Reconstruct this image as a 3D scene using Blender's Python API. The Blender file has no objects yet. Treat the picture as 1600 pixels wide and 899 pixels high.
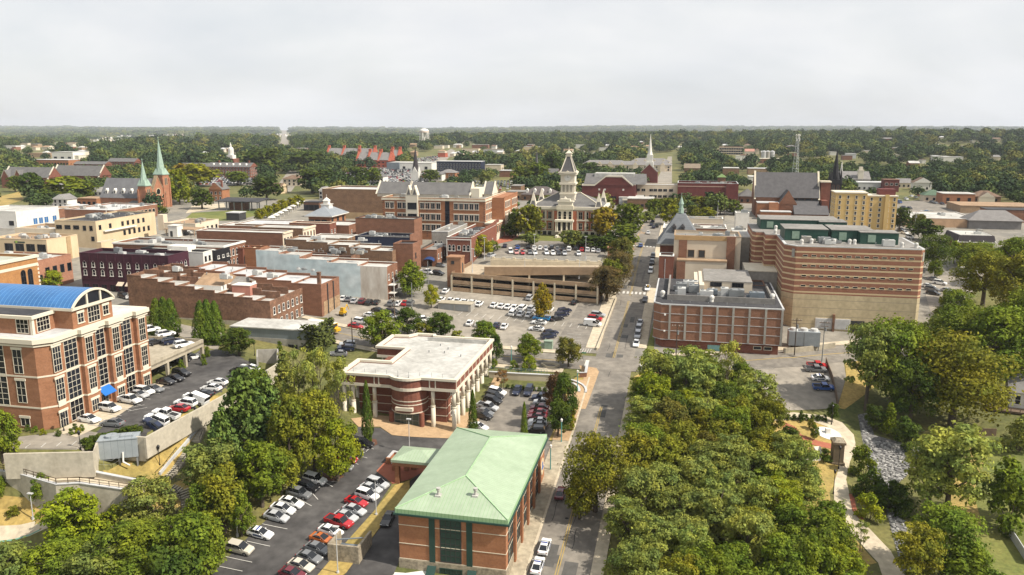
import bpy, math, random
import numpy as np
from mathutils import Vector
R=math.radians
SC=bpy.context.scene; COL=SC.collection
# ------------------------------------------------------------------ camera
F=1244.4; CX=800.; CY=449.5; PT=R(11.47); CZ=80.
cam=bpy.data.cameras.new('camera'); cam.lens=28; cam.sensor_width=36; cam.clip_end=60000; cam.clip_start=1
camo=bpy.data.objects.new('camera',cam); COL.objects.link(camo)
camo.location=(0,0,CZ); camo.rotation_euler=(R(90)-PT,0,0); SC.camera=camo
# ------------------------------------------------------------------ sky, sun, exposure
SUN_EL=R(46); SUN_AZ=R(112)          # azimuth clockwise from +Y
W=bpy.data.worlds.new('World'); SC.world=W; W.use_nodes=True
nt=W.node_tree; nt.nodes.clear(); N=nt.nodes.new; L=nt.links.new
out=N('ShaderNodeOutputWorld'); bg=N('ShaderNodeBackground'); sky=N('ShaderNodeTexSky')
sky.sky_type='NISHITA'; sky.sun_disc=False; sky.sun_elevation=SUN_EL; sky.sun_rotation=SUN_AZ
sky.altitude=100; sky.dust_density=2.0; sky.ozone_density=1.0; sky.air_density=1.0
bg.inputs[1].default_value=0.088
tc=N('ShaderNodeTexCoord')
mp=N('ShaderNodeMapping'); mp.inputs['Scale'].default_value=(1.5,1.5,4.2); mp.inputs['Location'].default_value=(3.1,1.7,.4); L(tc.outputs['Generated'],mp.inputs[0])
n1=N('ShaderNodeTexNoise'); n1.inputs['Scale'].default_value=1.5; n1.inputs['Detail'].default_value=6; n1.inputs['Roughness'].default_value=.5; n1.inputs['Distortion'].default_value=.5
L(mp.outputs[0],n1.inputs['Vector'])
r1=N('ShaderNodeValToRGB'); r1.color_ramp.elements[0].position=.30; r1.color_ramp.elements[0].color=(.58,.58,.58,1)
r1.color_ramp.elements[1].position=.62; r1.color_ramp.elements[1].color=(1,1,1,1); L(n1.outputs[0],r1.inputs[0])
n2=N('ShaderNodeTexNoise'); n2.inputs['Scale'].default_value=2.6; n2.inputs['Detail'].default_value=6; n2.inputs['Roughness'].default_value=.5
L(mp.outputs[0],n2.inputs['Vector'])
r2=N('ShaderNodeValToRGB'); r2.color_ramp.elements[0].position=.3; r2.color_ramp.elements[0].color=(7.0,7.2,7.5,1)
r2.color_ramp.elements[1].position=.72; r2.color_ramp.elements[1].color=(8.25,8.28,8.25,1); L(n2.outputs[0],r2.inputs[0])
mx=N('ShaderNodeMixRGB'); L(r1.outputs[0],mx.inputs[0]); L(sky.outputs[0],mx.inputs[1]); L(r2.outputs[0],mx.inputs[2])
L(mx.outputs[0],bg.inputs[0]); L(bg.outputs[0],out.inputs[0])
sl=bpy.data.lights.new('sun','SUN'); sl.energy=5.0; sl.angle=R(1.2); sl.color=(1,.925,.81)
so=bpy.data.objects.new('sun',sl); COL.objects.link(so); so.rotation_euler=(math.pi/2-SUN_EL,0,math.pi-SUN_AZ); so.location=(300,-100,400)
SC.view_settings.view_transform='Standard'; SC.view_settings.look='None'; SC.view_settings.gamma=1; SC.view_settings.use_curve_mapping=False
SC.view_settings.exposure=0.40
HAZE=.000055
SC.cycles.max_bounces=4; SC.cycles.diffuse_bounces=2; SC.cycles.glossy_bounces=2; SC.cycles.transmission_bounces=2; SC.cycles.transparent_max_bounces=4; SC.cycles.volume_bounces=0
# ------------------------------------------------------------------ ground height
def ray(px,py):
    u=(px-CX)/F; v=(py-CY)/F
    return (u, math.cos(PT)-v*math.sin(PT), -math.sin(PT)-v*math.cos(PT))
def UR(px,py,z):
    d=ray(px,py); t=(z-CZ)/d[2]; return (d[0]*t,d[1]*t)
_c=[(0,890,5),(150,890,5.5),(60,825,9),(200,840,8.5),(400,860,8),(620,899,8),(840,899,7.5),(890,899,7),(1100,890,8),(1390,870,4),(1560,890,4),
(300,657,18.5),(250,692,17.5),(345,627,18.5),(205,722,17.4),(262,742,15),(590,700,11),(480,760,10),(711,673,11),(790,640,11.5),(860,733,10),(900,690,11),(960,575,16),(640,670,11),(560,800,9),
(30,770,14.6),(200,769,14.8),(80,732,19.5),(290,740,15),(280,640,22),(150,680,22),(70,672,22),(235,607,22),(330,560,23),(430,660,14.5),(500,610,15.5),(540,565,17),
(490,525,20),(600,545,17.5),(750,556,16.5),(800,500,19),(700,480,21),(925,540,17),(700,465,22),(930,470,21),(990,458,22),(1012,365,30),(960,400,28),(800,560,16),
(1222,556,16.5),(1435,525,18),(1300,565,15.5),(1240,600,13),(1150,600,13),(1130,640,12),(1370,740,5),(1440,650,8),(1540,720,6),(1590,640,10),(1290,650,9.5),(1330,730,6.5),(1360,600,13),
(1500,560,14),(1590,520,20),(1500,450,22),(1100,750,11),(1000,800,9),(1200,850,6),(1470,420,24),
(230,465,25),(100,450,26),(480,500,21),(400,440,25),(640,400,27),(740,385,29),(860,385,30),(885,370,30),(1040,340,31),(1150,330,31),(1100,440,24),(1500,400,26),(1350,360,28),(610,470,22),(60,500,24)]
_pts=[]
for a,b,e in _c:
    x,y=UR(a,b,e); _pts.append((x,y,e))
for x in (-600,-300,0,300,600):
    for y in (480,620): _pts.append((x,y,31))
for x,y,e in ((-300,300,29),(-300,150,20),(-250,60,6),(0,40,3),(250,60,5),(300,150,16),(330,300,27),(450,200,24),(-500,250,28),(120,90,2)): _pts.append((x,y,e))
_P=np.array(_pts); _n=len(_P)
_D=np.hypot(_P[:,None,0]-_P[None,:,0],_P[:,None,1]-_P[None,:,1])
_A=np.zeros((_n+1,_n+1)); _A[:_n,:_n]=-_D+np.eye(_n)*4.0; _A[:_n,_n]=1; _A[_n,:_n]=1
_w=np.linalg.solve(_A,np.append(_P[:,2],0))
# terraces: polygons (px, elevation) held flat
TERR=[([(240,590),(318,545),(345,540),(410,572),(392,596),(228,686),(172,683),(152,692),(146,708),(10,711),(-90,714),(-90,640),(60,590)],22.0)]
_T=[]
for poly,e in TERR: _T.append((np.array([UR(a,b,e) for a,b in poly]),e))
def _inpoly(x,y,P):
    ins=np.zeros(x.shape,bool); d=np.full(x.shape,1e9); n=len(P)
    for i in range(n):
        x1,y1=P[i]; x2,y2=P[(i+1)%n]
        c=((y1>y)!=(y2>y)); 
        with np.errstate(divide='ignore',invalid='ignore'):
            xi=(x2-x1)*(y-y1)/((y2-y1) if y2!=y1 else 1e-9)+x1
        ins^=(c&(x<xi))
        L2=(x2-x1)**2+(y2-y1)**2; t=np.clip(((x-x1)*(x2-x1)+(y-y1)*(y2-y1))/L2,0,1)
        d=np.minimum(d,np.hypot(x-x1-t*(x2-x1),y-y1-t*(y2-y1)))
    return ins,d
def _sm(a,b,x):
    t=np.clip((x-a)/(b-a),0,1); return t*t*(3-2*t)
def Hraw(x,y):
    x=np.asarray(x,float); y=np.asarray(y,float); sh=x.shape; xf=x.ravel(); yf=y.ravel()
    xc=np.clip(xf,-600,600); yc=np.clip(yf,20,640)
    D=np.hypot(xc[:,None]-_P[None,:,0],yc[:,None]-_P[None,:,1])
    e=-D@_w[:_n]+_w[_n]
    e=np.clip(e,0,32)
    r=np.hypot(xf,yf); 
    e=e*(1-_sm(520,700,r))+30.5*_sm(520,700,r)
    roll=(np.sin(xf/410+1.3)*np.cos(yf/530+.4)*5+np.sin(xf/1700+yf/2300)*7+np.sin(xf/900-yf/1300+2)*4)
    e=e+roll*_sm(900,2400,r)+ _sm(900,2200,r)*_sm(250,900,xf)*6
    e=e-27*_sm(2200,5500,r)+ _sm(8000,11500,yf)*(9+6*np.sin(xf/1900+.7)+4*np.sin(xf/730))
    for P,el in _T:
        ins,d=_inpoly(xf,yf,P)
        wgt=np.where(ins,_sm(-.1,1.6,d),0.0); e=e*(1-wgt)+el*wgt
    return e.reshape(sh)
FX0,FX1,FY0,FY1,GS=-240.,260.,70.,470.,2.5
gx=list(np.arange(FX0,FX1+.1,GS)); gy=list(np.arange(FY0,FY1+.1,GS))
v=GS; x=FX1
ext=[]
while x<15000: v=min(v*1.16,420); x+=v; ext.append(x)
gx=[FX0-(e-FX1) for e in ext][::-1]+gx+ext
v=GS; y=FY1
while y<15500: v=min(v*1.10,260); y+=v; gy.append(y)
gy=[-400,-250,-150,-80,-30,0,20,35,48,58,65]+gy
gx=np.array(gx); gy=np.array(gy)
_XX,_YY=np.meshgrid(gx,gy); _ZZ=Hraw(_XX,_YY)
def G(x,y):
    i=min(max(int(np.searchsorted(gx,x)-1),0),len(gx)-2); j=min(max(int(np.searchsorted(gy,y)-1),0),len(gy)-2)
    a=(x-gx[i])/(gx[i+1]-gx[i]); b=(y-gy[j])/(gy[j+1]-gy[j])
    return float((_ZZ[j,i]*(1-a)+_ZZ[j,i+1]*a)*(1-b)+(_ZZ[j+1,i]*(1-a)+_ZZ[j+1,i+1]*a)*b)
def T(px,py,off=0):
    d=ray(px,py); t=60.; st=2.
    while t<14000:
        if CZ+d[2]*t<G(d[0]*t,d[1]*t)+off: break
        t+=st; st=max(2.,t*.012)
    a=t-st; b=t
    for _ in range(26):
        m=(a+b)/2
        if CZ+d[2]*m<G(d[0]*m,d[1]*m)+off: b=m
        else: a=m
    return Vector((d[0]*b,d[1]*b,G(d[0]*b,d[1]*b)))
def zc(p): return p[1]*math.cos(PT)-(p[2]-CZ)*math.sin(PT)
def PX(x,y,z):
    d=z-CZ; c=y*math.cos(PT)-d*math.sin(PT); return CX+F*x/c, CY-F*(d*math.cos(PT)+y*math.sin(PT))/c
# ------------------------------------------------------------------ materials
MT={}
def _new(name):
    m=bpy.data.materials.new(name); m.use_nodes=True; t=m.node_tree; t.nodes.clear()
    o=t.nodes.new('ShaderNodeOutputMaterial'); b=t.nodes.new('ShaderNodeBsdfPrincipled'); t.links.new(b.outputs[0],o.inputs[0])
    return m,t,b
def mat(name,c1,c2=None,scale=.6,rough=.85,metal=0,stretch=(1,1,1),bands=None,spec=.3,detail=4,fine=None):
    if name in MT: return MT[name]
    m,t,b=_new(name); n=t.nodes.new; l=t.links.new
    b.inputs['Roughness'].default_value=rough; b.inputs['Metallic'].default_value=metal; b.inputs['Specular IOR Level'].default_value=spec
    if c2 is None: c2=tuple(x*.78 for x in c1)
    tc=n('ShaderNodeTexCoord'); mp=n('ShaderNodeMapping'); mp.inputs['Scale'].default_value=stretch; l(tc.outputs['Object'],mp.inputs[0])
    no=n('ShaderNodeTexNoise'); no.inputs['Scale'].default_value=scale; no.inputs['Detail'].default_value=detail; no.inputs['Roughness'].default_value=.65
    l(mp.outputs[0],no.inputs['Vector'])
    rp=n('ShaderNodeValToRGB'); rp.color_ramp.elements[0].position=.34; rp.color_ramp.elements[1].position=.66
    rp.color_ramp.elements[0].color=(*c2,1); rp.color_ramp.elements[1].color=(*c1,1); l(no.outputs[0],rp.inputs[0])
    src=rp.outputs[0]
    if fine:
        f=n('ShaderNodeTexNoise'); f.inputs['Scale'].default_value=fine[0]; f.inputs['Detail'].default_value=2; l(tc.outputs['Object'],f.inputs['Vector'])
        fr=n('ShaderNodeMapRange'); fr.inputs['From Min'].default_value=.3; fr.inputs['From Max'].default_value=.7; fr.inputs['To Min'].default_value=1-fine[1]; fr.inputs['To Max'].default_value=1+fine[1]; l(f.outputs[0],fr.inputs[0])
        mm=n('ShaderNodeVectorMath'); mm.operation='SCALE'; l(src,mm.inputs[0]); l(fr.outputs[0],mm.inputs['Scale']); src=mm.outputs[0]
    if bands:   # (axis, period, width fraction, colour)
        ax,pe,fr_,bc=bands
        s=n('ShaderNodeSeparateXYZ'); l(tc.outputs['Object'],s.inputs[0])
        d=n('ShaderNodeMath'); d.operation='DIVIDE'; d.inputs[1].default_value=pe; l(s.outputs[ax],d.inputs[0])
        f=n('ShaderNodeMath'); f.operation='FRACT'; l(d.outputs[0],f.inputs[0])
        k=n('ShaderNodeMath'); k.operation='LESS_THAN'; k.inputs[1].default_value=fr_; l(f.outputs[0],k.inputs[0])
        x=n('ShaderNodeMixRGB'); x.inputs[2].default_value=(*bc,1); l(k.outputs[0],x.inputs[0]); l(src,x.inputs[1]); src=x.outputs[0]
    l(src,b.inputs['Base Color']); MT[name]=m; return m
def mat_objcolor(name,rough=.35,spec=.5,island=0.,coat=0.,trans=0.):
    m,t,b=_new(name); n=t.nodes.new; l=t.links.new
    oi=n('ShaderNodeObjectInfo'); src=oi.outputs['Color']; b.inputs['Roughness'].default_value=rough; b.inputs['Specular IOR Level'].default_value=spec
    if coat: b.inputs['Coat Weight'].default_value=coat
    if island:
        g=n('ShaderNodeNewGeometry'); r=n('ShaderNodeMapRange'); r.inputs['To Min'].default_value=1-island; r.inputs['To Max'].default_value=1+island; l(g.outputs['Random Per Island'],r.inputs[0])
        mm=n('ShaderNodeVectorMath'); mm.operation='SCALE'; l(src,mm.inputs[0]); l(r.outputs[0],mm.inputs['Scale']); src=mm.outputs[0]
        tc=n('ShaderNodeTexCoord'); no=n('ShaderNodeTexNoise'); no.noise_dimensions='4D'; no.inputs['Scale'].default_value=.42; no.inputs['Detail'].default_value=2; l(tc.outputs['Object'],no.inputs['Vector']); wm=n('ShaderNodeMath'); wm.operation='MULTIPLY'; wm.inputs[1].default_value=40; l(oi.outputs['Random'],wm.inputs[0]); l(wm.outputs[0],no.inputs['W'])
        cr=n('ShaderNodeValToRGB'); cr.color_ramp.elements[0].position=.36; cr.color_ramp.elements[0].color=(.66,.78,.9,1); cr.color_ramp.elements[1].position=.64; cr.color_ramp.elements[1].color=(1.22,1.14,.9,1); l(no.outputs[0],cr.inputs[0]); mu=n('ShaderNodeVectorMath'); mu.operation='MULTIPLY'; l(src,mu.inputs[0]); l(cr.outputs[0],mu.inputs[1]); src=mu.outputs[0]
    l(src,b.inputs['Base Color'])
    if trans:
        o=[x for x in t.nodes if x.type=='OUTPUT_MATERIAL'][0]; tr=n('ShaderNodeBsdfTranslucent'); l(src,tr.inputs[0]); ms=n('ShaderNodeMixShader'); ms.inputs[0].default_value=trans
        l(b.outputs[0],ms.inputs[1]); l(tr.outputs[0],ms.inputs[2]); l(ms.outputs[0],o.inputs[0])
    MT[name]=m; return m
BR=mat('red_brick',(.25,.122,.074),(.18,.087,.053),.35,stretch=(1,1,2.2),fine=(3,.15))
BRO=mat('orange_brick',(.35,.16,.08),(.275,.12,.06),.35,stretch=(1,1,2.2),fine=(3,.12))
BRD=mat('old_brick',(.235,.125,.078),(.125,.07,.045),.28,stretch=(1,1,1.6),fine=(1.6,.25))
BRT=mat('brown_brick',(.24,.145,.085),(.16,.095,.058),.28,stretch=(1,1,1.8),fine=(2,.2))
BRM=mat('maroon_brick',(.15,.042,.036),(.11,.03,.026),.3,fine=(3,.12))
PUR=mat('purple_paint',(.062,.018,.03),(.045,.012,.022),.4,rough=.7)
BRP=mat('dark_red_brick',(.215,.085,.055),(.16,.06,.04),.4,fine=(3,.15))
CRM=mat('cream_stucco',(.62,.49,.32),(.53,.415,.265),.25,stretch=(1,1,.5))
CRL=mat('light_stucco',(.66,.57,.44),(.58,.49,.37),.25,stretch=(1,1,.5))
YEL=mat('yellow_stucco',(.57,.40,.165),(.49,.34,.135),.3,stretch=(1,1,.4))
STO=mat('limestone',(.66,.60,.47),(.55,.49,.37),.5)
LST=mat('pale_limestone',(.62,.56,.45),(.62,.57,.46),.5)
CON=mat('concrete',(.42,.37,.28),(.31,.27,.20),.25,stretch=(1,1,.5),fine=(1.2,.12))
COG=mat('grey_concrete',(.36,.34,.30),(.27,.255,.225),.2,stretch=(1,1,.4),fine=(1,.12))
TAN=mat('tan_precast',(.36,.25,.155),(.29,.20,.125),.3,stretch=(1,1,.5),fine=(1,.1))
WHI=mat('white_paint',(.70,.68,.63),(.60,.58,.53),.4)
WRF=mat('white_roofing',(.52,.51,.475),(.345,.335,.305),.10,fine=(.8,.1),detail=6)
GRF=mat('grey_roofing',(.25,.235,.215),(.185,.175,.16),.12,fine=(.8,.15),detail=6)
LRF=mat('pale_roofing',(.52,.52,.51),(.40,.40,.40),.12,fine=(.8,.1),detail=6)
DRF=mat('dark_roofing',(.06,.058,.06),(.036,.036,.04),.15,fine=(.8,.2),detail=6)
TRF=mat('tan_roofing',(.36,.24,.145),(.27,.18,.11),.15,fine=(.8,.15),detail=6)
SLA=mat('slate',(.115,.11,.112),(.085,.082,.085),.5,bands=(2,.5,.12,(.07,.068,.07)))
SLB=mat('grey_shingle',(.15,.145,.14),(.11,.107,.105),.4)
NAV=mat('navy_paint',(.018,.024,.05),(.012,.016,.036),.3,rough=.6)
BLK=mat('black_paint',(.018,.018,.02),(.012,.012,.014),.5,rough=.6)
GRN=mat('dark_green_panel',(.026,.075,.055),(.02,.06,.044),.3,rough=.5,bands=(0,1.2,.06,(.018,.05,.038)))
CUP=mat('green_copper',(.31,.41,.34),(.24,.33,.27),.7,rough=.7)
GRR=mat('pale_green_metal',(.345,.42,.30),(.29,.36,.25),.16,rough=.45,stretch=(.25,1,1),fine=(.7,.07),bands=(1,.62,.10,(.22,.35,.185)))
GRX=mat('pale_green_metal_cross',(.345,.42,.30),(.29,.36,.25),.16,rough=.45,stretch=(1,.25,1),fine=(.7,.07),bands=(0,.62,.10,(.22,.35,.185)))
GRT=mat('green_metal_trim',(.025,.06,.05),(.02,.05,.04),.4,rough=.5)
BLU=mat('blue_metal_roof',(.05,.165,.38),(.038,.13,.31),.2,rough=.4,stretch=(1,.2,1),fine=(.6,.08),bands=(0,1.0,.08,(.13,.30,.55)))
BLA=mat('blue_canvas',(.02,.15,.48),(.016,.12,.40),.5)
GAL=mat('galvanised_metal',(.22,.255,.285),(.17,.20,.225),.3,rough=.5,metal=.3,bands=(0,.6,.12,(.22,.24,.25)))
STL=mat('grey_steel',(.28,.29,.29),(.22,.23,.23),.5,rough=.5,metal=.3)
AC_=mat('unit_metal',(.55,.55,.53),(.44,.44,.42),.5,rough=.5)
IVY=mat('ivy',(.10,.115,.02),(.045,.06,.012),.9,rough=.9,detail=8,fine=(5,.4))
MUR=mat('mural_paint',(.60,.66,.66),(.44,.55,.57),.09,detail=9,fine=(.35,.16))
FRM=mat('window_frame',(.70,.67,.60),(.62,.59,.52),1)
DFM=mat('dark_frame',(.05,.05,.05),None,1)
STN=mat('rubble_stone',(.34,.29,.21),(.22,.185,.135),.9,fine=(2.5,.25))
WOOD=mat('weathered_wood',(.19,.135,.09),(.13,.09,.06),.8,bands=(0,.3,.12,(.08,.055,.04)))
BLKM=mat('black_metal',(.025,.025,.027),None,1,rough=.4,metal=.2)
BARK=mat('bark',(.12,.095,.07),(.07,.055,.04),1.5,stretch=(1,1,.3))
def glassmat(name,c,rough=.08,spec=.6,var=.5):
    m,t,b=_new(name); n=t.nodes.new; l=t.links.new
    b.inputs['Roughness'].default_value=rough; b.inputs['Specular IOR Level'].default_value=spec
    oi=n('ShaderNodeObjectInfo'); r=n('ShaderNodeMapRange'); r.inputs['To Min'].default_value=1-var; r.inputs['To Max'].default_value=1+var; l(oi.outputs['Random'],r.inputs[0])
    mm=n('ShaderNodeVectorMath'); mm.operation='SCALE'; mm.inputs[0].default_value=c; l(r.outputs[0],mm.inputs['Scale']); l(mm.outputs[0],b.inputs['Base Color']); MT[name]=m; return m
GLA=glassmat('window_glass',(.011,.013,.018),spec=.32); GLG=glassmat('green_glass',(.02,.045,.042))
# ------------------------------------------------------------------ mesh builder
class M:
    def __init__(s): s.v=[]; s.f=[]; s.m=[]
    def add(s,vs,fs,m=0):
        o=len(s.v); s.v+=[tuple(v) for v in vs]; s.f+=[tuple(i+o for i in f) for f in fs]; s.m+=[m]*len(fs); return s
    def box(s,x0,y0,z0,x1,y1,z1,m=0,mt=None):
        s.add([(x0,y0,z0),(x1,y0,z0),(x1,y1,z0),(x0,y1,z0),(x0,y0,z1),(x1,y0,z1),(x1,y1,z1),(x0,y1,z1)],[(0,3,2,1),(0,1,5,4),(1,2,6,5),(2,3,7,6),(3,0,4,7),(4,5,6,7)],m)
        if mt is not None: s.m[-1]=mt
        return s
    def prism(s,poly,z0,z1,m=0,mt=None):
        n=len(poly); a=sum(poly[i][0]*poly[(i+1)%n][1]-poly[(i+1)%n][0]*poly[i][1] for i in range(n))
        if a<0: poly=poly[::-1]
        zz0=z0 if isinstance(z0,(list,tuple)) else [z0]*n; zz1=z1 if isinstance(z1,(list,tuple)) else [z1]*n
        if a<0: zz0=list(zz0)[::-1]; zz1=list(zz1)[::-1]
        s.add([(p[0],p[1],z) for p,z in zip(poly,zz0)]+[(p[0],p[1],z) for p,z in zip(poly,zz1)],[tuple(range(n))[::-1]]+[(i,(i+1)%n,n+(i+1)%n,n+i) for i in range(n)]+[tuple(range(n,2*n))],m)
        if mt is not None: s.m[-1]=mt
        return s
    def quad(s,a,b,c,d,m=0): return s.add([a,b,c,d],[(0,1,2,3)],m)
    def cyl(s,x,y,z0,z1,r0,r1=None,n=10,m=0,rot=0):
        r1=r0 if r1 is None else r1; vs=[]
        for z,r in ((z0,r0),(z1,max(r1,.001))):
            for i in range(n): a=2*math.pi*i/n+rot; vs.append((x+r*math.cos(a),y+r*math.sin(a),z))
        return s.add(vs,[tuple(range(n))[::-1]]+[(i,(i+1)%n,n+(i+1)%n,n+i) for i in range(n)]+[tuple(range(n,2*n))],m)
    def tube(s,p,q,r0,r1=None,n=6,m=0):
        p=Vector(p); q=Vector(q); r1=r0 if r1 is None else r1; d=(q-p).normalized(); u=d.orthogonal().normalized(); w=d.cross(u); vs=[]
        for c,r in ((p,r0),(q,r1)):
            for i in range(n): a=2*math.pi*i/n; vs.append(c+u*(r*math.cos(a))+w*(r*math.sin(a)))
        return s.add(vs,[tuple(range(n))[::-1]]+[(i,(i+1)%n,n+(i+1)%n,n+i) for i in range(n)]+[tuple(range(n,2*n))],m)
    def pyr(s,x0,y0,x1,y1,z0,z1,m=0,top=0.0):
        cx=(x0+x1)/2; cy=(y0+y1)/2; a=(x1-x0)/2*top; b=(y1-y0)/2*top
        return s.add([(x0,y0,z0),(x1,y0,z0),(x1,y1,z0),(x0,y1,z0),(cx-a,cy-b,z1),(cx+a,cy-b,z1),(cx+a,cy+b,z1),(cx-a,cy+b,z1)],[(0,3,2,1),(0,1,5,4),(1,2,6,5),(2,3,7,6),(3,0,4,7),(4,5,6,7)],m)
    def gable(s,x0,y0,x1,y1,z0,z1,axis='x',m=0,mg=None):
        if axis=='x':
            c=(y0+y1)/2; s.add([(x0,y0,z0),(x1,y0,z0),(x1,y1,z0),(x0,y1,z0),(x0,c,z1),(x1,c,z1)],[(0,1,5,4),(2,3,4,5),(0,4,3),(1,2,5),(0,3,2,1)],m)
        else:
            c=(x0+x1)/2; s.add([(x0,y0,z0),(x1,y0,z0),(x1,y1,z0),(x0,y1,z0),(c,y0,z1),(c,y1,z1)],[(3,0,4,5),(1,2,5,4),(0,1,4),(2,3,5),(0,3,2,1)],m)
        if mg is not None: s.m[-3]=mg; s.m[-2]=mg
        return s
    def hip(s,x0,y0,x1,y1,z0,z1,m=0,mx=None):
        w=x1-x0; d=y1-y0; cx=(x0+x1)/2; cy=(y0+y1)/2
        if w>=d: r=[(x0+d/2,cy,z1),(x1-d/2,cy,z1)]; fs=[(0,1,5,4),(2,3,4,5),(3,0,4),(1,2,5)]
        else: r=[(cx,y0+w/2,z1),(cx,y1-w/2,z1)]; fs=[(3,0,4,5),(1,2,5,4),(0,1,4),(2,3,5)]
        s.add([(x0,y0,z0),(x1,y0,z0),(x1,y1,z0),(x0,y1,z0)]+r,fs+[(0,3,2,1)],m)
        if mx is not None: s.m[-3]=mx; s.m[-2]=mx
        return s
    def ball(s,x,y,z,r,m=0,n=8,k=5,sz=1):
        vs=[(x,y,z-r*sz)]
        for j in range(1,k):
            t=-math.pi/2+math.pi*j/k
            for i in range(n): a=2*math.pi*i/n; vs.append((x+r*math.cos(t)*math.cos(a),y+r*math.cos(t)*math.sin(a),z+r*sz*math.sin(t)))
        vs.append((x,y,z+r*sz)); fs=[(0,1+(i+1)%n,1+i) for i in range(n)]
        for j in range(k-2):
            for i in range(n): fs.append((1+j*n+i,1+j*n+(i+1)%n,1+(j+1)*n+(i+1)%n,1+(j+1)*n+i))
        e=len(vs)-1; b=1+(k-2)*n
        return s.add(vs,fs+[(b+i,b+(i+1)%n,e) for i in range(n)],m)
    def mesh(s,name,mats,smooth=False):
        me=bpy.data.meshes.new(name); me.from_pydata(s.v,[],s.f)
        for x in (mats if isinstance(mats,(list,tuple)) else [mats]): me.materials.append(x)
        if s.m: me.polygons.foreach_set('material_index',s.m)
        if smooth: me.polygons.foreach_set('use_smooth',[True]*len(s.f))
        me.update(); return me
def link(name,data,parent=None,loc=(0,0,0),rz=0):
    o=bpy.data.objects.new(name,data); COL.objects.link(o); o.location=loc
    if rz: o.rotation_euler=(0,0,rz)
    if parent: o.parent=parent
    return o
def part(name,m,mats,parent,loc=(0,0,0),rz=0,label=None,smooth=False):
    o=link(name,m.mesh(name,mats,smooth) if isinstance(m,M) else m,parent,loc,rz)
    if label: o['label']=label
    return o
def tag(o,label,cat,group=None,kind=None):
    o['label']=label; o['category']=cat
    if group: o['group']=group
    if kind: o['kind']=kind
    return o
def thing(name,label,cat,loc=(0,0,0),rz=0,group=None):
    o=bpy.data.objects.new(name,None); COL.objects.link(o); o.location=loc; o.rotation_euler=(0,0,rz); o.empty_display_size=.1
    return tag(o,label,cat,group)
def struct(name,m,mats,label,cat):
    return tag(link(name,m.mesh(name,mats)),label,cat,None,'structure')
def dup(o,loc,rz=None,scale=None,label=None,color=None):
    c=o.copy(); COL.objects.link(c); c.location=loc
    if rz is not None: c.rotation_euler=(0,0,rz)
    if scale is not None: c.scale=scale if isinstance(scale,tuple) else (scale,)*3
    if label: c['label']=label
    for ch in o.children:
        d=ch.copy(); COL.objects.link(d); d.parent=c
        if color is not None and d.get('_tint',0): d.color=(*color,1)
        for g in ch.children:
            e=g.copy(); COL.objects.link(e); e.parent=d
    return c
GA=R(12.2); EX=Vector((math.cos(GA),-math.sin(GA),0)); EY=Vector((math.sin(GA),math.cos(GA),0))
# ------------------------------------------------------------------ ground sheet
me=bpy.data.meshes.new('ground'); nx,ny=len(gx),len(gy)
vv=np.stack([_XX,_YY,_ZZ],-1).reshape(-1,3); idx=np.arange(nx*ny).reshape(ny,nx)
ff=np.stack([idx[:-1,:-1],idx[:-1,1:],idx[1:,1:],idx[1:,:-1]],-1).reshape(-1,4)
me.from_pydata(vv.tolist(),[],ff.tolist()); me.polygons.foreach_set('use_smooth',[True]*len(ff))
GRD=mat('dry_grass',(.17,.15,.05),(.075,.09,.026),.045,detail=9,fine=(1.1,.25)); me.materials.append(GRD)
tag(link('ground',me),'grassy ground of the town rolling away to the horizon','ground',None,'structure')
import bmesh
def drape(name,poly,off,m,label,cat,world=False,skirt=0,kind='structure'):
    P=[Vector((p[0],p[1],0)) if world else T(*p) for p in poly]
    bm=bmesh.new(); vs=[bm.verts.new((p.x,p.y,0)) for p in P]; bm.faces.new(vs)
    xs=[p.x for p in P]; ys=[p.y for p in P]
    for g,ax in ((gx,0),(gy,1)):
        lo,hi=(min(xs),max(xs)) if ax==0 else (min(ys),max(ys))
        for c in g:
            if lo<c<hi:
                co=[0,0,0]; no=[0,0,0]; co[ax]=c; no[ax]=1
                bmesh.ops.bisect_plane(bm,geom=bm.verts[:]+bm.edges[:]+bm.faces[:],plane_co=co,plane_no=no)
    bmesh.ops.triangulate(bm,faces=bm.faces[:])
    if skirt:
        r=bmesh.ops.extrude_face_region(bm,geom=bm.faces[:]); top=set(v for v in r['geom'] if isinstance(v,bmesh.types.BMVert))
        for v in bm.verts: v.co.z=G(v.co.x,v.co.y)+(off+skirt if v in top else off)
    else:
        for v in bm.verts: v.co.z=G(v.co.x,v.co.y)+off
    bmesh.ops.recalc_face_normals(bm,faces=bm.faces[:])
    if not skirt:
        for f in bm.faces:
            if f.normal.z<0: f.normal_flip()
    me=bpy.data.meshes.new(name); bm.to_mesh(me); bm.free(); me.materials.append(m)
    return tag(link(name,me),label,cat,None,kind)
def strip(pts,hw0,hw1=None):
    """world polyline to ribbon polygon between offsets hw0 (left) and hw1 (right)"""
    hw1=-hw0 if hw1 is None else hw1; Ls=[];Rs=[]
    for i,p in enumerate(pts):
        a=Vector(pts[max(i-1,0)][:2]); b=Vector(pts[min(i+1,len(pts)-1)][:2]); d=(b-a).normalized(); n=Vector((-d.y,d.x)); c=Vector(p[:2])
        Ls.append(c+n*hw0); Rs.append(c+n*hw1)
    return [tuple(p) for p in Rs]+[tuple(p) for p in Ls[::-1]]
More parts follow.
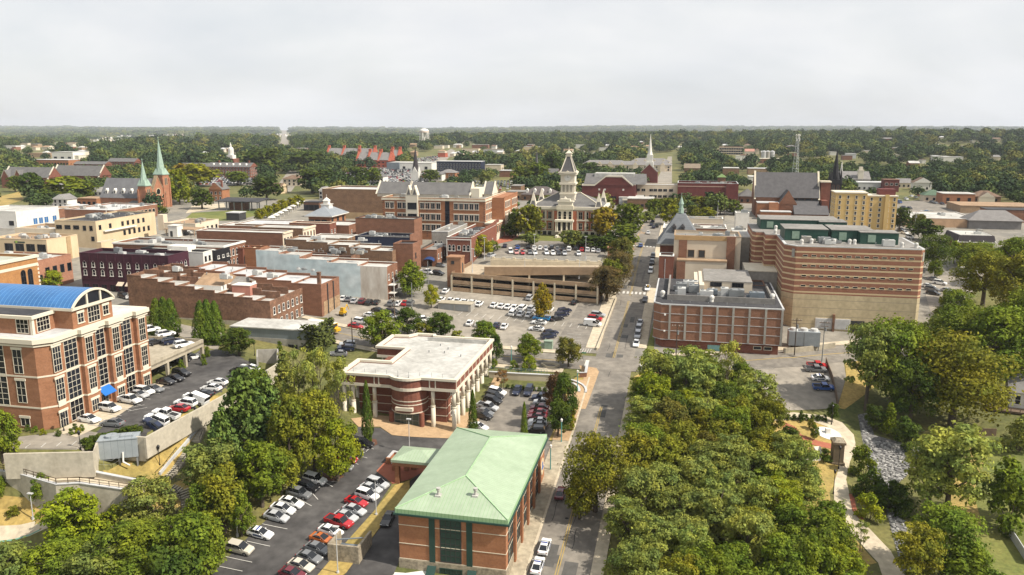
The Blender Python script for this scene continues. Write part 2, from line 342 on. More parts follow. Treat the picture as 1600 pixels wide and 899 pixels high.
# ------------------------------------------------------------------ roads, lots, pavements
ASP=mat('asphalt',(.235,.21,.175),(.155,.14,.12),.13,detail=9,fine=(.6,.18))
ASD=mat('dark_asphalt',(.09,.085,.081),(.05,.047,.046),.13,detail=9,fine=(.5,.25))
ASL=mat('worn_asphalt',(.31,.275,.225),(.20,.18,.15),.09,detail=9,fine=(.5,.15))
WLK=mat('concrete_walk',(.52,.45,.33),(.43,.365,.27),.3,fine=(1,.12))
BWK=mat('brick_walk',(.45,.31,.18),(.37,.25,.14),.4,fine=(1.5,.12))
RWK=mat('red_brick_walk',(.38,.13,.075),(.30,.10,.06),.5)
LWN=mat('lawn',(.19,.185,.05),(.085,.115,.025),.09,detail=8,fine=(1.4,.2))
DRY=mat('dry_lawn',(.40,.28,.09),(.25,.195,.06),.12,detail=8,fine=(1.4,.2))
TWN=mat('town_pavement',(.27,.245,.20),(.17,.16,.14),.035,detail=9,fine=(.4,.18))
MUL=mat('mulch',(.13,.06,.035),(.09,.045,.028),.8)
YLN=mat('yellow_line',(.40,.29,.10),None,1); WLN=mat('white_line',(.62,.60,.55),None,1)
def wl(a,b,w,n=12):
    a=T(*a) if len(a)==2 else Vector(a); b=T(*b) if len(b)==2 else Vector(b)
    return strip([a.lerp(b,i/n) for i in range(n+1)],w/2)
S0=Vector((*UR(873,897,7),0)); S1=Vector((64.6,376.0,0)); SD=(S1-S0).normalized(); SN=Vector((SD.y,-SD.x,0))
def sp_(t,o=0): p=S0+SD*t+SN*o; return (p.x,p.y)
def srib(t0,t1,o0,o1,n=2): return [sp_(t0,o0),sp_(t1,o0),sp_(t1,o1),sp_(t0,o1)]
drape('town_pavement',[UR(-60,500,25),UR(215,500,23),UR(330,505,21),UR(540,500,20),UR(930,500,19),UR(1000,560,17),UR(1240,556,16.5),UR(1450,520,18.5),UR(1500,440,24),UR(1640,400,27),(330,470),(240,540),(-300,540),(-330,300)],.03,TWN,'grey paved ground between the downtown buildings','pavement',world=True)
drape('main_street',srib(-70,330,-5.3,5.3),.10,ASP,'straight grey main street running from the near edge up past the courthouse','road',world=True)
drape('sidewalk_left_of_street',srib(47,80,-9.2,-5.45),.10,BWK,'tan brick sidewalk along the left kerb of the main street','sidewalk',world=True,skirt=.12)
drape('lower_sidewalk_left_of_street',srib(-60,46.9,-9.0,-5.45),.10,mat('stained_walk',(.40,.345,.25),(.27,.23,.165),.25,detail=8,fine=(1,.15)),'stained concrete sidewalk between the green roofed building and the street','sidewalk',world=True,skirt=.12)
drape('kerb_left_of_street',srib(-60,82,-5.44,-5.0),.10,WLK,'pale concrete kerb on the left of the main street','kerb',world=True,skirt=.14)
drape('upper_sidewalk_left_of_street',srib(103,210,-9.0,-5.1),.10,WLK,'pale concrete sidewalk beside the upper part of the main street','sidewalk',world=True,skirt=.12)
drape('sidewalk_right_of_street',srib(-60,72,5.2,7.4),.10,WLK,'narrow concrete sidewalk under the trees on the right of the main street','sidewalk',world=True,skirt=.12)
drape('upper_sidewalk_right_of_street',srib(106,300,5.3,8.3),.10,WLK,'concrete sidewalk in front of the brick annex','sidewalk',world=True,skirt=.12)
cs=[T(*p) for p in ((452,503),(514,518),(573,531),(680,546),(770,556),(885,565),(958,570),(1060,571),(1160,565),(1240,560),(1330,552),(1420,545))]
drape('cross_street',strip(cs,5),.14,ASP,'grey cross street running behind the columned building and past the brick annex','road',world=True)
for i,(o,c0,c1) in enumerate(((6.6,0,5),(-6.6,0,5),(6.4,7,12))):
    drape('cross_street_sidewalk',strip(cs[c0:c1+1],o+1.2,o-1.2),.10,WLK,['pale sidewalk on the far side of the cross street','pale sidewalk on the near side of the cross street','pale sidewalk between the cross street and the brick annex'][i],'sidewalk',world=True,skirt=.12)
A_=drape
A_('lower_police_lot',[(290,940),(355,873),(413,816),(451,782),(490,747),(545,700),(560,668),(594,669),(613,681),(700,684),(760,690),(745,716),(662,712),(612,712),(590,735),(612,758),(583,801),(540,850),(480,925)],.08,ASD,'dark asphalt car park left of the green roofed building','car park')
A_('service_drive',[(622,768),(662,735),(690,735),(650,800),(630,862),(605,925),(520,925),(560,868),(598,820)],.06,ASD,'dark drive between the grass strip and the green roofed building','drive')
A_('side_lot',[(700,686),(737,668),(775,606),(886,604),(872,655),(858,690),(884,692),(872,722),(850,738),(760,700)],.06,ASP,'grey car park right of the columned building','car park')
A_('building_apron',[(548,655),(590,650),(700,655),(745,640),(778,580),(788,585),(770,625),(738,672),(700,686),(613,681),(594,668),(560,668)],.16,BWK,'tan brick paving around the columned building','paving')
A_('upper_lot',[(505,507),(530,466),(612,466),(690,470),(702,452),(915,474),(966,476),(932,553),(800,546),(690,532),(560,516)],.08,ASL,'wide grey car park in front of the parking garage','car park')
A_('upper_lot_dark_bay',[(860,550),(905,474),(962,477),(930,553)],.11,ASP,'darker asphalt bay at the street side of the upper car park','car park')
A_('right_lot',[(1162,574),(1318,566),(1322,590),(1308,638),(1225,642),(1196,625),(1180,600)],.09,ASL,'small grey car park beside the park path','car park')
A_('office_lot',[(150,676),(233,609),(316,545),(345,547),(405,574),(392,590),(228,684),(178,692)],.05,ASD,'dark asphalt car park in front of the brick office building','car park')
A_('office_forecourt',[(12,702),(22,684),(122,672),(150,676),(178,692),(190,698),(120,704)],.05,ASL,'pale forecourt at the corner of the brick office building','forecourt')
A_('deck_ramp_lot',[(222,508),(262,503),(352,522),(340,548),(318,540),(300,532)],.06,ASL,'pale lot behind the office parking deck','car park')
A_('office_walk',[(84,676),(232,603),(246,598),(256,603),(170,660),(120,684)],.10,WLK,'pale walk along the foot of the brick office building','sidewalk')
A_('courthouse_lot',[(764,400),(800,377),(955,384),(945,401)],.10,ASP,'dark upper car park in front of the courthouse','car park')
A_('courthouse_lawn',[(800,376),(815,366),(955,368),(955,382)],.12,LWN,'green lawn in front of the courthouse','lawn')
A_('courthouse_plaza',[(765,372),(800,366),(812,370),(800,377),(775,382)],.12,RWK,'red brick plaza left of the courthouse lawn','plaza')
A_('street_verge',[(1000,390),(1012,352),(1004,352),(985,392)],.10,BWK,'brick verge between the courthouse trees and the main street','verge')
A_('slope_lawn',[(160,738),(215,705),(232,692),(392,596),(398,610),(330,640),(262,745),(235,752)],.3,DRY,'dry grass slope below the office car park wall','lawn')
A_('lower_lawn',[(-40,770),(130,770),(262,760),(330,735),(330,790),(200,800),(60,830),(-40,840)],.05,DRY,'dry grass bank below the ramp wall','lawn')
A_('lower_path',[(-40,822),(70,806),(75,826),(-40,846)],.08,WLK,'pale path crossing the bank at the left edge','path')
A_('green_strip',[(-40,846),(62,828),(62,830),(-40,848.5)],.09,mat('green_paint',(.16,.33,.24),None,1),'green painted strip along the lower path','path')
A_('grass_island',[(617,760),(640,752),(640,768),(598,820),(541,896),(500,925),(488,910),(540,850),(583,802)],.10,DRY,'dry grass strip between the car park and the service drive','lawn',skirt=.12)
A_('plaza',[(588,737),(612,711),(665,712),(668,735),(640,750),(614,757)],.12,RWK,'red brick entrance plaza beside the green canopy','plaza')
A_('tree_island',[(492,747),(510,738),(532,739),(537,746),(525,752),(505,751)],.12,MUL,'mulched island at the left edge of the car park','island',skirt=.12)
A_('tree_island',[(556,690),(570,686),(588,688),(590,695),(575,702),(560,700)],.12,MUL,'mulched island at the foot of the columnar cypress','island',skirt=.12)
A_('street_bed',[(880,608),(905,585),(925,585),(905,640),(878,690),(858,688),(872,655)],.07,DRY,'grass bed with shrubs between the side lot and the sidewalk','bed')
A_('corner_walk',[(905,572),(932,576),(936,582),(915,640),(903,640),(912,590)],.16,BWK,'tan brick corner where the sidewalk meets the cross street','sidewalk')
A_('corner_island',[(988,592),(1005,583),(1040,580),(1050,590),(1030,603),(992,602)],.14,DRY,'dry grass kerbed island at the right of the crossing','island',skirt=.14)
A_('lot_bank',[(1320,562),(1360,558),(1375,600),(1320,640),(1308,638),(1322,592)],.07,DRY,'dry grass bank beside the right car park wall','lawn')
A_('annex_verge',[(1008,553),(1022,500),(1022,553),(1080,556),(1080,562),(1005,562)],.12,LWN,'grass verge at the corner of the brick annex','verge')
A_('park_lawn',[(1200,650),(1290,650),(1325,690),(1318,735),(1296,770),(1300,800),(1370,880),(1290,900),(1240,780),(1180,690)],.04,DRY,'dry lawn of the small park inside the curving path','lawn')
A_('park_path',[(1196,648),(1240,645),(1288,650),(1316,661),(1334,680),(1338,700),(1328,722),(1322,750),(1330,785),(1352,820),(1392,862),(1425,920),(1385,920),(1372,880),(1345,850),(1316,815),(1303,785),(1303,755),(1312,728),(1318,705),(1311,686),(1294,668),(1262,656),(1200,658)],.09,WLK,'pale concrete path curving through the park','path')
A_('brick_path',[(1226,660),(1243,668),(1252,680),(1280,690),(1318,698),(1318,706),(1278,698),(1246,688),(1236,676),(1222,668)],.10,RWK,'red brick path crossing the park lawn','path')
A_('brick_edge',[(1326,772),(1334,774),(1338,795),(1350,812),(1346,816),(1332,800)],.11,RWK,'red brick edging on the outer side of the park path','path')
c_=T(1294,678); bmv=[(c_.x+3.0*math.cos(i*math.pi/10),c_.y+3.0*math.sin(i*math.pi/10)) for i in range(20)]
A_('round_pad',bmv,.11,WHI,'round white pad in the park lawn','pad',world=True)
A_('back_lawn',[(1510,690),(1545,682),(1640,690),(1640,930),(1500,930),(1480,800)],.05,LWN,'sunny green back lawn at the right edge','lawn')
A_('worn_lawn',[(1515,700),(1548,700),(1520,770),(1535,820),(1490,840),(1478,770)],.08,DRY,'worn dry patch of the back lawn','lawn')
A_('stream_bed',[(1340,648),(1356,646),(1366,680),(1400,690),(1440,700),(1425,735),(1398,760),(1408,800),(1425,860),(1440,900),(1415,905),(1398,850),(1385,800),(1360,750),(1352,710)],.05,mat('creek_gravel',(.23,.22,.21),(.06,.06,.06),1.3,detail=8,fine=(2.2,.4)),'stony dry creek bed between the path and the lawn','creek')
A_('jail_yard',[(1460,520),(1440,440),(1500,420),(1545,425),(1520,455),(1490,520)],.08,ASL,'grey yard behind the striped jail','car park')
A_('far_lot',[(1380,380),(1400,315),(1480,312),(1520,335),(1420,345)],.08,ASP,'asphalt car park beyond the yellow hotel','car park')
A_('town_green',[(285,346),(300,333),(400,327),(405,336),(370,345)],.10,LWN,'small green lawn beyond the downtown roofs','lawn')
A_('left_field',[(-20,312),(30,300),(38,312),(0,325)],.10,DRY,'dry field left of the white houses','field')
A_('church_street',[(300,322),(350,318),(352,324),(290,334)],.12,WLK,'pale street right of the brick church','road')
A_('far_car_park',[(300,290),(325,276),(405,279),(395,290)],.12,ASP,'large car park below the far brick block','car park')
A_('far_car_park',[(520,290),(540,262),(650,262),(700,282),(600,296)],.12,ASP,'wide car park full of cars beyond the brown wall','car park')
A_('far_road',[(425,300),(455,262),(480,262),(455,300)],.12,ASL,'pale road climbing left of the far car park','road')
A_('far_road',[(660,262),(690,240),(705,233),(712,236),(690,258)],.14,ASL,'pale road leading toward the water tower','road')
A_('far_road',[(437,228),(441,200),(447,200),(452,228)],.6,ASL,'pale distant highway running straight to the horizon','road')
A_('side_street',[(1020,292),(1036,262),(1044,245),(1050,245),(1050,292)],.16,ASL,'far continuation of the main street between trees','road')
# markings
for i,(t0,t1) in enumerate(((-55,66),(94,150),(156,235))):
    drape('centre_line',srib(t0,t1,-.55,-.38)+[],.13,YLN,'double yellow centre line of the main street, '+['near stretch','middle stretch','far stretch'][i],'road marking',world=True)
    drape('centre_line',srib(t0,t1,-.15,.02)+[],.13,YLN,'right yellow centre line of the main street, '+['near stretch','middle stretch','far stretch'][i],'road marking',world=True)
for nm,i0,i1 in (('left','0','5'),('right','8','11')):
    q=cs[int(i0):int(i1)+1]
    drape('cross_street_line',strip(q,.25,-.05),.17,YLN,'yellow centre line on the %s arm of the cross street'%nm,'road marking',world=True)
tcw=T(985,460); tc_=(Vector((tcw.x,tcw.y,0))-S0).dot(SD)
tcx=T(1020,387); td_=(Vector((tcx.x,tcx.y,0))-S0).dot(SD)
for nm,t_,wd in (('between the garage trees and the annex',tc_,2.6),('at the far crossing by the customs house',td_,2.4)):
    for k in range(7):
        o=-4.6+k*1.45; drape('crosswalk_bar',srib(t_,t_+wd,o,o+.75),.13,WLN,'white zebra crossing bar '+nm,'road marking',world=True)['group']='zebra crossing bars'
for p in ((917,568),(1003,571)):
    c=T(*p); a=c-EX*.4; b=c+EX*.4
    drape('stop_line',[(c.x-EX.x*.5-EY.x*3.2,c.y-EX.y*.5-EY.y*3.2),(c.x+EX.x*.5-EY.x*3.2,c.y+EX.y*.5-EY.y*3.2),(c.x+EX.x*.5+EY.x*2,c.y+EX.y*.5+EY.y*2),(c.x-EX.x*.5+EY.x*2,c.y-EX.y*.5+EY.y*2)],.18,WLN,'white stop bar %s of the crossing'%('left' if p[0]<950 else 'right'),'road marking',world=True)
def lines(rows,label,w=.14):
    m=M()
    for a,b in rows:
        p=T(*a); q=T(*b); d=(q-p); d.z=0; d.normalize(); n=Vector((-d.y,d.x,0))*w/2; N_=6
        for i in range(N_):
            u=p.lerp(q,i/N_); v_=p.lerp(q,(i+1)/N_); zz=[Vector((0,0,G(k.x,k.y)+.17)) for k in (u,u,v_,v_)]
            pts=[u-n,u+n,v_+n,v_-n]; m.add([(k.x,k.y,z.z) for k,z in zip(pts,zz)],[(3,2,1,0)])
    struct('parking_lines',m,WLN,label,'road marking')
lines([((341+i*0,886),(379,894)) for i in range(1)]+[((352,871),(394,880)),((386,847),(422,855)),((410,820),(449,828)),((436,796),(463,803)),((447,790),(461,793)),((462,778),(487,792)),((488,772),(497,782)),((508,755),(520,762))],'white parking lines along the left row of the dark lot')
lines([((560+k*8,697-k*0),(578+k*6,703)) for k in range(2)]+[((566,705),(574,697)),((572,707),(580,699)),((556,712),(574,717)),((548,722),(560,727))],'white hatching by the cypress island')
lines([((137+i*15,664-i*8.2),(160+i*15,668-i*8.6)) for i in range(8)]+[((193,640),(226,634)),((200,644),(230,638)),((186,636),(218,630))],'white parking lines and hatching in front of the office')
lines([((772+i*0,610),(784,612)),((752,652),(768,658)),((748,660),(762,666)),((755,657),(762,648)),((762,660),(768,651))],'white hatching beside the columned building')
lines([((715+i*12.5,494+i*1.3),(723+i*12.2,488+i*1.3)) for i in range(18)],'white stall lines across the upper lot')
lines([((886+i*0,522+i*5),(908,524+i*5)) for i in range(7)]+[((905+i*4,552),(908+i*4,546)) for i in range(5)],'white stall lines in the dark bay by the street')
lines([((1180,576+i*7),(1208,577+i*7)) for i in range(5)],'white stall lines in the right lot')
lines([((40+i*24,702-i*1.5),(48+i*24,695-i*1.5)) for i in range(5)],'white stall lines on the office forecourt')
# tar seams and stains are real repairs in the asphalt
TAR=mat('tar_seam',(.03,.03,.032),None,1)
m=M(); rs=random.Random(4)
for k in range(26):
    t=rs.uniform(-40,190); o=rs.uniform(-4.6,4.6); ln=rs.uniform(3,14); a=S0+SD*t+SN*o
    for j in range(6):
        p=a+SD*(ln*j/6)+SN*(math.sin(j+k)*.12); q=a+SD*(ln*(j+1)/6)+SN*(math.sin(j+1+k)*.12)
        m.add([(p.x-.05,p.y,G(p.x,p.y)+.125),(p.x+.05,p.y,G(p.x,p.y)+.125),(q.x+.05,q.y,G(q.x,q.y)+.125),(q.x-.05,q.y,G(q.x,q.y)+.125)],[(0,1,2,3)])
struct('asphalt_repairs',m,TAR,'dark tar seams sealed in the main street asphalt','road marking')

m=M(); rs=random.Random(14)
for k in range(20):
    t=rs.uniform(-30,230); o=rs.uniform(-4.2,2.6); l_,w_=rs.uniform(2,7),rs.uniform(1.2,2.4); N_=4
    for j in range(N_):
        q=[S0+SD*(t+l_*(j+a)/N_)+SN*(o+w_*c) for a,c in ((0,0),(0,1),(1,1),(1,0))]; m.add([(p.x,p.y,G(p.x,p.y)+.118) for p in q],[(3,2,1,0)])
for k in range(9):
    t=rs.uniform(-30,200); p=S0+SD*t+SN*rs.uniform(-2,2); z=G(p.x,p.y)+.128; m.add([(p.x+.38*math.cos(i*.785),p.y+.38*math.sin(i*.785),z) for i in range(8)],[tuple(range(8))],1)
struct('road_patches',m,[mat('patch_asphalt',(.105,.10,.092),(.075,.072,.066),.5),TAR],'darker patches and round manhole covers in the main street','road marking')
# ------------------------------------------------------------------ buildings: helpers
WINC={}
def winmesh(w,h,fr=FRM,gl=GLA,nx=1,nz=1,sill=True,lintel=None,arch=False,fw=.14):
    k=(round(w,2),round(h,2),fr.name,gl.name,nx,nz,sill,lintel.name if lintel else '',arch,fw)
    if k in WINC: return WINC[k]
    m=M(); mats=[gl,fr,lintel or fr]
    if arch:
        r=w/2; n=8; top=[(r+r*math.cos(math.pi*i/n),h-r+r*math.sin(math.pi*i/n)) for i in range(n+1)]
        pts=[(0,0),(w,0)]+top; m.add([(x,-.03,z) for x,z in pts],[tuple(range(len(pts)))],0)
        ring=[(r+(r+fw)*math.cos(math.pi*i/n),h-r+(r+fw)*math.sin(math.pi*i/n)) for i in range(n+1)]
        for i in range(n): m.quad((top[i][0],-.07,top[i][1]),(ring[i][0],-.07,ring[i][1]),(ring[i+1][0],-.07,ring[i+1][1]),(top[i+1][0],-.07,top[i+1][1]),1)
        m.box(-fw,-.08,0,0,0,h-r,1).box(w,-.08,0,w+fw,0,h-r,1)
    else:
        m.quad((0,-.03,0),(w,-.03,0),(w,-.03,h),(0,-.03,h),0)
        m.box(-fw,-.08,0,0,0,h,1).box(w,-.08,0,w+fw,0,h,1)
        if lintel: m.box(-.3,-.14,h,w+.3,0,h+.5,2)
        else: m.box(-fw,-.08,h,w+fw,0,h+fw,1)
    for i in range(1,nx): m.box(w*i/nx-.035,-.07,0,w*i/nx+.035,-.031,h-(w/2 if arch else 0)*.3,1)
    for i in range(1,nz): m.box(0,-.069,h*i/nz-.035,w,-.031,h*i/nz+.035,1)
    if sill: m.box(-.25,-.2,-.22,w+.25,0,0,2)
    else: m.box(-fw,-.08,-fw,w+fw,0,0,1)
    me=m.mesh('window',mats); WINC[k]=me; return me
class B: pass
def face_loc(b,f,u,z):
    """u runs left to right along the face seen from outside"""
    if f=='F': return (u,0,z),0
    if f=='R': return (b.w,u,z),R(90)
    if f=='L': return (0,b.d-u,z),R(-90)
    return (b.w-u,b.d,z),R(180)
def wins(b,f,us,zs,w,h,name='window',off=.0,**kw):
    me=winmesh(w,h,**kw)
    for z in zs:
        for u in us:
            l,r=face_loc(b,f,u-w/2,z)
            if off: l=(l[0]+off*math.sin(r),l[1]-off*math.cos(r),l[2])
            link(name,me,b.o,l,r)
def lin(a,c,n): return [a+(c-a)*i/(n-1) for i in range(n)] if n>1 else [(a+c)/2]
def solve(px,py,h):
    lo,hi=-10.,79.
    for _ in range(50):
        z=(lo+hi)/2; x,y=UR(px,py,z)
        if z>G(x,y)+h: hi=z
        else: lo=z
    x,y=UR(px,py,z); return Vector((x,y,z))
def frame(A,Bp,C,h,d=None,w=None,ref='B',rot=None):
    b=B(); ga=GA if rot is None else R(rot); ex=Vector((math.cos(ga),-math.sin(ga),0)); ey=Vector((math.sin(ga),math.cos(ga),0))
    if ref=='B':
        q=solve(*Bp,h); z=q.z
        if w is None: a=Vector((*UR(*A,z),z)); w=abs((q-a).dot(ex))
        b.org=q-ex*w
    else:
        a=solve(*A,h); z=a.z; b.org=a; q=a
        if w is None: k=Vector((*UR(*Bp,z),z)); w=abs((k-a).dot(ex))
    if d is None: c=Vector((*UR(*C,z),z)); d=abs((c-q).dot(ey))
    b.w,b.d,b.top,b.h=w,d,z,h; b.base=z-h; b.ga=ga; b.ex=ex; b.ey=ey
    b.loc=Vector((b.org.x,b.org.y,b.base)); return b
def W2(b,x,y,z=0): p=b.loc+b.ex*x+b.ey*y; return Vector((p.x,p.y,p.z+z))
def building(name,label,cat,A,Bp,C,h,wall,roof,par=.8,coping=None,steps=None,ac=0,seed=0,found=None,cornice=None,slab=None,**kw):
    b=frame(A,Bp,C,h,**kw); b.o=thing(name,label,cat,b.loc,-b.ga,kw.get('group')); w,d=b.w,b.d
    m=M()
    if steps:   # [(fraction along x, dz)] stepped side parapets, high street end to low end
        xs=[s[0]*w for s in steps]+[w]
        for i,(f,dz) in enumerate(steps):
            x0,x1=xs[i],xs[i+1]; m.box(x0,0,-6,x1,d,h+dz-par,0)
            m.box(x0,0,h+dz-par,x1,.35,h+dz,0); m.box(x0,d-.35,h+dz-par,x1,d,h+dz,0)
        m.box(0,.35,h+steps[0][1]-par,.35,d-.35,h+steps[0][1],0); m.box(w-.35,.35,h+steps[-1][1]-par,w,d-.35,h+steps[-1][1],0)
        part('wall',m,[wall],b.o); r=M(); c=M()
        for i,(f,dz) in enumerate(steps):
            x0,x1=xs[i],xs[i+1]; zt=h+dz
            r.box(x0+(.36 if i==0 else .0),.36,zt-par,x1-(.36 if i==len(steps)-1 else .0),d-.36,zt-par+.06)
            c.box(x0,-.06,zt,x1,.42,zt+.1); c.box(x0,d-.42,zt,x1,d+.06,zt+.1)
        part('roof',r,[roof],b.o); part('coping',c,[coping or wall],b.o)
        b.rz=h+steps[0][1]-par+.06
    else:
        m.box(0,0,-6,w,d,h-par,0)
        if par>0.1:
            t=.35; m.box(0,0,h-par,w,t,h).box(0,d-t,h-par,w,d,h).box(0,t,h-par,t,d-t,h).box(w-t,t,h-par,w,d-t,h)
        part('wall',m,[wall],b.o)
        t=.36 if par>.1 else -.25
        r=M().box(t,t,h-par+.0,w-t,d-t,h-par+(.06 if par>.1 else .3)); part('roof',r,[roof],b.o)
        if par>.1:
            c=M(); e=.07; z=h; k=.45
            c.box(-e,-e,z,w+e,k,z+.12).box(-e,d-k,z,w+e,d+e,z+.12).box(-e,k,z,k,d-k,z+.12).box(w-k,k,z,w+e,d-k,z+.12)
            part('coping',c,[coping or wall],b.o)
        b.rz=h-par+.06
    if cornice:
        zc_,th,pr_,cm=cornice; c=M(); e=pr_; f=.002
        c.box(-e,-e,zc_,w+e,-f,zc_+th).box(-e,d+f,zc_,w+e,d+e,zc_+th).box(-e,-f,zc_,-f,d+f,zc_+th).box(w+f,-f,zc_,w+e,d+f,zc_+th); part('cornice',c,[cm],b.o)
    if ac: acs(b,ac,seed)
    return b
def acs(b,n,seed=0,x0=.1,x1=.9,y0=.15,y1=.85,s=1.):
    rs=random.Random(seed+7)
    for i in range(n):
        m=M(); a=rs.uniform(1.2,3.2)*s; c=rs.uniform(1.,2.4)*s; h=rs.uniform(.8,1.7)*s
        m.box(0,0,.15,a,c,h); m.box(.1,.1,0,a-.1,c-.1,.15,1); m.cyl(a*.35,c*.5,h,h+.18,.38*min(c,1.6),n=8,m=1)
        if rs.random()<.5: m.box(a,c*.3,.2,a+1.2*s,c*.7,h*.6)
        part('rooftop_unit',m,[rs.choice([AC_,AC_,COG,STL]),STL],b.o,(b.w*rs.uniform(x0,x1)-a/2,b.d*rs.uniform(y0,y1)-c/2,b.rz))
    for i in range(n):
        m=M(); m.cyl(0,0,0,.7,.12,n=6); m.cyl(0,0,.7,.9,.22,.05,n=6)
        part('roof_vent',m,[STL],b.o,(b.w*rs.uniform(x0,x1),b.d*rs.uniform(y0,y1),b.rz))
def band(b,zs,th,mt,pr_=.06,faces='FRL',name='band',z1=None):
    m=M(); w,d=b.w,b.d; f=.002
    for z in zs:
        if 'F' in faces: m.box(0,-pr_,z,w,-f,z+th)
        if 'R' in faces: m.box(w+f,0,z,w+pr_,d,z+th)
        if 'L' in faces: m.box(-pr_,0,z,-f,d,z+th)
    part(name,m,[mt],b.o)
# ------------------------------------------------------------------ green roofed brick building, near
b=frame((623.4,801),(790.4,820),(853,688),10.3); w,d,h=b.w,b.d,b.h
b.o=thing('brick_office','brick building with a pale green metal hip roof beside the main street, nearest the camera','building',b.loc,-GA)
m=M(); m.box(0,0,2.2,w,d,h); part('wall',m,[BRO],b.o)
m=M(); m.box(-.12,-.12,-6,w+.12,d+.12,2.2); part('stone_base',m,[STN],b.o)
band(b,[2.25,5.0,8.3],.11,STO,faces='FRL'); 
m=M(); e=.7; m.box(-e,-e,h,w+e,d+e,h+.28); part('fascia',m,[GRT],b.o)
m=M(); m.box(-.45,-.45,h+.28,w+.45,d+.45,h+1.0); rp=part('roof',m,[mat('green_standing_seam_edge',(.28,.43,.235),(.25,.39,.21),.3,bands=(0,.62,.14,(.17,.29,.145)))],b.o)
m=M(); m.hip(-.45,-.45,w+.45,d+.45,h+1.002,h+3.4,0,1); part('roof_slope',m,[GRR,GRX],rp)
m=M(); z=h+3.4; e2=.5; cxm=w/2; r0=w/2; 
for p,q in (((-.4,-.4,h+1.05),(cxm,r0,z+.05)),((w+.4,-.4,h+1.05),(cxm,r0,z+.05)),((cxm,r0,z+.05),(cxm,d-r0,z+.05)),((cxm,d-r0,z+.05),(-.4,d+.4,h+1.05)),((cxm,d-r0,z+.05),(w+.4,d+.4,h+1.05))): m.tube(p,q,.13,n=4)
part('ridge_cap',m,[mat('ridge_green',(.34,.50,.29),None,1)],rp)
for x,y in ((w*.32,3.6),(w*.66,4.4)):
    m=M(); m.box(-.5,-.5,-.6,.5,.5,.25); m.cyl(0,0,.2,1.3,.24,n=8); m.cyl(0,0,1.3,1.45,.4,n=8); m.cyl(0,0,1.0,1.12,.36,n=8); part('roof_vent',m,[WRF],b.o,(x,y,h+1.0+2.4*min(y/r0,1)))
for u in (.315*w,.665*w):
    m=M(); m.box(-.5,-.10,2.2,.5,-.002,h-.05); part('green_panel',m,[GRT],b.o,(u,0,0))
wins(b,'F',[.49*w],[2.6],w*.185,h-3.0,fr=DFM,gl=GLG,nx=4,nz=7,sill=False)
wins(b,'F',[.49*w],[-.6],w*.2,1.9,name='door',fr=GRT,gl=GLG,nx=4,nz=1,sill=False,off=.13)
for u in (.31,.69):
    m=M(); m.prism([(-.75,-1.3),(.75,-1.3),(.75,0),(-.75,0)],[.2,.2,1.3,1.3],[.3,.3,1.4,1.4]); part('awning',m,[GRT],b.o,(u*w,-.13,.2))
m=M(); m.box(-1,-.9,-2,5.5,-.15,.35); m.box(-1,-4,.35,4.2,-.13,.5); part('entrance_canopy',m,[WHI],b.o,(.6,0,0))
nb=5
for i in range(nb):
    u=d*(i+.5)/nb*.80+.6
    wins(b,'R',[u],[2.6],d*.095,3.0,fr=DFM,gl=GLG,nx=2,nz=3,sill=False); wins(b,'R',[u],[6.4],d*.095,3.2,fr=DFM,gl=GLG,nx=2,nz=3,sill=False)
    m=M(); m.box(w+.002,u+d*.058,0,w+.45,u+d*.085,h-.1); part('pilaster',m,[BRO],b.o)
    wins(b,'L',[d-u],[5.4],d*.07,3.6,fr=DFM,gl=GLG,nx=2,nz=3,sill=False)
m=M(); n=20; m.add([(0,1.7*math.cos(2*math.pi*i/n),1.7*math.sin(2*math.pi*i/n)) for i in range(n)]+[(.1,1.7*math.cos(2*math.pi*i/n),1.7*math.sin(2*math.pi*i/n)) for i in range(n)],[tuple(range(n,2*n))]+[(i,(i+1)%n,n+(i+1)%n,n+i) for i in range(n)],0)
m.box(.1,-.8,-.5,.16,.8,-.1,1); m.box(.1,-.35,-.1,.16,.35,.9,1); m.cyl(0,0,0,.001,.01,n=3,m=1)
part('round_sign',m,[CRM,BLA],b.o,(w+.02,d*.925,5.8),label='round cream sign with blue figure')
GBb=b
# porte-cochere
c=T(652,748); b2=B(); b2.o=thing('canopy','small pale green hip roofed canopy on brick posts over the service drive','canopy',(c.x,c.y,G(c.x,c.y)),-GA)
for x,y in ((-3.2,-2.6),(-3.2,2.6)): part('post',M().box(x-.45,y-.45,-1,x+.45,y+.45,3.9),[BRO],b2.o)
m=M(); m.box(-4,-3.4,3.9,4.6,3.4,4.7); part('beam',m,[BRO],b2.o)
m=M(); m.box(-4.2,-3.6,4.7,4.6,3.6,5.25); m.hip(-4.2,-3.6,4.6,3.6,5.25,6.3); part('roof',m,[GRX],b2.o)
# ------------------------------------------------------------------ columned building
b=frame((541,575),(711.6,594),(764,530),12.2); w,d,h=b.w,b.d,b.h
b.o=thing('columned_building','brick building with white flat roof and tall cream columns on every side','building',b.loc,-GA)
i_=3.2; nw,nd=w*.30,d*.34     # notch at the left, behind the front bay
ny0=d*.30
m=M(); foot=[(i_,i_),(w-i_,i_),(w-i_,d-i_),(i_,d-i_)]
m.box(i_,i_,-6,w-i_,d-i_,h-2.6); part('wall',m,[BRP],b.o)
ent=[(0,0),(w,0),(w,d),(w*.42,d),(w*.40,d+1.6),(w*.22,d+1.6),(w*.16,d-1),(0,d-1.5),(0,ny0+nd),(nw,ny0+nd),(nw,ny0),(0,ny0)]
arc=[]
bx,br=w*.575,w*.165
for k in range(11):
    a=math.pi*(1.205+.59*k/10); arc.append((bx+br*math.cos(a),br*.6+br*math.sin(a)))
arc=[p for p in arc if p[1]<0]
ent2=[(0,0)]+arc+ent[1:]
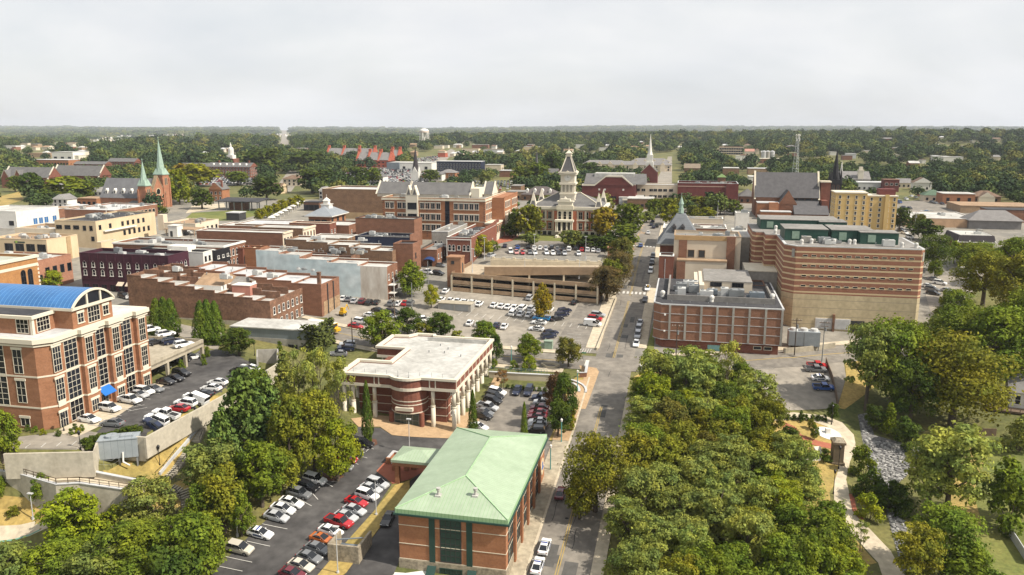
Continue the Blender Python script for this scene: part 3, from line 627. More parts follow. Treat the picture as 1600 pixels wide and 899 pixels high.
def ring(name,poly,z0,z1,off,mt,th=.6):
    """band following a polygon outline: outer offset 'off', inner 'off-th'"""
    n=len(poly); A2=sum(poly[i][0]*poly[(i+1)%n][1]-poly[(i+1)%n][0]*poly[i][1] for i in range(n)); P=poly if A2>0 else poly[::-1]
    def offp(o):
        r=[]
        for i in range(n):
            a=Vector(P[i-1]);q=Vector(P[i]);c=Vector(P[(i+1)%n]); n1=(q-a).normalized(); n2=(c-q).normalized()
            n1=Vector((n1.y,-n1.x)); n2=Vector((n2.y,-n2.x)); s=n1+n2; k=1/max(.35,(1+n1.dot(n2))); r.append(q+s*k*o)
        return r
    o1=offp(off); o0=offp(off-th); m=M(); vs=[(p.x,p.y,z0) for p in o1]+[(p.x,p.y,z1) for p in o1]+[(p.x,p.y,z0) for p in o0]+[(p.x,p.y,z1) for p in o0]; fs=[]
    for i in range(n):
        j=(i+1)%n; fs+=[(i,j,n+j,n+i),(n+i,n+j,3*n+j,3*n+i),(2*n+j,2*n+i,3*n+i,3*n+j),(j,i,2*n+i,2*n+j)]
    m.add(vs,fs); return m
m=ring('e',ent2,h-2.3,h-.45,0,BRP); part('frieze',m,[BRP],b.o)
part('cornice',ring('c',ent2,h-.45,h+.12,.35,LST,.9),[LST],b.o); part('architrave',ring('c',ent2,h-3.0,h-2.3,.12,LST,.9),[LST],b.o)
m=M(); m.prism([(p[0],p[1]) for p in ent2],h-.75,h-.62); part('roof',m,[WRF],b.o)
m=M(); m.prism([(p[0],p[1]) for p in ent2],h-2.6,h-2.35); part('soffit',m,[LST],b.o)
for u in (.05,.09,.30,.34,.78,.83): m=M(); m.box(u*w-.12,-.14,h-2.3,u*w+.12,-.002,h-.45); part('frieze_strip',m,[LST],b.o)
for u in lin(.5,d-.5,11): m=M(); m.box(w+.002,u-.12,h-2.3,w+.14,u+.12,h-.45); part('frieze_strip',m,[LST],b.o)
m=M(); colm=M(); 
colm.cyl(0,0,-2,5.2,.54,n=14); colm.cyl(0,0,5.2,5.5,.6,n=14); colm.cyl(0,0,5.5,h-3.0,.45,n=14); cme=colm.mesh('column',[LST],True)
for x in (.6,w*.10,w*.29,w*.80,w-.6): link('column',cme,b.o,(x,.6,0))
for y in lin(d*.10,d-.6,8): link('column',cme,b.o,(w-.6,y,0))
for y in (d*.12,d*.24,d*.72,d*.97): link('column',cme,b.o,(.6,y,0))
# drum
m=M(); m.cyl(bx,br*.6,3.6,h-3.0,br*.93,n=28); part('drum',m,[BRP],b.o,smooth=False)
m=M()
for z in (3.6,5.6,6.5): m.cyl(bx,br*.6,z,z+.2,br*.93+.08,n=28)
part('drum_band',m,[LST],b.o)
m=M(); m.box(bx-2.1,-br*.33-.35,4.4,bx+2.1,-br*.33+.5,5.2); part('name_panel',m,[LST],b.o)
m=M(); 
for x in (bx-br*.8,bx+br*.8): m.cyl(x,0,-2,3.6,.6,n=12)
part('pier',m,[BRP],b.o)
me=winmesh(br*1.25,2.9,fr=STL,gl=GLG,nx=4,nz=2,sill=False); link('door',me,b.o,(bx-br*.62,.0,.1))
for z in (2.0,4.0,6.0,8):
    m=M(); f=.06; m.box(i_-f,i_-f,z,w-i_+f,i_-.002,z+.14).box(w-i_+.002,i_,z,w-i_+f,d-i_,z+.14); part('band',m,[LST],b.o)
for y in lin(d*.2,d*.85,6):
    m=M(); m.box(w-i_,y-.6,4.4,w-1.2,y+.6,5.2); part('bracket_block',m,[LST],b.o)
b3=B(); b3.w=w-i_; b3.d=d; b3.o=b.o
wins(b3,'R',lin(d*.2,d*.85,7),[1.0,6.2],1.6,2.4,sill=False)
rs=random.Random(3)
for x in lin(.10,.88,9):
    m=M(); m.cyl(0,0,0,1.5,.04,n=5); m.cyl(0,0,0,.3,.15,n=6); part('roof_vent',m,[STL],b.o,(x*w,1.0+rs.random()*.6,h-.62))
for k in range(5):
    m=M(); m.cyl(0,0,0,.6,.14,n=6); part('roof_vent',m,[STL],b.o,(rs.uniform(.45,.9)*w,rs.uniform(.3,.8)*d,h-.62))
m=M(); m.box(w*.38,d-3.2,h-.62,w-.9,d-2.9,h+.45); part('screen_wall',m,[WRF],b.o)
m=M(); m.box(-.8,ny0+.8,0,nw-1,ny0+nd-.8,3.0); m.box(.8,ny0+2,3.0,nw-2.5,ny0+nd-2,3.02,1); part('terrace',m,[CON,DRF],b.o)
CBb=b
# ------------------------------------------------------------------ blue vaulted office building, left edge
q=Vector((*UR(84,674,22.),22.)); b=B(); b.ga=GA; b.ex=EX; b.ey=EY; b.d=29.; b.w=46.; b.h=18.2; b.base=22.0
b.loc=Vector((q.x,q.y,22.0))-EX*b.w; b.loc.z=22.0; w,d,h=b.w,b.d,b.h
b.o=thing('office_building','brick office building with a blue barrel vault roof at the left edge','building',b.loc,-GA)
OB=mat('office_brick',(.32,.155,.085),(.25,.115,.06),.35,stretch=(1,1,2.2),fine=(3,.12))
ch=2.2
m=M(); m.prism([(0,0),(w-ch,0),(w,ch),(w,d),(0,d)],-8,h-.9); part('wall',m,[OB],b.o)
# piers that step forward between the glass bays
bays=[(.10,1.9,'n'),(.225,3.3,'b'),(.365,1.9,'n'),(.49,3.5,'c'),(.635,1.9,'n'),(.775,3.3,'b'),(.925,1.9,'n')]
m=M()
for c_,w_ in ((.365,3.7),(.635,3.7),(.925,3.4)): m.box(w+.002,d*c_-w_/2,-6,w+.9,d*c_+w_/2,h-.9)
part('pier',m,[OB],b.o)
def lwin(f,u,z0,z1,ww,nx,nz,off=0):
    wins(b,f,[u],[z0],ww,z1-z0,fr=LST,gl=GLA,nx=nx,nz=nz,sill=False,lintel=None if ww>3 else LST,off=off,fw=.1)
for c_,w_,k in bays:
    o=.9 if c_ in (.365,.635,.925) else 0
    u=d*c_
    if k=='n':
        lwin('R',u,11.3,16.2,w_,3,4,o); lwin('R',u,5.4,9.8,w_,3,4,o); lwin('R',u,.6 if c_>.1 else 0,3.0,w_,3,2,o)
        m=M(); m.box(w+o+.002,u-w_/2,4.2,w+o+.1,u+w_/2,5.35); part('spandrel',m,[LST],b.o)
    else:
        lwin('R',u,11.0,17.0,w_,3,5,o); lwin('R',u,4.7,10.4,w_,3,5,o)
        if k=='b': lwin('R',u,.3,4.2,w_,3,3,o)
        else:
            lwin('R',u,.1,2.7,w_*.7,3,2,o)
            m=M(); m.prism([(0,-w_/2),(1.8,-w_/2),(1.8,w_/2),(0,w_/2)],[4.4,3.0,3.0,4.4],[4.5,3.1,3.1,4.5]); part('awning',m,[BLA],b.o,(w+.02,u,0))
for c_,w_,k in ((4.0,1.9,'n'),(9.2,4.2,'b'),(14.5,1.9,'n'),(20,4.2,'b'),(26,1.9,'n'),(32,4.2,'b')):
    if k=='n': 
        lwin('F',w-c_-ch,11.3,16.0,w_,2,3); lwin('F',w-c_-ch,5.4,9.8,w_,2,3); lwin('F',w-c_-ch,.6,2.2,w_,2,1)
    else: lwin('F',w-c_-ch,11.0,17.0,w_,3,5); lwin('F',w-c_-ch,4.7,10.4,w_,3,5)
def obands(zs,th,pr_,nm,mt=LST):
    m=M(); f=.003
    for z in zs:
        P=[(0,0),(w-ch,0),(w,ch),(w,d),(0,d)]; e=pr_
        m.prism([(0,-e),(w-ch+e*.4,-e),(w+e,ch-e*.4),(w+e,d+e),(0,d+e)],z,z+th)
        for c_,w_ in ((.365,3.7),(.635,3.7),(.925,3.4)): m.box(w,d*c_-w_/2-e,z+.003,w+.9+e,d*c_+w_/2+e,z+th+.003)
    part(nm,m,[mt],b.o)
obands([4.3,10.55],.32,.07,'band'); obands([h-.9],.9,.55,'cornice'); obands([h-1.5],.35,.25,'cornice_moulding')
m=M(); m.prism([(.5,.8),(w-ch,.8),(w-.8,ch+.4),(w-.8,d-.8),(.5,d-.8)],h,h+.05); part('roof',m,[LRF],b.o)
# upper storey and vault
uh=3.9; y0,y1=8.3,19.7; x0u=w-13.0
m=M(); m.box(0,y0,h+.05,w-.35,y1,h+uh); m.box(0,2.8,h+.06,w-4.6,y0,h+uh-.7); part('upper_storey',m,[OB],b.o)
m=M(); m.box(0,2.4,h+uh-.7,w-4.2,y0,h+uh-.1); m.box(.6,3.0,h+uh-.1,w-4.8,y0-.2,h+uh-.02,1); m.box(0,y0-.45,h+uh-.1,w+.15,y1+.45,h+uh+.45); m.box(w-5.1,2.65,h+.1,w-4.5,3.2,h+uh-.7); part('upper_cornice',m,[LST,DRF],b.o)
b4=B(); b4.w=w-4.6; b4.d=d; b4.o=b.o
me=winmesh(2.6,2.6,fr=LST,gl=GLA,nx=3,nz=3,sill=False)
for x in (w-8.2,w-16,w-20,w-27): link('window',me,b.o,(x,2.8,h+.4))
link('window',winmesh(3.0,2.9,fr=LST,gl=GLA,nx=4,nz=3,sill=False),b.o,(w-4.6,3.9,h+.4),R(90))
b5=B(); b5.w=w-.35; b5.d=d; b5.o=b.o
wins(b5,'R',[y0+2.2,y1-2.0],[h+1.0],1.5,1.9,fr=LST,nx=2,nz=2,lintel=LST); wins(b5,'R',[d*.49],[h+.4],3.2,3.1,fr=LST,nx=4,nz=3,sill=False)
yc=(y0+y1)/2; hw=(y1-y0)/2+.3; rise=2.9; nA=18
R_=(hw*hw+rise*rise)/(2*rise); zc0=h+uh+.45+rise-R_; a0=math.asin(hw/R_)
arcp=[(yc-R_*math.sin(a0-2*a0*i/nA)*1,zc0+R_*math.cos(a0-2*a0*i/nA)) for i in range(nA+1)]
m=M(); n=nA+1; m.add([(-8,p[0],p[1]) for p in arcp]+[(w+.1,p[0],p[1]) for p in arcp]+[(-8,p[0],p[1]-.25) for p in arcp]+[(w+.1,p[0],p[1]-.25) for p in arcp],[(i,n+i,n+i+1,i+1) for i in range(nA)]+[(2*n+i+1,3*n+i+1,3*n+i,2*n+i) for i in range(nA)]); part('vault_roof',m,[BLU],b.o)
m=M(); m.add([(w-.15,p[0],p[1]-.25) for p in arcp],[tuple(range(n))],0); part('gable_glass',m,[GLA],b.o)
m=M()
for k in range(nA):
    p,q=arcp[k],arcp[k+1]; m.add([(w-.14,p[0],p[1]-.36),(w+.25,p[0],p[1]-.36),(w+.25,p[0],p[1]+.08),(w-.14,p[0],p[1]+.08),(w-.14,q[0],q[1]-.36),(w+.25,q[0],q[1]-.36),(w+.25,q[0],q[1]+.08),(w-.14,q[0],q[1]+.08)],[(1,5,6,2),(2,6,7,3),(0,4,5,1),(3,7,4,0)])
for f in (.36,.68): 
    yy=yc-hw+2*hw*f; m.box(w-.14,yy-.2,h+uh+.4,w+.1,yy+.2,zc0+math.sqrt(R_*R_-(yy-yc)**2)-.5)
part('gable_frame',m,[LST],b.o)
m=M(); m.box(w-30,8,h+uh-.02,w-28,9.5,h+uh+.5); part('rooftop_unit',m,[WHI],b.o)
OFb=b
# ------------------------------------------------------------------ office parking deck
q=T(237,598); b=B(); P0=Vector((*UR(230,574,26.4),0)); P1=Vector((*UR(318,534.5,26.4),0)); P2=Vector((*UR(233,508,26.4),0))
ex=(P1-P0).normalized(); ang=math.atan2(ex.y,ex.x); Lw=(P1-P0).length; ey=Vector((-ex.y,ex.x,0))
b.o=thing('parking_deck','two level concrete parking deck beside the brick office building','parking deck',(P0.x,P0.y,22.0),ang); dd=27
b.w,b.d=Lw,dd
m=M(); m.box(0,0,3.9,Lw,dd,4.35); part('deck',m,[CON],b.o); m=M(); m.box(0,0,3.3,Lw,.35,5.15).box(Lw-.35,.35,3.3,Lw,dd,5.15).box(0,.35,3.3,.35,dd,5.15); part('parapet',m,[CON],b.o)
m=M()
for x in lin(.4,Lw-.4,4):
    m.box(x-.35,.02,-4,x+.35,.7,3.3); m.box(x-.35,dd*.5,-4,x+.35,dd*.5+.7,3.9)
m.box(0,dd-.3,-4,Lw,dd,3.9); m.box(Lw-.34,8,-4,Lw-.02,dd-.3,3.3); part('pillar',m,[CON],b.o)
DKb=b
# ------------------------------------------------------------------ metal sided shed with ivy
b=building('metal_shed','long grey metal sided shed with white roof and an ivy covered end','shed',(366.5,508),(494.8,518.5),(511.6,504.6),6.2,GAL,WRF,par=0)
m=M(); m.box(-.1,-.1,-6,b.w+.1,b.d+.1,3.6); part('concrete_base',m,[COG],b.o)
m=M(); rs=random.Random(8)
for k in range(900):
    f=rs.random(); z=rs.uniform(-2.5,8.2); 
    if f<.6: x,y=b.w+.15+rs.uniform(0,.45),rs.uniform(-.4,b.d)
    else: x,y=b.w-abs(rs.gauss(0,2.0)),-.15-rs.uniform(0,.4)
    s=rs.uniform(.25,.5); a=rs.uniform(0,6.3); t=Vector((math.cos(a),math.sin(a),rs.uniform(-.5,.5))); u=Vector((-t.y,t.x,rs.uniform(.3,1)))
    p=Vector((x,y,z)); m.add([p-t*s-u*s,p+t*s-u*s,p+t*s+u*s,p-t*s+u*s],[(0,1,2,3)])
part('ivy',m,[IVY],b.o)
wins(b,'F',[b.w*.72],[.6],2.6,1.4,fr=DFM,nx=3,off=.1); wins(b,'F',[b.w*.84,b.w*.93],[.8],.8,1.0,fr=DFM,off=.1)
# ------------------------------------------------------------------ old brick row, two blocks with stepped walls
b=building('brick_row','long old brown brick block with stepped walls and white roofs behind the office','building',(217,457),(421.6,473),(475.7,450.6),8.6,BRD,WRF,par=1.0,coping=BRD,steps=[(0,6.2),(.10,5.4),(.22,4.5),(.34,3.6),(.48,2.7),(.62,1.9),(.75,1.1),(.88,.3)])
w,d,h=b.w,b.d,b.h
m=M(); m.box(-.03,-.05,-6,w*.9,-.002,2.6); part('plaster_base',m,[CON],b.o)
wins(b,'R',lin(2.2,d-2.2,7),[4.6],.95,2.1,fr=WHI,nx=1,nz=2); wins(b,'R',lin(3,d-2.2,6),[.6],1.0,2.2,fr=WHI,nz=2)
m=M(); m.gable(-4,-6,5,6,0,2.6,'x'); m.box(-4,-6,-3,5,6,0,1); part('roof_house',m,[TRF,WHI],b.o,(w*.50,d*.5,h+3.2))
m=M(); m.gable(-4,-5,4,5,0,2.2,'x'); m.box(-4,-5,-3,4,5,0,1); part('roof_house',m,[GRF,WHI],b.o,(w*.60,d*.62,h+2.4))
m=M(); m.box(0,0,-1,6,4,2.0); m.box(-.1,-.1,2.0,6.1,4.1,2.15,1); part('stair_house',m,[mat('pink_brick',(.42,.19,.14),(.34,.15,.11),.4),WHI],b.o,(w*.66,d*.3,h+1.2))
for k,(y,x1) in enumerate(((d*.36,.98),(d*.68,.96))):
    m=M()
    for i,(f,dz) in enumerate([(0,6.3),(.12,5.5),(.25,4.6),(.40,3.7),(.55,2.8),(.7,2.0),(.85,1.2)]):
        m.box(w*f,y,h+dz-2.4,w*(min(f+.15,x1)),y+.4,h+dz+.35)
    part('party_wall',m,[BRD],b.o)
acs(b,4,5)
b=building('brick_row','red brick block with grey roof and chimney left of the mural wall','building',(340,423),(501.5,446),(532,433.8),10.2,BR,LRF,par=.8,coping=BR,steps=[(0,3.6),(.13,3.0),(.28,2.3),(.44,1.6),(.6,.9),(.78,.2)])
w,d,h=b.w,b.d,b.h
m=M(); m.box(-.5,-.5,-2,.5,.5,3.4); m.box(-.6,-.6,3.4,.6,.6,3.6); part('chimney',m,[BRD],b.o,(w-2,3.,h))
m=M()
for y in (d*.3,d*.62): m.box(w+.002,y,0,w+.3,y+.4,h-.2)
part('downpipe',m,[DFM],b.o)
m=M(); m.box(w+.003,d*.10,-5,w+.06,d*.98,4.6); part('bare_patch',m,[mat('bare_brick',(.36,.25,.15),(.26,.17,.10),.4,stretch=(1,1,2),fine=(2,.25))],b.o)
m=M(); m.box(w*.03,-.06,3.5,w*.17,-.002,h+2.4); part('ochre_panel',m,[mat('ochre_paint',(.36,.20,.05),(.30,.165,.042),.4)],b.o)
acs(b,3,9,s=.6)
# ------------------------------------------------------------------ mural building
b=building('mural_building','long white roofed building whose near wall carries a pale blue painted mural','building',(418.5,405),(604.7,418.6),(620,411),11.2,BR,WRF,par=.7,coping=WHI,steps=[(0,4.4),(.18,3.3),(.34,1.9),(.55,1.0),(.78,.2)])
w,d,h=b.w,b.d,b.h
st=[0,.18,.34,.55,.78,.80]; dzs=[4.4,3.3,1.9,1.0,.2]
m=M()
for i in range(5): m.box(w*st[i],-.05,-5,w*st[i+1],-.003,h+dzs[i]-.02)
part('mural',m,[MUR],b.o); m=M(); m.box(w*.80+.01,-.05,-5,w,-.003,h+.18); part('whitewashed_wall',m,[mat('whitewash',(.70,.67,.60),(.42,.36,.29),.35,stretch=(1,1,.25),detail=8)],b.o)
wins(b,'R',lin(1.3,d-1.3,3),[6.8],.9,1.9,fr=WHI,nz=2); 
m=M(); m.box(w,0.3,5.0,w+2.2,d-.3,5.2).box(w,.3,2.2,w+2.2,d-.3,2.4); 
for y in (.4,d-.5): m.box(w+2.0,y,-4,w+2.2,y+.2,7.5)
part('balcony',m,[WHI],b.o); acs(b,7,3,y0=.2,y1=.8)
# ------------------------------------------------------------------ purple block
b=building('purple_building','dark purple painted brick building with white arched windows','building',(104.9,399.3),(262.5,400.7),None,13.4,PUR,DRF,d=11,par=1.0,ac=4,seed=2)
w,d,h=b.w,b.d,b.h
band(b,[4.6,h-2.9],.25,PUR,.12); m=M()
for x in lin(.3,w-.3,11): m.box(x-.25,-.12,4.6,x+.25,-.003,h)
part('pilaster',m,[PUR],b.o)
xs=lin(w*.05,w*.95,10)
wins(b,'F',xs,[6.0,9.0-.2],.95,1.9,fr=WHI,nx=1,nz=2,arch=True); wins(b,'R',lin(2,d-2,4),[6,8.8],.95,1.9,fr=WHI,nz=2,arch=True)
wins(b,'F',xs,[.3],2.0,2.6,name='shopfront',fr=PUR,nx=2,sill=False)
for x in xs[4:9]:
    m=M(); m.prism([(-1.2,-1.3),(1.2,-1.3),(1.2,0),(-1.2,0)],[2.9,2.9,4.0,4.0],[3,3,4.1,4.1]); part('awning',m,[mat('cream_canvas',(.62,.52,.40),None,1)],b.o,(x,-.01,0))
# ------------------------------------------------------------------ orange arched building at left edge
b=building('arched_building','orange brick building with dark arched windows and white cornice at the left edge','building',None,(-30,415.6),(50.6,398),15,mat('ochre_brick',(.40,.20,.075),(.32,.155,.058),.35,fine=(2,.12)),mat('sage_roofing',(.42,.43,.36),(.35,.36,.30),.2),w=22,par=.9,coping=LST,cornice=(14.2,.8,.35,LST))
wins(b,'R',[b.d-6.3,b.d-3.6],[3.5],1.7,7.5,fr=DFM,nx=2,nz=4,arch=True); band(b,[11.6],.9,LST,.08)
m=M(); 
for k in range(9): m.box(b.w-.3,b.d-.5,1+k*1.3,b.w+.12,b.d+.12,1.7+k*1.3)
part('quoin',m,[LST],b.o)
b=building('brick_shop','salmon brick building with four dark windows and cluttered white roof','building',None,(55.7,408.7),(105,397),10.5,mat('salmon_brick',(.38,.19,.12),(.31,.15,.095),.35,fine=(2,.12)),WRF,w=24,par=.5,ac=10,seed=5)
wins(b,'R',lin(4.5,b.d-1.4,4),[5.0],1.6,2.6,fr=DFM,sill=False); wins(b,'R',[1.5],[4.0],.9,1.6,fr=DFM)
# ------------------------------------------------------------------ beige modern block
b=building('beige_block','low beige modern building with paired dark windows and brown roof','building',(-25,373.6),(72.3,375.4),(120.8,366.8),9.5,CRM,TRF,par=.6,coping=CRM,ac=7,seed=7)
w=b.w; wins(b,'F',[w*k for k in (.30,.37,.49,.56,.68,.75,.87,.94)],[5.0],1.7,2.6,fr=DFM,sill=False)
m=M(); m.box(b.w-.02,b.d*.62,0,b.w+.25,b.d*.75,b.h-.1); part('pilaster',m,[mat('tan_panel',(.44,.31,.17),None,1)],b.o)
m=M(); m.prism([(0,0),(.7,0),(.9,.01),(.2,.01)],0,.7); part('sign',m,[mat('lime_sign',(.35,.55,.08),None,1)],b.o,(w*.46,-.1,b.h-1.4)); wins(b,'F',[w*.53],[b.h-1.3],4.5,.25,name='sign',fr=GRT,gl=GRT,sill=False)
b=building('beige_tower_block','long two storey beige building with small dark windows and dark roof','building',(86,344.5),(149,346.5),(237.8,331.4),11.5,CRM,DRF,par=.5,coping=CRM,ac=9,seed=11)
w,d=b.w,b.d
wins(b,'F',[w*.1,w*.31,w*.52],[8.0],[2.6,2.6,2.6][0],1.5,fr=DFM,nx=2,sill=False); wins(b,'F',[w*.72,w*.88],[7.6],1.3,1.9,fr=DFM,sill=False); wins(b,'F',[w*.9],[3.2],1.3,1.7,fr=DFM,sill=False)
wins(b,'R',lin(d*.06,d*.22,2)+lin(d*.42,d*.78,5),[7.8],1.3,1.8,fr=DFM,sill=False); wins(b,'R',lin(d*.44,d*.86,6),[3.6],1.3,2.0,fr=DFM,sill=False)
m=M(); m.box(w+.002,d*.10,6.6,w+1.1,d*.62,7.1); part('ledge',m,[WHI],b.o)
b=building('beige_annex','low cream building with a deep pale fascia left of the long beige building','building',(22,356.5),(86,358),(100,350),7,TAN,LRF,par=1.8,coping=CRL,ac=4,seed=4)
m=M(); m.box(-.4,-.4,4.4,b.w+.4,-.003,7.05); m.box(b.w+.003,-.4,4.4,b.w+.4,b.d,7.05); part('fascia',m,[CRL],b.o); wins(b,'F',lin(b.w*.1,b.w*.9,5),[1.6],2.2,1.7,fr=DFM,sill=False)
b=building('covered_entrance','flat cream canopy in front of the long beige building','canopy',(122,384.5),(158,379.2),(158,374),5.2,CRM,TRF,d=9,par=.9,coping=CRL)
b=building('cream_building','cream two storey building with brown flat roof and dark windows right of the beige block','building',(262,347.5),(305,350),(340,342.7),8.2,CRL,TRF,par=.6,coping=CRL,ac=3,seed=13)
w,d=b.w,b.d; wins(b,'F',[w*.2,w*.5,w*.8],[3.6],1.9,2.8,fr=DFM,nx=2); wins(b,'R',lin(d*.12,d*.88,5),[3.8],1.2,2.2,fr=DFM)
m=M(); m.box(0,0,-3,3.,3.,4.2); part('chimney',m,[CRL],b.o,(-6,4,b.h-1))
b=building('grey_terrace_building','grey flat roofed building with a small white stair house on top','building',(200,377),(283,371.5),(283,366),6.5,COG,mat('taupe_roofing',(.40,.36,.29),(.32,.285,.23),.15),d=20,par=.3,ac=3,seed=17)
m=M(); m.box(0,0,0,4.2,4,4.6); m.box(-.2,-.2,4.6,4.4,4.2,4.8); m.box(.8,-.02,0,2,.0,2.4,1); part('stair_house',m,[WHI,DFM],b.o,(b.w*.46,3,b.rz))
m=M(); m.box(0,0,2.6,14,8,2.9)
for x in (.3,7,13.5): m.box(x,.3,0,x+.25,.55,2.6)
part('roof_deck_canopy',m,[TRF],b.o,(b.w*.2,6,b.rz))
# ------------------------------------------------------------------ street of shop fronts (left of centre)
def shop(name,label,A,Bp,C,h,wall,roof,face=None,nwin=3,rows=(3.5,7),ww=1.0,wh=1.9,arch=False,fr=WHI,w=26,facade=None,d=None,**kw):
    b=building(name,label,'building',A,Bp,C,h,wall,roof,w=w,d=d,**kw)
    if facade:
        m=M(); m.box(b.w+.003,0,-4,b.w+.2,b.d,b.h+.25); m.box(b.w+.2,0,b.h-.5,b.w+.55,b.d,b.h+.2); part('facade',m,[facade],b.o)
    wins(b,'R',lin(b.d*.5/max(nwin,1)+.1,b.d*(1-.5/max(nwin,1))-.1,nwin),list(rows),ww,wh,fr=fr,nz=2,arch=arch,off=.2 if facade else 0)
    return b
b=shop('shop_building','white painted three storey building with small dark windows behind the brick row',None,(317,395),(336.3,390),11.5,WHI,WRF,nwin=3,rows=(2.6,5.6,8.4),ww=.9,wh=1.5,fr=DFM,w=15)
m=M(); m.box(2,1,0,10,6,2.2); part('stair_house',m,[WHI],b.o,(-3,2,b.h-.8))
shop('shop_building','narrow black fronted building with white lettered trim beside the white one',None,(336.4,392.3),(349.6,386),11.2,BLK,WRF,nwin=3,rows=(5.2,8.2),ww=1.0,wh=.9,fr=WHI,arch=False,w=30)
b=shop('shop_building','long dark roofed brick building with twelve white arched windows on its street front',None,(349.2,385.2),(378.6,376.4),11.5,BR,GRF,nwin=6,rows=(3.6,7.3),ww=1.1,wh=2.4,arch=True,w=46,ac=9,seed=21,coping=WHI,cornice=(11.0,.5,.3,WHI))
m=M(); m.box(.4,.36,b.h-.74,b.w-3,b.d*.45,b.h-.7); part('roof_patch',m,[GRF],b.o)
shop('shop_building','low brown brick shop with three dark arched upper windows',None,(379.5,389.5),(392.3,385.6),9,BRP,DRF,nwin=3,rows=(3.6,),ww=1.5,wh=3.0,arch=True,fr=DFM,w=26)
shop('shop_building','pale tan shop front with white window frames',None,(392.6,388.7),(406.8,384.4),8.6,BRP,DRF,nwin=3,rows=(3.6,),ww=1.2,wh=3.0,fr=WHI,facade=CRL,w=26,ac=2,seed=31)
b=shop('shop_building','orange brick shop front with a green awning beside the mural wall',None,(407,388.3),(418.3,384.8),9.6,BRO,DRF,nwin=3,rows=(4.0,),ww=1.0,wh=2.6,fr=DFM,w=22,ac=2,seed=33)
m=M(); m.prism([(0,0),(1.6,0),(1.6,b.d),(0,b.d)],[3.2,2.2,2.2,3.2],[3.3,2.3,2.3,3.3]); part('awning',m,[mat('green_canvas',(.02,.16,.10),None,1)],b.o,(b.w+.01,0,0))
shop('shop_building','red brick building with white roof and white street front with dark windows',None,(441,364.5),(452.2,360.4),11.8,BR,WRF,nwin=3,rows=(3.8,7.2),ww=1.0,wh=2.3,fr=DFM,facade=CRL,w=38,par=.5,coping=WHI)
shop('shop_building','brown brick building with a tall white and red street front',None,(472.5,357.6),(484.6,352.2),11.5,BRT,WRF,nwin=4,rows=(3.4,7.2),ww=.8,wh=2.5,fr=BRP,facade=CRL,w=23,par=.4)
shop('shop_building','low building with a row of tall red and white windows',None,(453.5,376.6),(474.2,369.6),7.5,BRP,TRF,nwin=7,rows=(1.2,),ww=1.0,wh=4.2,fr=WHI,w=12,par=.6,coping=CRL)
shop('shop_building','small pinkish roofed shop in front of the hip roofed pavilion',None,(515,350),(521,346.2),7.6,BRP,mat('pink_roofing',(.55,.44,.37),(.46,.36,.30),.2),nwin=2,rows=(3,),ww=.9,wh=1.6,w=20,par=.6,coping=CRL,d=7)
shop('shop_building','low white roofed brick shop left of the brown blank wall',None,(545,353),(560,346),5.5,BR,WRF,nwin=3,rows=(1.6,),ww=.9,wh=1.6,w=14,par=.5)
shop('shop_building','flat roofed building with a grey roof left of the hip roofed pavilion',None,(447,352),(470,345),6.5,BRT,LRF,nwin=2,rows=(3,),ww=.9,wh=1.6,w=26,par=.4,coping=WHI)
shop('shop_building','low brick building with pale roof behind the long red wall',None,(409,354),(425,348.5),6,BR,WRF,nwin=2,rows=(2,),w=22,par=.4,coping=WHI)
# long parapet building right of centre
b=building('long_brick_building','long brown brick building with white roof running behind the mural building','building',(470.9,381),(613,394.2),None,9.0,BRT,WRF,d=11,par=.7,coping=WHI,steps=[(0,3.6),(.2,2.9),(.4,2.1),(.6,1.3),(.8,.4)],ac=3,seed=41)
building('sunken_roof_building','low dark roofed brick building between the mural and the long brown building','building',(462,393),(549,404),None,7.6,BRD,DRF,d=9,par=1.1,coping=BRD,steps=[(0,2.4),(.35,1.6),(.65,.8)],ac=4,seed=43)
b=building('brick_end_block','square orange brick block at the end of the long brown building','building',(613,381.5),(645,382),None,11.5,BR,DRF,d=9,par=.6); wins(b,'R',[3],[6,2.5],.8,1.8,fr=DFM)
b=building('dark_mural_building','low building with a black painted wall mural and white roof','building',(494,367.5),(543,372.5),None,7.2,BRT,WRF,d=11,par=.4,coping=WHI)
m=M(); m.box(.1,-.06,1.5,b.w*.52,-.003,b.h-.5); m.cyl(0,0,0,.01,.01,n=3); part('wall_painting',m,[BLK],b.o)
m=M()
for i in range(12):
    a=math.pi*i/12; c=math.pi*(i+1)/12; m.add([(b.w*.28+1.5*math.cos(a),-.07,3.0+1.5*math.sin(a)),(b.w*.28+2.1*math.cos(a),-.07,3.0+2.1*math.sin(a)),(b.w*.28+2.1*math.cos(c),-.07,3.0+2.1*math.sin(c)),(b.w*.28+1.5*math.cos(c),-.07,3.0+1.5*math.sin(c))],[(0,1,2,3)])
part('painted_arch',m,[LRF],b.o)
b=building('navy_building','dark roofed building with a navy side wall and a round white emblem','building',(562,366.5),(640,371.5),None,10,NAV,DRF,d=12,par=.9,coping=GRF,ac=7,seed=47)
m=M(); n=20; m.add([(1.8*math.cos(2*math.pi*i/n),-.05,1.8*math.sin(2*math.pi*i/n)) for i in range(n)]+[(1.45*math.cos(2*math.pi*i/n),-.05,1.45*math.sin(2*math.pi*i/n)) for i in range(n)],[(i,(i+1)%n,n+(i+1)%n,n+i) for i in range(n)])
m.box(-1.1,-.05,-.15,1.1,-.02,.15); m.box(-.15,-.049,-1.1,.15,-.02,1.1); part('emblem',m,[LRF],b.o,(b.w*.3,0,5.6))
m=M(); m.box(b.w+.003,0,-4,b.w+.3,b.d,b.h+1.2); part('end_wall',m,[BR],b.o)
b=building('navy_building','low navy walled building with pale roof in front of the emblem wall','building',(600,386),(632,389),None,6.5,NAV,WRF,d=12,par=.5,coping=WHI,w=40)
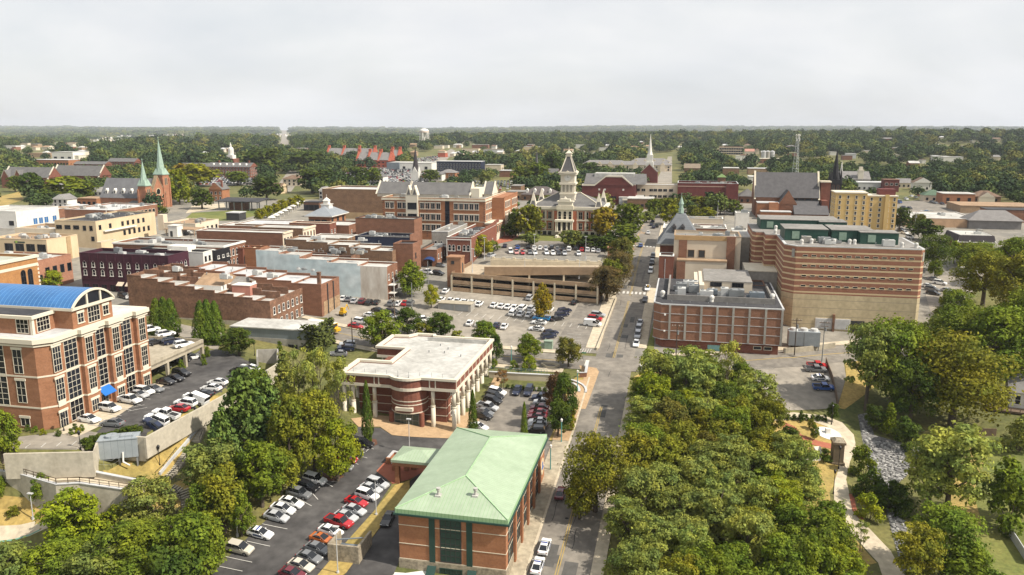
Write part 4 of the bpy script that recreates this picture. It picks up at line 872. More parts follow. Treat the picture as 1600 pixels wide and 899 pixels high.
b=building('red_brick_block','plain red brick block rising in front of the gabled building','building',(560,339.5),(647,343.2),(657.7,339),13.0,BR,GRF,par=.6,coping=DFM,ac=9,seed=51)
b=building('grey_shop','small grey painted building with flat dark roof','building',(677.4,361),(699.8,363),(720,344),9.5,COG,GRF,par=.7,coping=LRF,ac=3,seed=53); wins(b,'F',[b.w*.25,b.w*.6],[3.4],.9,2.2,fr=WHI)
b=building('red_brick_shop','dark red brick building with white trim, white windows and stepped side wall','building',(697.6,371),(736,372),(763.3,349),10.5,BRP,DRF,par=1.2,coping=WHI,ac=10,seed=57)
w,d=b.w,b.d; wins(b,'F',[w*.12,w*.28,w*.72,w*.88],[5.2],1.0,2.3,fr=WHI,nz=2,arch=True); wins(b,'F',[w*.5],[5.6],1.0,1.6,fr=WHI); wins(b,'R',lin(d*.1,d*.9,6),[2.5],1.2,2.8,fr=WHI,nz=2)
m=M(); m.box(-.1,-.15,b.h-1.0,b.w+.1,-.003,b.h-.6); m.box(-.1,-.13,-2,.2,-.004,b.h-1); m.box(b.w-.3,-.13,-2,b.w+.05,-.004,b.h-1); part('trim',m,[WHI],b.o)
m=M()
for k in range(6): m.box(b.w-.35,b.d*k/6,b.h,b.w+.02,b.d*(k+1)/6,b.h+.3+k*.35)
part('stepped_wall',m,[BRP],b.o)
b=building('awning_shop','small brick shop with a blue entrance awning beside the alley','building',(658,390),(682.5,391.2),(697,382),6.6,BR,GRF,par=.5,ac=3,seed=59)
m=M(); n=8
for i in range(n):
    a=math.pi*i/n; c=math.pi*(i+1)/n
    m.add([(2.2*math.cos(a),-.0,2.6+1.4*math.sin(a)),(2.2*math.cos(a),-2.2,2.4+.9*math.sin(a)),(2.2*math.cos(c),-2.2,2.4+.9*math.sin(c)),(2.2*math.cos(c),0,2.6+1.4*math.sin(c))],[(0,1,2,3),(3,2,1,0)])
part('awning',m,[mat('navy_canvas',(.02,.05,.16),None,1)],b.o,(b.w*.55,-.01,0)); wins(b,'F',[b.w*.55],[0],1.6,2.3,name='door',fr=DFM,sill=False); wins(b,'R',lin(2,b.d-2,4),[3],.9,1.8,fr=WHI)
# hip roofed pavilion
b=frame((478.8,336.9),(517.9,338.2),(536,331.5),6); w,d,h=b.w,b.d,b.h
b.o=thing('pavilion','brick pavilion with grey hip roof and white cupola at the town square','building',b.loc,-GA)
m=M(); m.box(1,1,-4,w-1,d-1,h); part('wall',m,[BRO],b.o); m=M(); m.hip(-.5,-.5,w+.5,d+.5,h,h+4.2); m.box(-.5,-.5,h-.4,w+.5,d+.5,h-.003,1); part('roof',m,[mat('blue_grey_roof',(.25,.27,.29),(.2,.22,.24),.4),WHI],b.o)
m=M(); m.box(-2.2,-2.2,0,2.2,2.2,2.2); m.box(-2.5,-2.5,2.2,2.5,2.5,2.5); m.box(-1.3,-1.3,2.5,1.3,1.3,4.2); m.pyr(-1.6,-1.6,1.6,1.6,4.2,6.0); m.tube((0,0,5.8),(0,0,7.4),.08); part('cupola',m,[WHI],b.o,(w/2,d/2,h+2.6))
b.w-=1; b.d-=1
wins(b,'F',lin(3,w-4,3),[2.0],2.6,2.0,fr=DFM,nx=3); wins(b,'R',lin(3,d-4,3),[2.0],2.2,2.6,fr=DFM,nx=2)
# brown blank block
b=building('blank_brick_block','tall brown brick block with a blank windowless wall','building',(508,294.3),(599,296.8),(615,291.5),16,BRT,LRF,par=.8,coping=CRL); m=M(); m.box(0,-.05,-4,b.w,-.003,3.5); part('pale_base',m,[mat('tan_brick',(.42,.30,.17),(.33,.23,.13),.4)],b.o)
# ------------------------------------------------------------------ gabled brick civic building
b=building('civic_building','large brick building with grey gables, white twin peaked bay and four floors of windows','building',(596.5,308),(757.6,311),None,18.6,BRO,GRF,d=42,par=.9,coping=STO,cornice=(17.3,.9,.3,STO))
w,d,h=b.w,b.d,b.h
wk=dict(fr=FRM,nx=2,sill=True,lintel=LST)
ux=lambda p:(p-596.5)/(757.6-596.5)*w
for zz in (13.6,8.6,3.8):
    wins(b,'F',[ux(p) for p in (604.5,612,624,632)],[zz],1.7,2.6,**wk); wins(b,'F',[ux(p) for p in (660,668.5,677,685.5)],[zz],1.8,2.6,**wk)
    if zz>5: wins(b,'F',[ux(p) for p in (713,721,729,737,745)],[zz],1.7,2.6,**wk)
    wins(b,'R',[2.4,5.2,8.4,11.2],[zz],1.5,2.6,**wk)
m=M(); m.box(0,-.9,-4,ux(654)-ux(635),-.003,h+1.0); part('stone_bay',m,[LST],b.o,(ux(635),0,0))
for zz in (13.4,8.4): link('window',winmesh(4.0,2.8,fr=DFM,nx=4,nz=2,sill=False),b.o,(ux(638.5),-.9,zz))
for u in (ux(640.2),ux(649.5)):
    m=M(); m.add([(-1.45,-.95,0),(1.45,-.95,0),(0,-.95,4.5),(-1.45,2,0),(1.45,2,0),(0,2,4.5)],[(0,1,2),(3,5,4),(0,2,5,3),(1,4,5,2),(0,3,4,1)],0); m.add([(-.85,-1.0,.3),(.85,-1.0,.3),(0,-1.0,3.2)],[(0,1,2)],1); part('peak',m,[LST,SLB],b.o,(u,0,h+1.0))
m=M(); m.box(ux(696),-.06,-4,ux(703),-.003,h-.2); part('glass_strip',m,[GLA],b.o)
m=M(); m.box(-.02,-.04,8.1,w,-.003,8.3); part('band',m,[STO],b.o)
for x0,x1,y0,y1 in ((-8.,7.8,13,25),(8,54.5*0+ux(723),13,25),(ux(738),ux(757)-1,20,31)):
    m=M(); m.gable(x0,y0,x1,y1,h+.4,h+5.7,'x',0,1); m.box(x0+.3,y0+.5,h-1,x1-.3,y1-.5,h+.39,1); part('gable_roof',m,[SLB,LST],b.o)
    m=M()
    for x in (x0,x1):
        c=(y0+y1)/2; m.add([(x-.35,y0-.3,h+.3),(x+.35,y0-.3,h+.3),(x+.35,c,h+6.2),(x-.35,c,h+6.2),(x+.35,y1+.3,h+.3),(x-.35,y1+.3,h+.3),(x-.35,y0-.3,h-.2),(x+.35,y0-.3,h-.2),(x+.35,c,h+5.7),(x-.35,c,h+5.7)],[(0,1,2,3),(3,2,4,5),(6,0,3,9),(1,7,8,2)])
    part('gable_trim',m,[LST],b.o)
m=M(); m.box(ux(724),14,h-.8,ux(737),24,h+3.4); part('penthouse',m,[LST],b.o)
m=M(); m.box(w-.01,12.4,-4,w+6,d,h-.5); m.box(w+5.9,12.3,h-.5,w+6.1,d,h); part('side_wing',m,[BRO],b.o)
b6=B(); b6.w=w+6; b6.d=d; b6.o=b.o
wins(b6,'R',lin(15,24,4)+lin(30,39,4),[13.4,8.6],1.5,2.6,**wk)
m=M(); m.box(w-.02,-.7,-4,w+5.5,12.3,7.4); m.box(w-.02,-.8,7.4,w+5.7,12.3,8.0,1); m.box(w+6.003,14,-4,w+11.5,26,9.6,1); m.box(w+5.99,13.8,9.6,w+11.8,26.2,10.3,1); part('low_wing',m,[BRO,LST],b.o)
b6.w=w+5.5; wins(b6,'R',lin(1,11,4),[3.6],1.6,3.0,fr=LST); m=M(); m.box(w+5.503,-.7,-4,w+5.56,12.2,3.2); part('low_wing_base',m,[LST],b.o)
b6.w=w+11.5; wins(b6,'R',[17,20,23],[2.0],1.6,5.5,fr=LST,nz=3,arch=True); 
m=M()
for k in range(16):
    for x in (0.003,w*.434,): m.box(x-.04,-.05,1+k*1.05,x+.7,-.003,1.5+k*1.05)
    m.box(w-.6,-.05,1+k*1.05,w+.05,.6,1.5+k*1.05)
part('quoin',m,[BRD],b.o); acs(b,8,61,y0=.1,y1=.28)
# ------------------------------------------------------------------ parking garage
q=T(706.4,454.5); r=T(912,474); b=B(); v=(Vector((r.x,r.y,0))-Vector((q.x,q.y,0))); w=v.length*1.10; ang=math.atan2(v.y,v.x)
b.o=thing('parking_garage','tan concrete parking garage with three open levels in front of the courthouse','parking garage',(q.x,q.y,21.4),ang); d=25.
b.w,b.d=w,d
m=M()
def sl(x): return -1.6*x/w
for k,z in enumerate((2.6,5.2,7.9)):
    for i in range(7):
        x0,x1=w*i/7,w*(i+1)/7; m.prism([(x0,-.4),(x1,-.4),(x1,0),(x0,0)],[z-1.15+sl(x0),z-1.15+sl(x1)]*1+[z-1.15+sl(x1),z-1.15+sl(x0)],[z+.1+sl(x0),z+.1+sl(x1),z+.1+sl(x1),z+.1+sl(x0)])
part('spandrel',m,[TAN],b.o)
m=M()
for z in (-.25,2.2-1.0,4.8-1.0,7.4-.6):
    m.prism([(0,0.002),(w,0.002),(w,d),(0,d)],[z-.35,z-.35+sl(w),z-.35+sl(w),z-.35],[z,z+sl(w),z+sl(w),z])
part('deck',m,[mat('garage_deck',(.43,.35,.25),(.35,.285,.20),.15,fine=(.8,.1))],b.o)
m=M()
for i in range(8):
    x=w*i/7; m.box(x-.3,-.5,-4,x+.3,-.41,7.2+sl(x)); m.box(x-.25,.1,-4,x+.25,.8,6.2+sl(x)); m.box(x-.25,d*.5,-4,x+.25,d*.5+.7,6.4+sl(x))
part('column',m,[mat('pale_column',(.60,.52,.38),None,.5)],b.o)
m=M(); m.box(-.4,-.4,-4,-.002,d,6.0); m.box(0.0,d-.4,-4,w,d,6.0+sl(w)); m.box(w,0,-4,w+.4,d,5.8); m.box(-.4,0,6.8,-.002,d,8.); part('end_wall',m,[mat('brown_concrete',(.22,.135,.08),(.17,.105,.062),.3)],b.o)
# upper ramp behind
b8=B(); q2=Vector((*UR(757,419,30.5),0)); r2=Vector((*UR(936,426,30.5),0)); v2=r2-q2; w2=v2.length
rp=thing('garage_ramp','upper ramp deck of the parking garage with tan parapet below the courthouse car park','parking ramp',(q2.x,q2.y,28.8),math.atan2(v2.y,v2.x))
m=M(); m.prism([(0,-.4),(w2,-.4),(w2,0),(0,0)],[-1,1.0,1.0,-1],[2.2,3.6,3.6,2.2]); part('parapet',m,[TAN],rp)
m=M(); m.prism([(0,0),(w2,0),(w2,9),(0,9)],[.5,2.2,2.2,.5],[1.2,2.8,2.8,1.2]); part('deck',m,[MT['garage_deck']],rp)
m=M(); 
for x in (w2*.1,w2*.4,w2*.7,w2*.97): m.box(x-.3,-.3,-6,x+.3,.3,1.2)
m.box(0,8.6,-6,w2,9,3.4); part('pillar',m,[MT['pale_column']],rp)
m=M(); m.box(0,8.98,2.8,w2,9.4,3.9)
for x in lin(1,w2-1,11): m.box(x-.5,8.9,2.6,x+.5,9.5,4.3)
part('balustrade',m,[MT['pale_column']],rp)
# stair towers
q=T(701,449); t_=thing('stair_tower','tan brick stair tower with an arched opening at the left of the parking garage','tower',(q.x,q.y,q.z),-GA)
m=M(); m.box(-.5,0,-4,4.6,4.8,10.6); m.box(-.7,-.2,10.6,4.8,5,11.1); part('wall',m,[mat('tan_brick2',(.34,.18,.10),(.28,.145,.08),.4)],t_)
link('window',winmesh(1.6,3.6,fr=TAN,gl=DFM,arch=True),t_,(4.6,1.6,5.2),R(90)); link('window',winmesh(.9,.9,fr=DFM,gl=DFM,sill=False),t_,(1.2,0,8.6))
q=T(949,404); t_=thing('stair_tower','small tan stair hut at the right end of the courthouse car park','tower',(q.x,q.y,q.z-1),-GA)
m=M(); m.box(0,0,-4,3.6,4,5.2); m.box(-.2,-.2,5.2,3.8,4.2,5.6); part('wall',m,[MT['tan_brick2']],t_); link('window',winmesh(.9,1.0,fr=DFM,gl=DFM,sill=False),t_,(1.2,0,3.2))
GRb=b
# ------------------------------------------------------------------ courthouse
b=frame((826,322.5),(942.5,324.5),None,13.6,d=24); w,d,h=b.w,b.d,b.h
b.o=thing('courthouse','red brick courthouse with limestone trim, grey hip roof and a tall white clock tower','courthouse',b.loc,-GA)
CB_=mat('courthouse_brick',(.36,.12,.06),(.28,.09,.045),.4,fine=(2,.12))
m=M(); m.box(0,0,2.6,w,d,h-1.2); part('wall',m,[CB_],b.o)
m=M(); m.box(-.15,-.15,-5,w+.15,d+.15,2.6); part('stone_base',m,[STO],b.o)
m=M(); f=.004
for z,t,p in ((7.1,.5,.3),(h-1.9,.7,.12),(h-1.2,1.2,.9)): m.box(-p,-p,z,w+p,d+p,z+t)
part('cornice',m,[LST],b.o)
m=M(); cxw=w*.495
for x in list(lin(.5,w*.33,4))+list(lin(w*.66,w-.5,4)): m.box(x-.35,-.12,2.6,x+.35,-.004,h-1.9)
part('pilaster',m,[STO],b.o)
wc=[w*k for k in (.055,.14,.215,.285)]+[w*k for k in (.70,.78,.865,.945)]
wins(b,'F',wc,[3.3],1.5,2.8,fr=STO,nx=2,nz=2); wins(b,'F',wc,[8.0],1.6,3.2,fr=STO,nx=2,nz=2); wins(b,'F',wc,[.6],1.4,1.4,fr=DFM,sill=False,off=.16)
wins(b,'R',lin(2.5,d-2.5,5),[3.3,8.0],1.5,3.0,fr=STO,nx=2,nz=2)
# central bay with portico
m=M(); m.box(w*.39,-1.6,-4,w*.60,-.16,h-1.2); m.box(w*.38,-2.0,h-1.2,w*.61,-.004,h+.6); part('centre_bay',m,[STO],b.o)
m=M(); m.box(w*.345,-1.0,2.6,w*.39,-.004,h-1.9).box(w*.60,-1.0,2.6,w*.645,-.004,h-1.9); part('bay_side',m,[CB_],b.o)
for k in (.425,.495,.565):
    link('window',winmesh(1.3,3.6,fr=STO,nz=3,arch=True,sill=False),b.o,(w*k-.65,-1.6,8.0))
    link('door' if k==.495 else 'window',winmesh(1.4,3.6,fr=DFM,nz=2,sill=False),b.o,(w*k-.7,-1.6,3.0))
m=M(); m.box(w*.375,-4.6,2.4,w*.615,-1.61,2.7); m.box(w*.37,-4.8,7.0,w*.62,-1.61,7.9); part('porch',m,[LST],b.o)
cm=M().cyl(0,0,0,4.3,.36,.3,n=10).mesh('column',[LST])
for k in (.385,.405,.46,.53,.585,.605): link('column',cm,b.o,(w*k,-4.2,2.7))
m=M()
for i in range(9): m.box(w*.43,-4.6-.5*(i+1),-2,w*.56,-4.6-.5*i-.001,2.4-.28*(i+1))
for x in (w*.40,w*.565): m.box(x,-9.5,-2,x+w*.03,-4.61,1.2)
part('steps',m,[LST],b.o)
m=M(); m.hip(.5,.5,w-.5,d-.5,h-.0,h+5.6); part('roof',m,[SLB],b.o)
m=M(); rr=(d-1)/2
for p,q in (((.5,.5,h+.1),(rr+.5,d/2,h+5.7)),((w-.5,.5,h+.1),(w-rr-.5,d/2,h+5.7)),((rr+.5,d/2,h+5.7),(w-rr-.5,d/2,h+5.7))): m.tube(p,q,.28,n=4)
part('ridge',m,[LST],b.o)
m=M(); m.box(w*.40,-1.4,h+.6,w*.59,2,h+2.2); m.box(w*.385,-1.7,h+2.2,w*.605,2.2,h+2.7); m.box(w*.43,-1.6,h+2.7,w*.56,1.5,h+3.6); m.pyr(w*.475,-1.4,w*.515,0,h+3.6,h+5.0); part('attic',m,[LST],b.o)
for x,y in ((1.8,1.2),(w-2.2,1.2),(1.8,d-1.6),(w-2.2,d-1.6)):
    m=M(); m.pyr(-1.75,-1.4,1.75,1.4,-.6,6.6,0,.04); m.add([(-1.15,-1.3,.2),(1.15,-1.3,.2),(.15,-.30,5.0),(-.15,-.30,5.0)],[(0,1,2,3)],1); m.add([(1.58,-1.0,.2),(1.58,1.0,.2),(.34,.12,5.0),(.34,-.12,5.0)],[(0,1,2,3)],1); part('corner_dormer',m,[LST,SLB],b.o,(x,y,h))
# tower
tx,ty=w*.50,7.5; tw=w*.094
tz=[h+.0,h+5.8,h+10.4,h+15.0]
m=M(); s=tw*1.06; m.box(tx-s,ty-s,tz[0],tx+s,ty+s,tz[1]); s=tw*.98; m.box(tx-s,ty-s,tz[1],tx+s,ty+s,tz[2]); s=tw*1.0; m.box(tx-s,ty-s,tz[2],tx+s,ty+s,tz[3]); tp=part('tower',m,[LST],b.o)
m=M()
for z,k,t in ((tz[1]-.5,1.16,.6),(tz[2]-.6,1.18,.9),(tz[3]-.8,1.2,.5),(tz[3],1.3,.7),(tz[0]+2.6,1.12,.4)): s=tw*k; m.box(tx-s,ty-s,z,tx+s,ty+s,z+t)
part('tower_cornice',m,[LST],tp)
for rz,(ox,oy) in ((0,(0,-1)),(R(90),(1,0)),(R(-90),(-1,0))):
    for k in (-1,0,1):
        me=winmesh(1.0,3.2,fr=LST,gl=mat('louvre_shade',(.30,.275,.22),None,1),nz=5,arch=True,sill=False); lx=k*1.75-.5
        l=Vector((lx,-tw*.98-.01,0)); rv=Vector((l.x*math.cos(rz)-l.y*math.sin(rz),l.x*math.sin(rz)+l.y*math.cos(rz),0)); link('louvre',me,tp,(tx+rv.x,ty+rv.y,tz[1]+.7),rz)
    m=M(); n=20; ring_=[(1.5*math.cos(2*math.pi*i/n),1.5*math.sin(2*math.pi*i/n)) for i in range(n)]
    m.add([(x,-.05,z) for x,z in ring_],[tuple(range(n))],0); m.add([(x*1.25,-.02,z*1.25) for x,z in ring_],[tuple(range(n))],1); m.add([(-.06,-.07,-.1),(.06,-.07,-.1),(.03,-.07,1.1),(-.03,-.07,1.1)],[(0,1,2,3)],2); m.add([(-.1,-.075,-.06),(-.1,-.075,.06),(.8,-.075,.25),(.8,-.075,.18)],[(0,3,2,1)],2)
    l=Vector((0,-tw*1.0-.03,0)); rv=Vector((l.x*math.cos(rz)-l.y*math.sin(rz),l.x*math.sin(rz)+l.y*math.cos(rz),0)); part('clock',m,[WHI,LST,DFM],tp,(tx+rv.x,ty+rv.y,tz[2]+2.6),rz)
    m=M(); m.add([(-2.2,-.4,0),(2.2,-.4,0),(0,-.4,1.6),(-2.2,.3,0),(2.2,.3,0),(0,.3,1.6)],[(0,1,2),(0,2,5,3),(1,4,5,2)]); part('pediment',m,[LST],tp,(tx+rv.x*1.15,ty+rv.y*1.15,tz[3]-.3),rz)
m=M(); s=tw*1.0; m.pyr(tx-s,ty-s,tx+s,ty+s,tz[3]+.7,tz[3]+7.6,0,.28); rp=part('tower_roof',m,[SLA],b.o)
m=M()
for sx in (-1,1):
    for sy in (-1,1): m.tube((tx+s*sx,ty+s*sy,tz[3]+.7),(tx+s*sx*.28,ty+s*sy*.28,tz[3]+7.6),.32,n=4)
s2=tw*.42; m.box(tx-s2,ty-s2,tz[3]+7.6,tx+s2,ty+s2,tz[3]+8.2); m.box(tx-s2*.8,ty-s2*.8,tz[3]+8.2,tx+s2*.8,ty+s2*.8,tz[3]+8.8); m.box(tx-s2*1.1,ty-s2*1.1,tz[3]+8.8,tx+s2*1.1,ty+s2*1.1,tz[3]+9.2); m.pyr(tx-s2*.9,ty-s2*.9,tx+s2*.9,ty+s2*.9,tz[3]+9.2,tz[3]+10.7); m.tube((tx,ty,tz[3]+10.4),(tx,ty,tz[3]+12),.12)
part('tower_trim',m,[LST],rp)
CTb=b
# ------------------------------------------------------------------ brick annex right of street
b=frame((1021.7,473.4),(1225.3,483.4),(1030,435),13.8); w=b.w; d=max(b.d,30.); h=b.h
b.o=thing('brick_annex','wide brick building with pale vertical strips and a dark roof crowded with air handling units','building',b.loc,-GA)
AN=mat('annex_brick',(.265,.135,.084),(.205,.10,.06),.35,stretch=(1,1,2),fine=(3,.12))
c_=2.2
P=[(0,c_),(c_,0),(w,0),(w,d),(0,d)]
m=M(); m.prism(P,3.4,h-.3); part('wall',m,[AN],b.o); m=M(); m.prism([(.8,c_+.5),(c_+.5,.8),(w-.8,.8),(w-.8,d-.5),(.8,d-.5)],-5,3.4); part('base',m,[BRP],b.o)
e=.12; m=M(); m.prism([(-e,c_-.05),(c_-.05,-e),(w+e,-e),(w+e,d+e),(-e,d+e)],h-.3,h+.02); part('coping',m,[LRF],b.o)
m=M()
for x in lin(w*.13,w-.35,8): m.box(x-.3,-.22,3.4,x+.3,-.003,h-.3)
part('pale_strip',m,[COG],b.o)
m=M()
for z in (3.25,5.9,8.4,10.9): m.box(c_,-.09,z,w,-.004,z+.14); m.prism([(-.09,c_),(c_,-.09),(c_,0),(0,c_)],z,z+.14); m.box(-.09,c_,z,-.003,d,z+.14)
part('pale_band',m,[LRF],b.o)
m=M(); m.prism([(.4,c_+.2),(c_+.2,.4),(w-.4,.4),(w-.4,d-.4),(.4,d-.4)],h+.02,h+.12); part('roof',m,[DRF],b.o)
m=M(); m.box(3.6,5.0,h+.12,w-2,5.5,h+1.7).box(3.6,5.5,h+.12,4.1,d-2,h+1.7).box(w-2.5,5.5,h+.12,w-2,d-9,h+1.2); part('well_wall',m,[GRF],b.o)
m=M(); m.box(4.1,5.5,h+.12,w-2.5,d-2,h+.2); part('well_floor',m,[DRF],b.o); b.rz=h+.2
m=M(); m.box(w*.36,15,h,w*.40,d,h+3.0); m.box(w*.32,19,h,w*.36,d,h+2.6); m.box(w*.40,20,h,w*.80,d+2,h+3.3); m.box(w*.40,19.9,h+3.3,w*.80,d+2,h+3.5,1); part('penthouse',m,[CRL,GRF],b.o)
bb=B(); bb.w,bb.d,bb.o=w,d,b.o
for x in (w*.50,w*.68): link('window',winmesh(3.2,1.2,fr=DFM,nx=4,sill=False),b.o,(x-1.6,20,h+1.8))
rs=random.Random(77)
for (x,y,sx,sy,sz) in ((5.5,17,3.2,3,2.6),(9,15.5,4,3.4,2.4),(7.5,20,4.5,3,2.8),(6,10.5,2.4,2.8,2.4),(12,9,3.8,2.2,2.2),(17.5,10,2.2,2.6,3),(19.6,9,2.6,2.2,2.8),(20.5,12.5,3.6,2.8,2.2),(25,9.5,4.2,2.4,2.2),(14,13,3,2.4,1.8)):
    m=M(); m.box(0,0,.3,sx,sy,sz); m.box(.15,.15,0,sx-.15,sy-.15,.3,1)
    for k in range(int(sx/1.5)): m.cyl(.75+k*1.5,sy/2,sz,sz+.25,.5,n=10,m=1)
    m.box(-.8,sy*.3,.3,0,sy*.7,sz*.6); part('air_handler',m,[rs.choice([AC_,STL,GAL]),STL],b.o,(x*w/33.,y,b.rz))
for x,y in ((2.2,9),(16.3,5.0),(17,16),(w*.94,11)):
    m=M(); m.cyl(0,0,0,1.0,.55,n=8); m.ball(0,0,1.3,.75); part('fan_dome',m,[WHI],b.o,(x,y,h+.1))
for x in lin(5,w-5,6):
    m=M(); m.cyl(0,0,0,.4,.12,n=6); part('roof_vent',m,[STL],b.o,(x,2.6,h+.12))
link('window',winmesh(3.6,2.2,fr=mat('teal_paint',(.22,.42,.42),None,1),gl=MT['teal_paint'],sill=False),b.o,(w*.44,.8,-.2))
wins(b,'F',[w*.82,w*.9],[1.6],2.0,.8,fr=STO,off=-.8,sill=False)
for x,z in ((c_+1.1,10.5),(c_+1.1,5.7)):
    m=M(); m.box(-.25,-.7,0,.25,0,.35); part('flood_lamp',m,[WHI],b.o,(x,-.05,z))
ANb=b
# ------------------------------------------------------------------ striped jail
b=frame((1247.4,388),(1441,391.2),None,26.5,d=26.); w=b.w; h=b.h; d=26.
STP=mat('striped_brick',(.30,.14,.088),(.24,.108,.066),.3,stretch=(1,1,2),fine=(3,.1),bands=(2,1.76,.28,(.55,.42,.25)))
JC=mat('jail_concrete',(.52,.43,.27),(.42,.345,.215),.18,stretch=(1,1,.3),fine=(.9,.12),bands=(2,2.55,.05,(.27,.235,.17)))
b.o=thing('striped_jail','tall jail with red and cream striped brick above tan concrete and green rooftop walls','building',b.loc,-GA)
cw=3.2; zs=11.9
P1=[(0,0),(w,0),(w+1.1,1.3),(w+1.1,d),(-cw,d),(-cw,cw*1.1)]
def off(P,o): 
    cx=sum(p[0] for p in P)/len(P); cy=sum(p[1] for p in P)/len(P); return [(cx+(p[0]-cx)*(1-o/abs(w/2)),cy+(p[1]-cy)*(1-o/(d/2))) for p in P]
m=M(); m.prism(P1,zs,h); part('striped_wall',m,[STP],b.o)
m=M(); m.prism(P1,-7,zs-.002); part('concrete_wall',m,[JC],b.o)
m=M(); m.prism(off(P1,-.02),h,h+.25); part('coping',m,[LRF],b.o); m=M(); m.prism(off(P1,.7),h+.25,h+.3); part('roof',m,[GRF],b.o); b.rz=h+.3; b.w,b.d=w,d
for z in lin(zs+1.76*1+.62,h-2.9,4):
    wins(b,'F',lin(w*.075,w*.925,13),[z],1.3,.45,fr=STO,sill=False,fw=.07)
for P_,nm in (((-.9,-.001),0),((w+.05,.35),1)):
    m=M(); m.box(-.5,-.06,0,.5,-.002,2.6); part('louvre_panel',m,[COG],b.o,(-.8 if nm==0 else w+.72,.7 if nm==0 else .78,h-3.4),R(-47) if nm==0 else R(50))
# loading bay openings and pipes
for x,ww in ((w*.28,5.4),(w*.41,4.8)):
    m=M(); m.box(-.25,-.18,-.25,ww+.25,-.003,3.1); m.box(0,-.24,0,ww,-.181,2.85,1); part('panel_window',m,[WHI,LRF],b.o,(x-ww/2,0,1.5))
m=M(); m.box(w*.475,-.06,-1,w*.60,-.003,4.2); part('dock_opening',m,[DFM],b.o); m=M(); m.box(-.3,-1,-1,.3,-.004,6.0); part('flue',m,[BRD],b.o,(w*.345,0,0))
# rear block, connectors
m=M(); P2=[(-cw-6,d+8),(w*.72,d+8),(w*.72,d+34),(-cw-7,d+34),(-cw-7,d+10)]
m.prism(P2,zs,h-.4); m.box(-cw-3.5,d,zs,w*.9,d+8,h-.2); part('striped_wall',m,[STP],b.o); m=M(); m.prism(P2,-6,zs-.003); m.box(-cw-3.6,d,-6,w*.9,d+8,zs-.004); part('concrete_wall',m,[JC],b.o)
m=M(); m.prism([(p[0],p[1]+.3) for p in P2],h-.4,h-.1); m.box(-cw-3.5,d+.3,h-.2,w*.9,d+8.2,h+.08); part('rear_roof',m,[GRF],b.o)
m=M(); m.box(-cw-10,d*.62,-6,-cw-.003,d+6,15.5); part('concrete_annex',m,[COG],b.o); m=M(); m.box(-cw-10.1,d*.61,15.5,-cw-.1,d+6,15.8); part('annex_coping',m,[STO],b.o)
def pent(x0,y0,x1,y1,z,hh):
    m=M(); m.box(x0,y0,z,x1,y1,z+hh); m.box(x0-.15,y0-.15,z+hh,x1+.15,y1+.15,z+hh+.2,1); o=part('green_screen',m,[GRN,GRF],b.o)
    m=M(); m.box(x0+2.2,y0-.08,z+.6,x0+4.4,y0-.003,z+hh-.6); part('screen_vent',m,[mat('pale_green_panel',(.26,.36,.28),None,1)],o)
pent(-2.4,11,w*.30,24,b.rz,3.6); pent(w*.33,11,w*.68,24,b.rz,3.6); pent(w*.55,7.4,w*.86,14,b.rz,3.5); pent(-cw-4,d+16,w*.55,d+30,h-.1,3.4); pent(w*.35,d+13,w*.6,d+22,h-.1,3.3)
acs(b,5,91,x0=.1,x1=.9,y0=.14,y1=.32,s=1.2)
domes=[(.05,3.2),(.14,5.5),(.25,6),(.28,6.6),(.33,6),(.46,6.5),(.5,6.5),(.86,3),(.97,2.5),(.1,26),(.3,30),(.34,31),(.37,31),(.6,33),(.7,40),(-.06,40),(.2,45),(.62,57),(-.1,28)]
for fx,y in domes:
    m=M(); m.cyl(0,0,0,.9,.6,.5,n=10); m.ball(0,0,1.1,.62,n=10); part('fan_dome',m,[mat('dome_metal',(.62,.60,.56),None,1,rough=.4)],b.o,(fx*w,y,b.rz-.1 if y<d else h-.05))
JLb=b
# chiller and yard wall in front
q=T(1231,545); t_=thing('chiller','large louvred grey chiller unit in front of the striped jail','chiller',(q.x,q.y,q.z),-GA)
m=M(); m.box(0,0,1.0,8.6,3.4,5.2); part('housing',m,[mat('louvre_grey',(.33,.36,.38),(.27,.30,.32),.5,rough=.5,bands=(2,.35,.3,(.17,.19,.20)))],t_)
m=M()
for x in (0.2,4.2,8.2):
    for y in (.2,3.0): m.box(x,y,-1,x+.25,y+.25,1.0)
m.box(0,-.02,1.0,.15,.0,5.2).box(4.2,-.03,1,4.4,0,5.2); part('leg',m,[STL],t_); m=M()
for k in range(3): m.cyl(1.5+k*2.8,1.7,5.2,5.9,1.15,1.0,n=14)
part('fan',m,[AC_],t_)
# ------------------------------------------------------------------ beige stepped block and customs house
b=building('beige_stepped_block','beige and brick windowless block stepping up behind the brick annex','building',(1053.5,367.7),(1158.4,371),None,18.5,CRL,GRF,d=15,par=1.0,coping=TAN)
w,d,h=b.w,b.d,b.h
m=M(); m.box(w*.075,-.3,-6,w*.20,-.003,h-1.6).box(w*.79,-.8,-6,w*.915,-.003,h+.15); part('brick_pier',m,[AN],b.o); m=M(); m.box(.2,-.25,h-1.5,w*.79,-.004,h+.05); part('tan_band',m,[mat('tan_band',(.50,.33,.16),(.42,.27,.13),.4)],b.o)
wins(b,'F',[w*.265,w*.425],[h-7.6],2.1,2.5,fr=TAN,gl=DFM,sill=False)
m=M(); m.box(w*.06,-5,-6,w*.795,-.81,h-8.4); part('lower_wall',m,[CRL],b.o); m=M(); m.box(w*.055,-5.1,-6,w*.185,-5.003,h-8.5); part('lower_brick',m,[AN],b.o); m=M(); m.box(w*.055,-5.15,h-8.4,w*.8,-.82,h-7.9); part('lower_coping',m,[TAN],b.o)
b.rz=h-.9; acs(b,4,95)
q=b; 
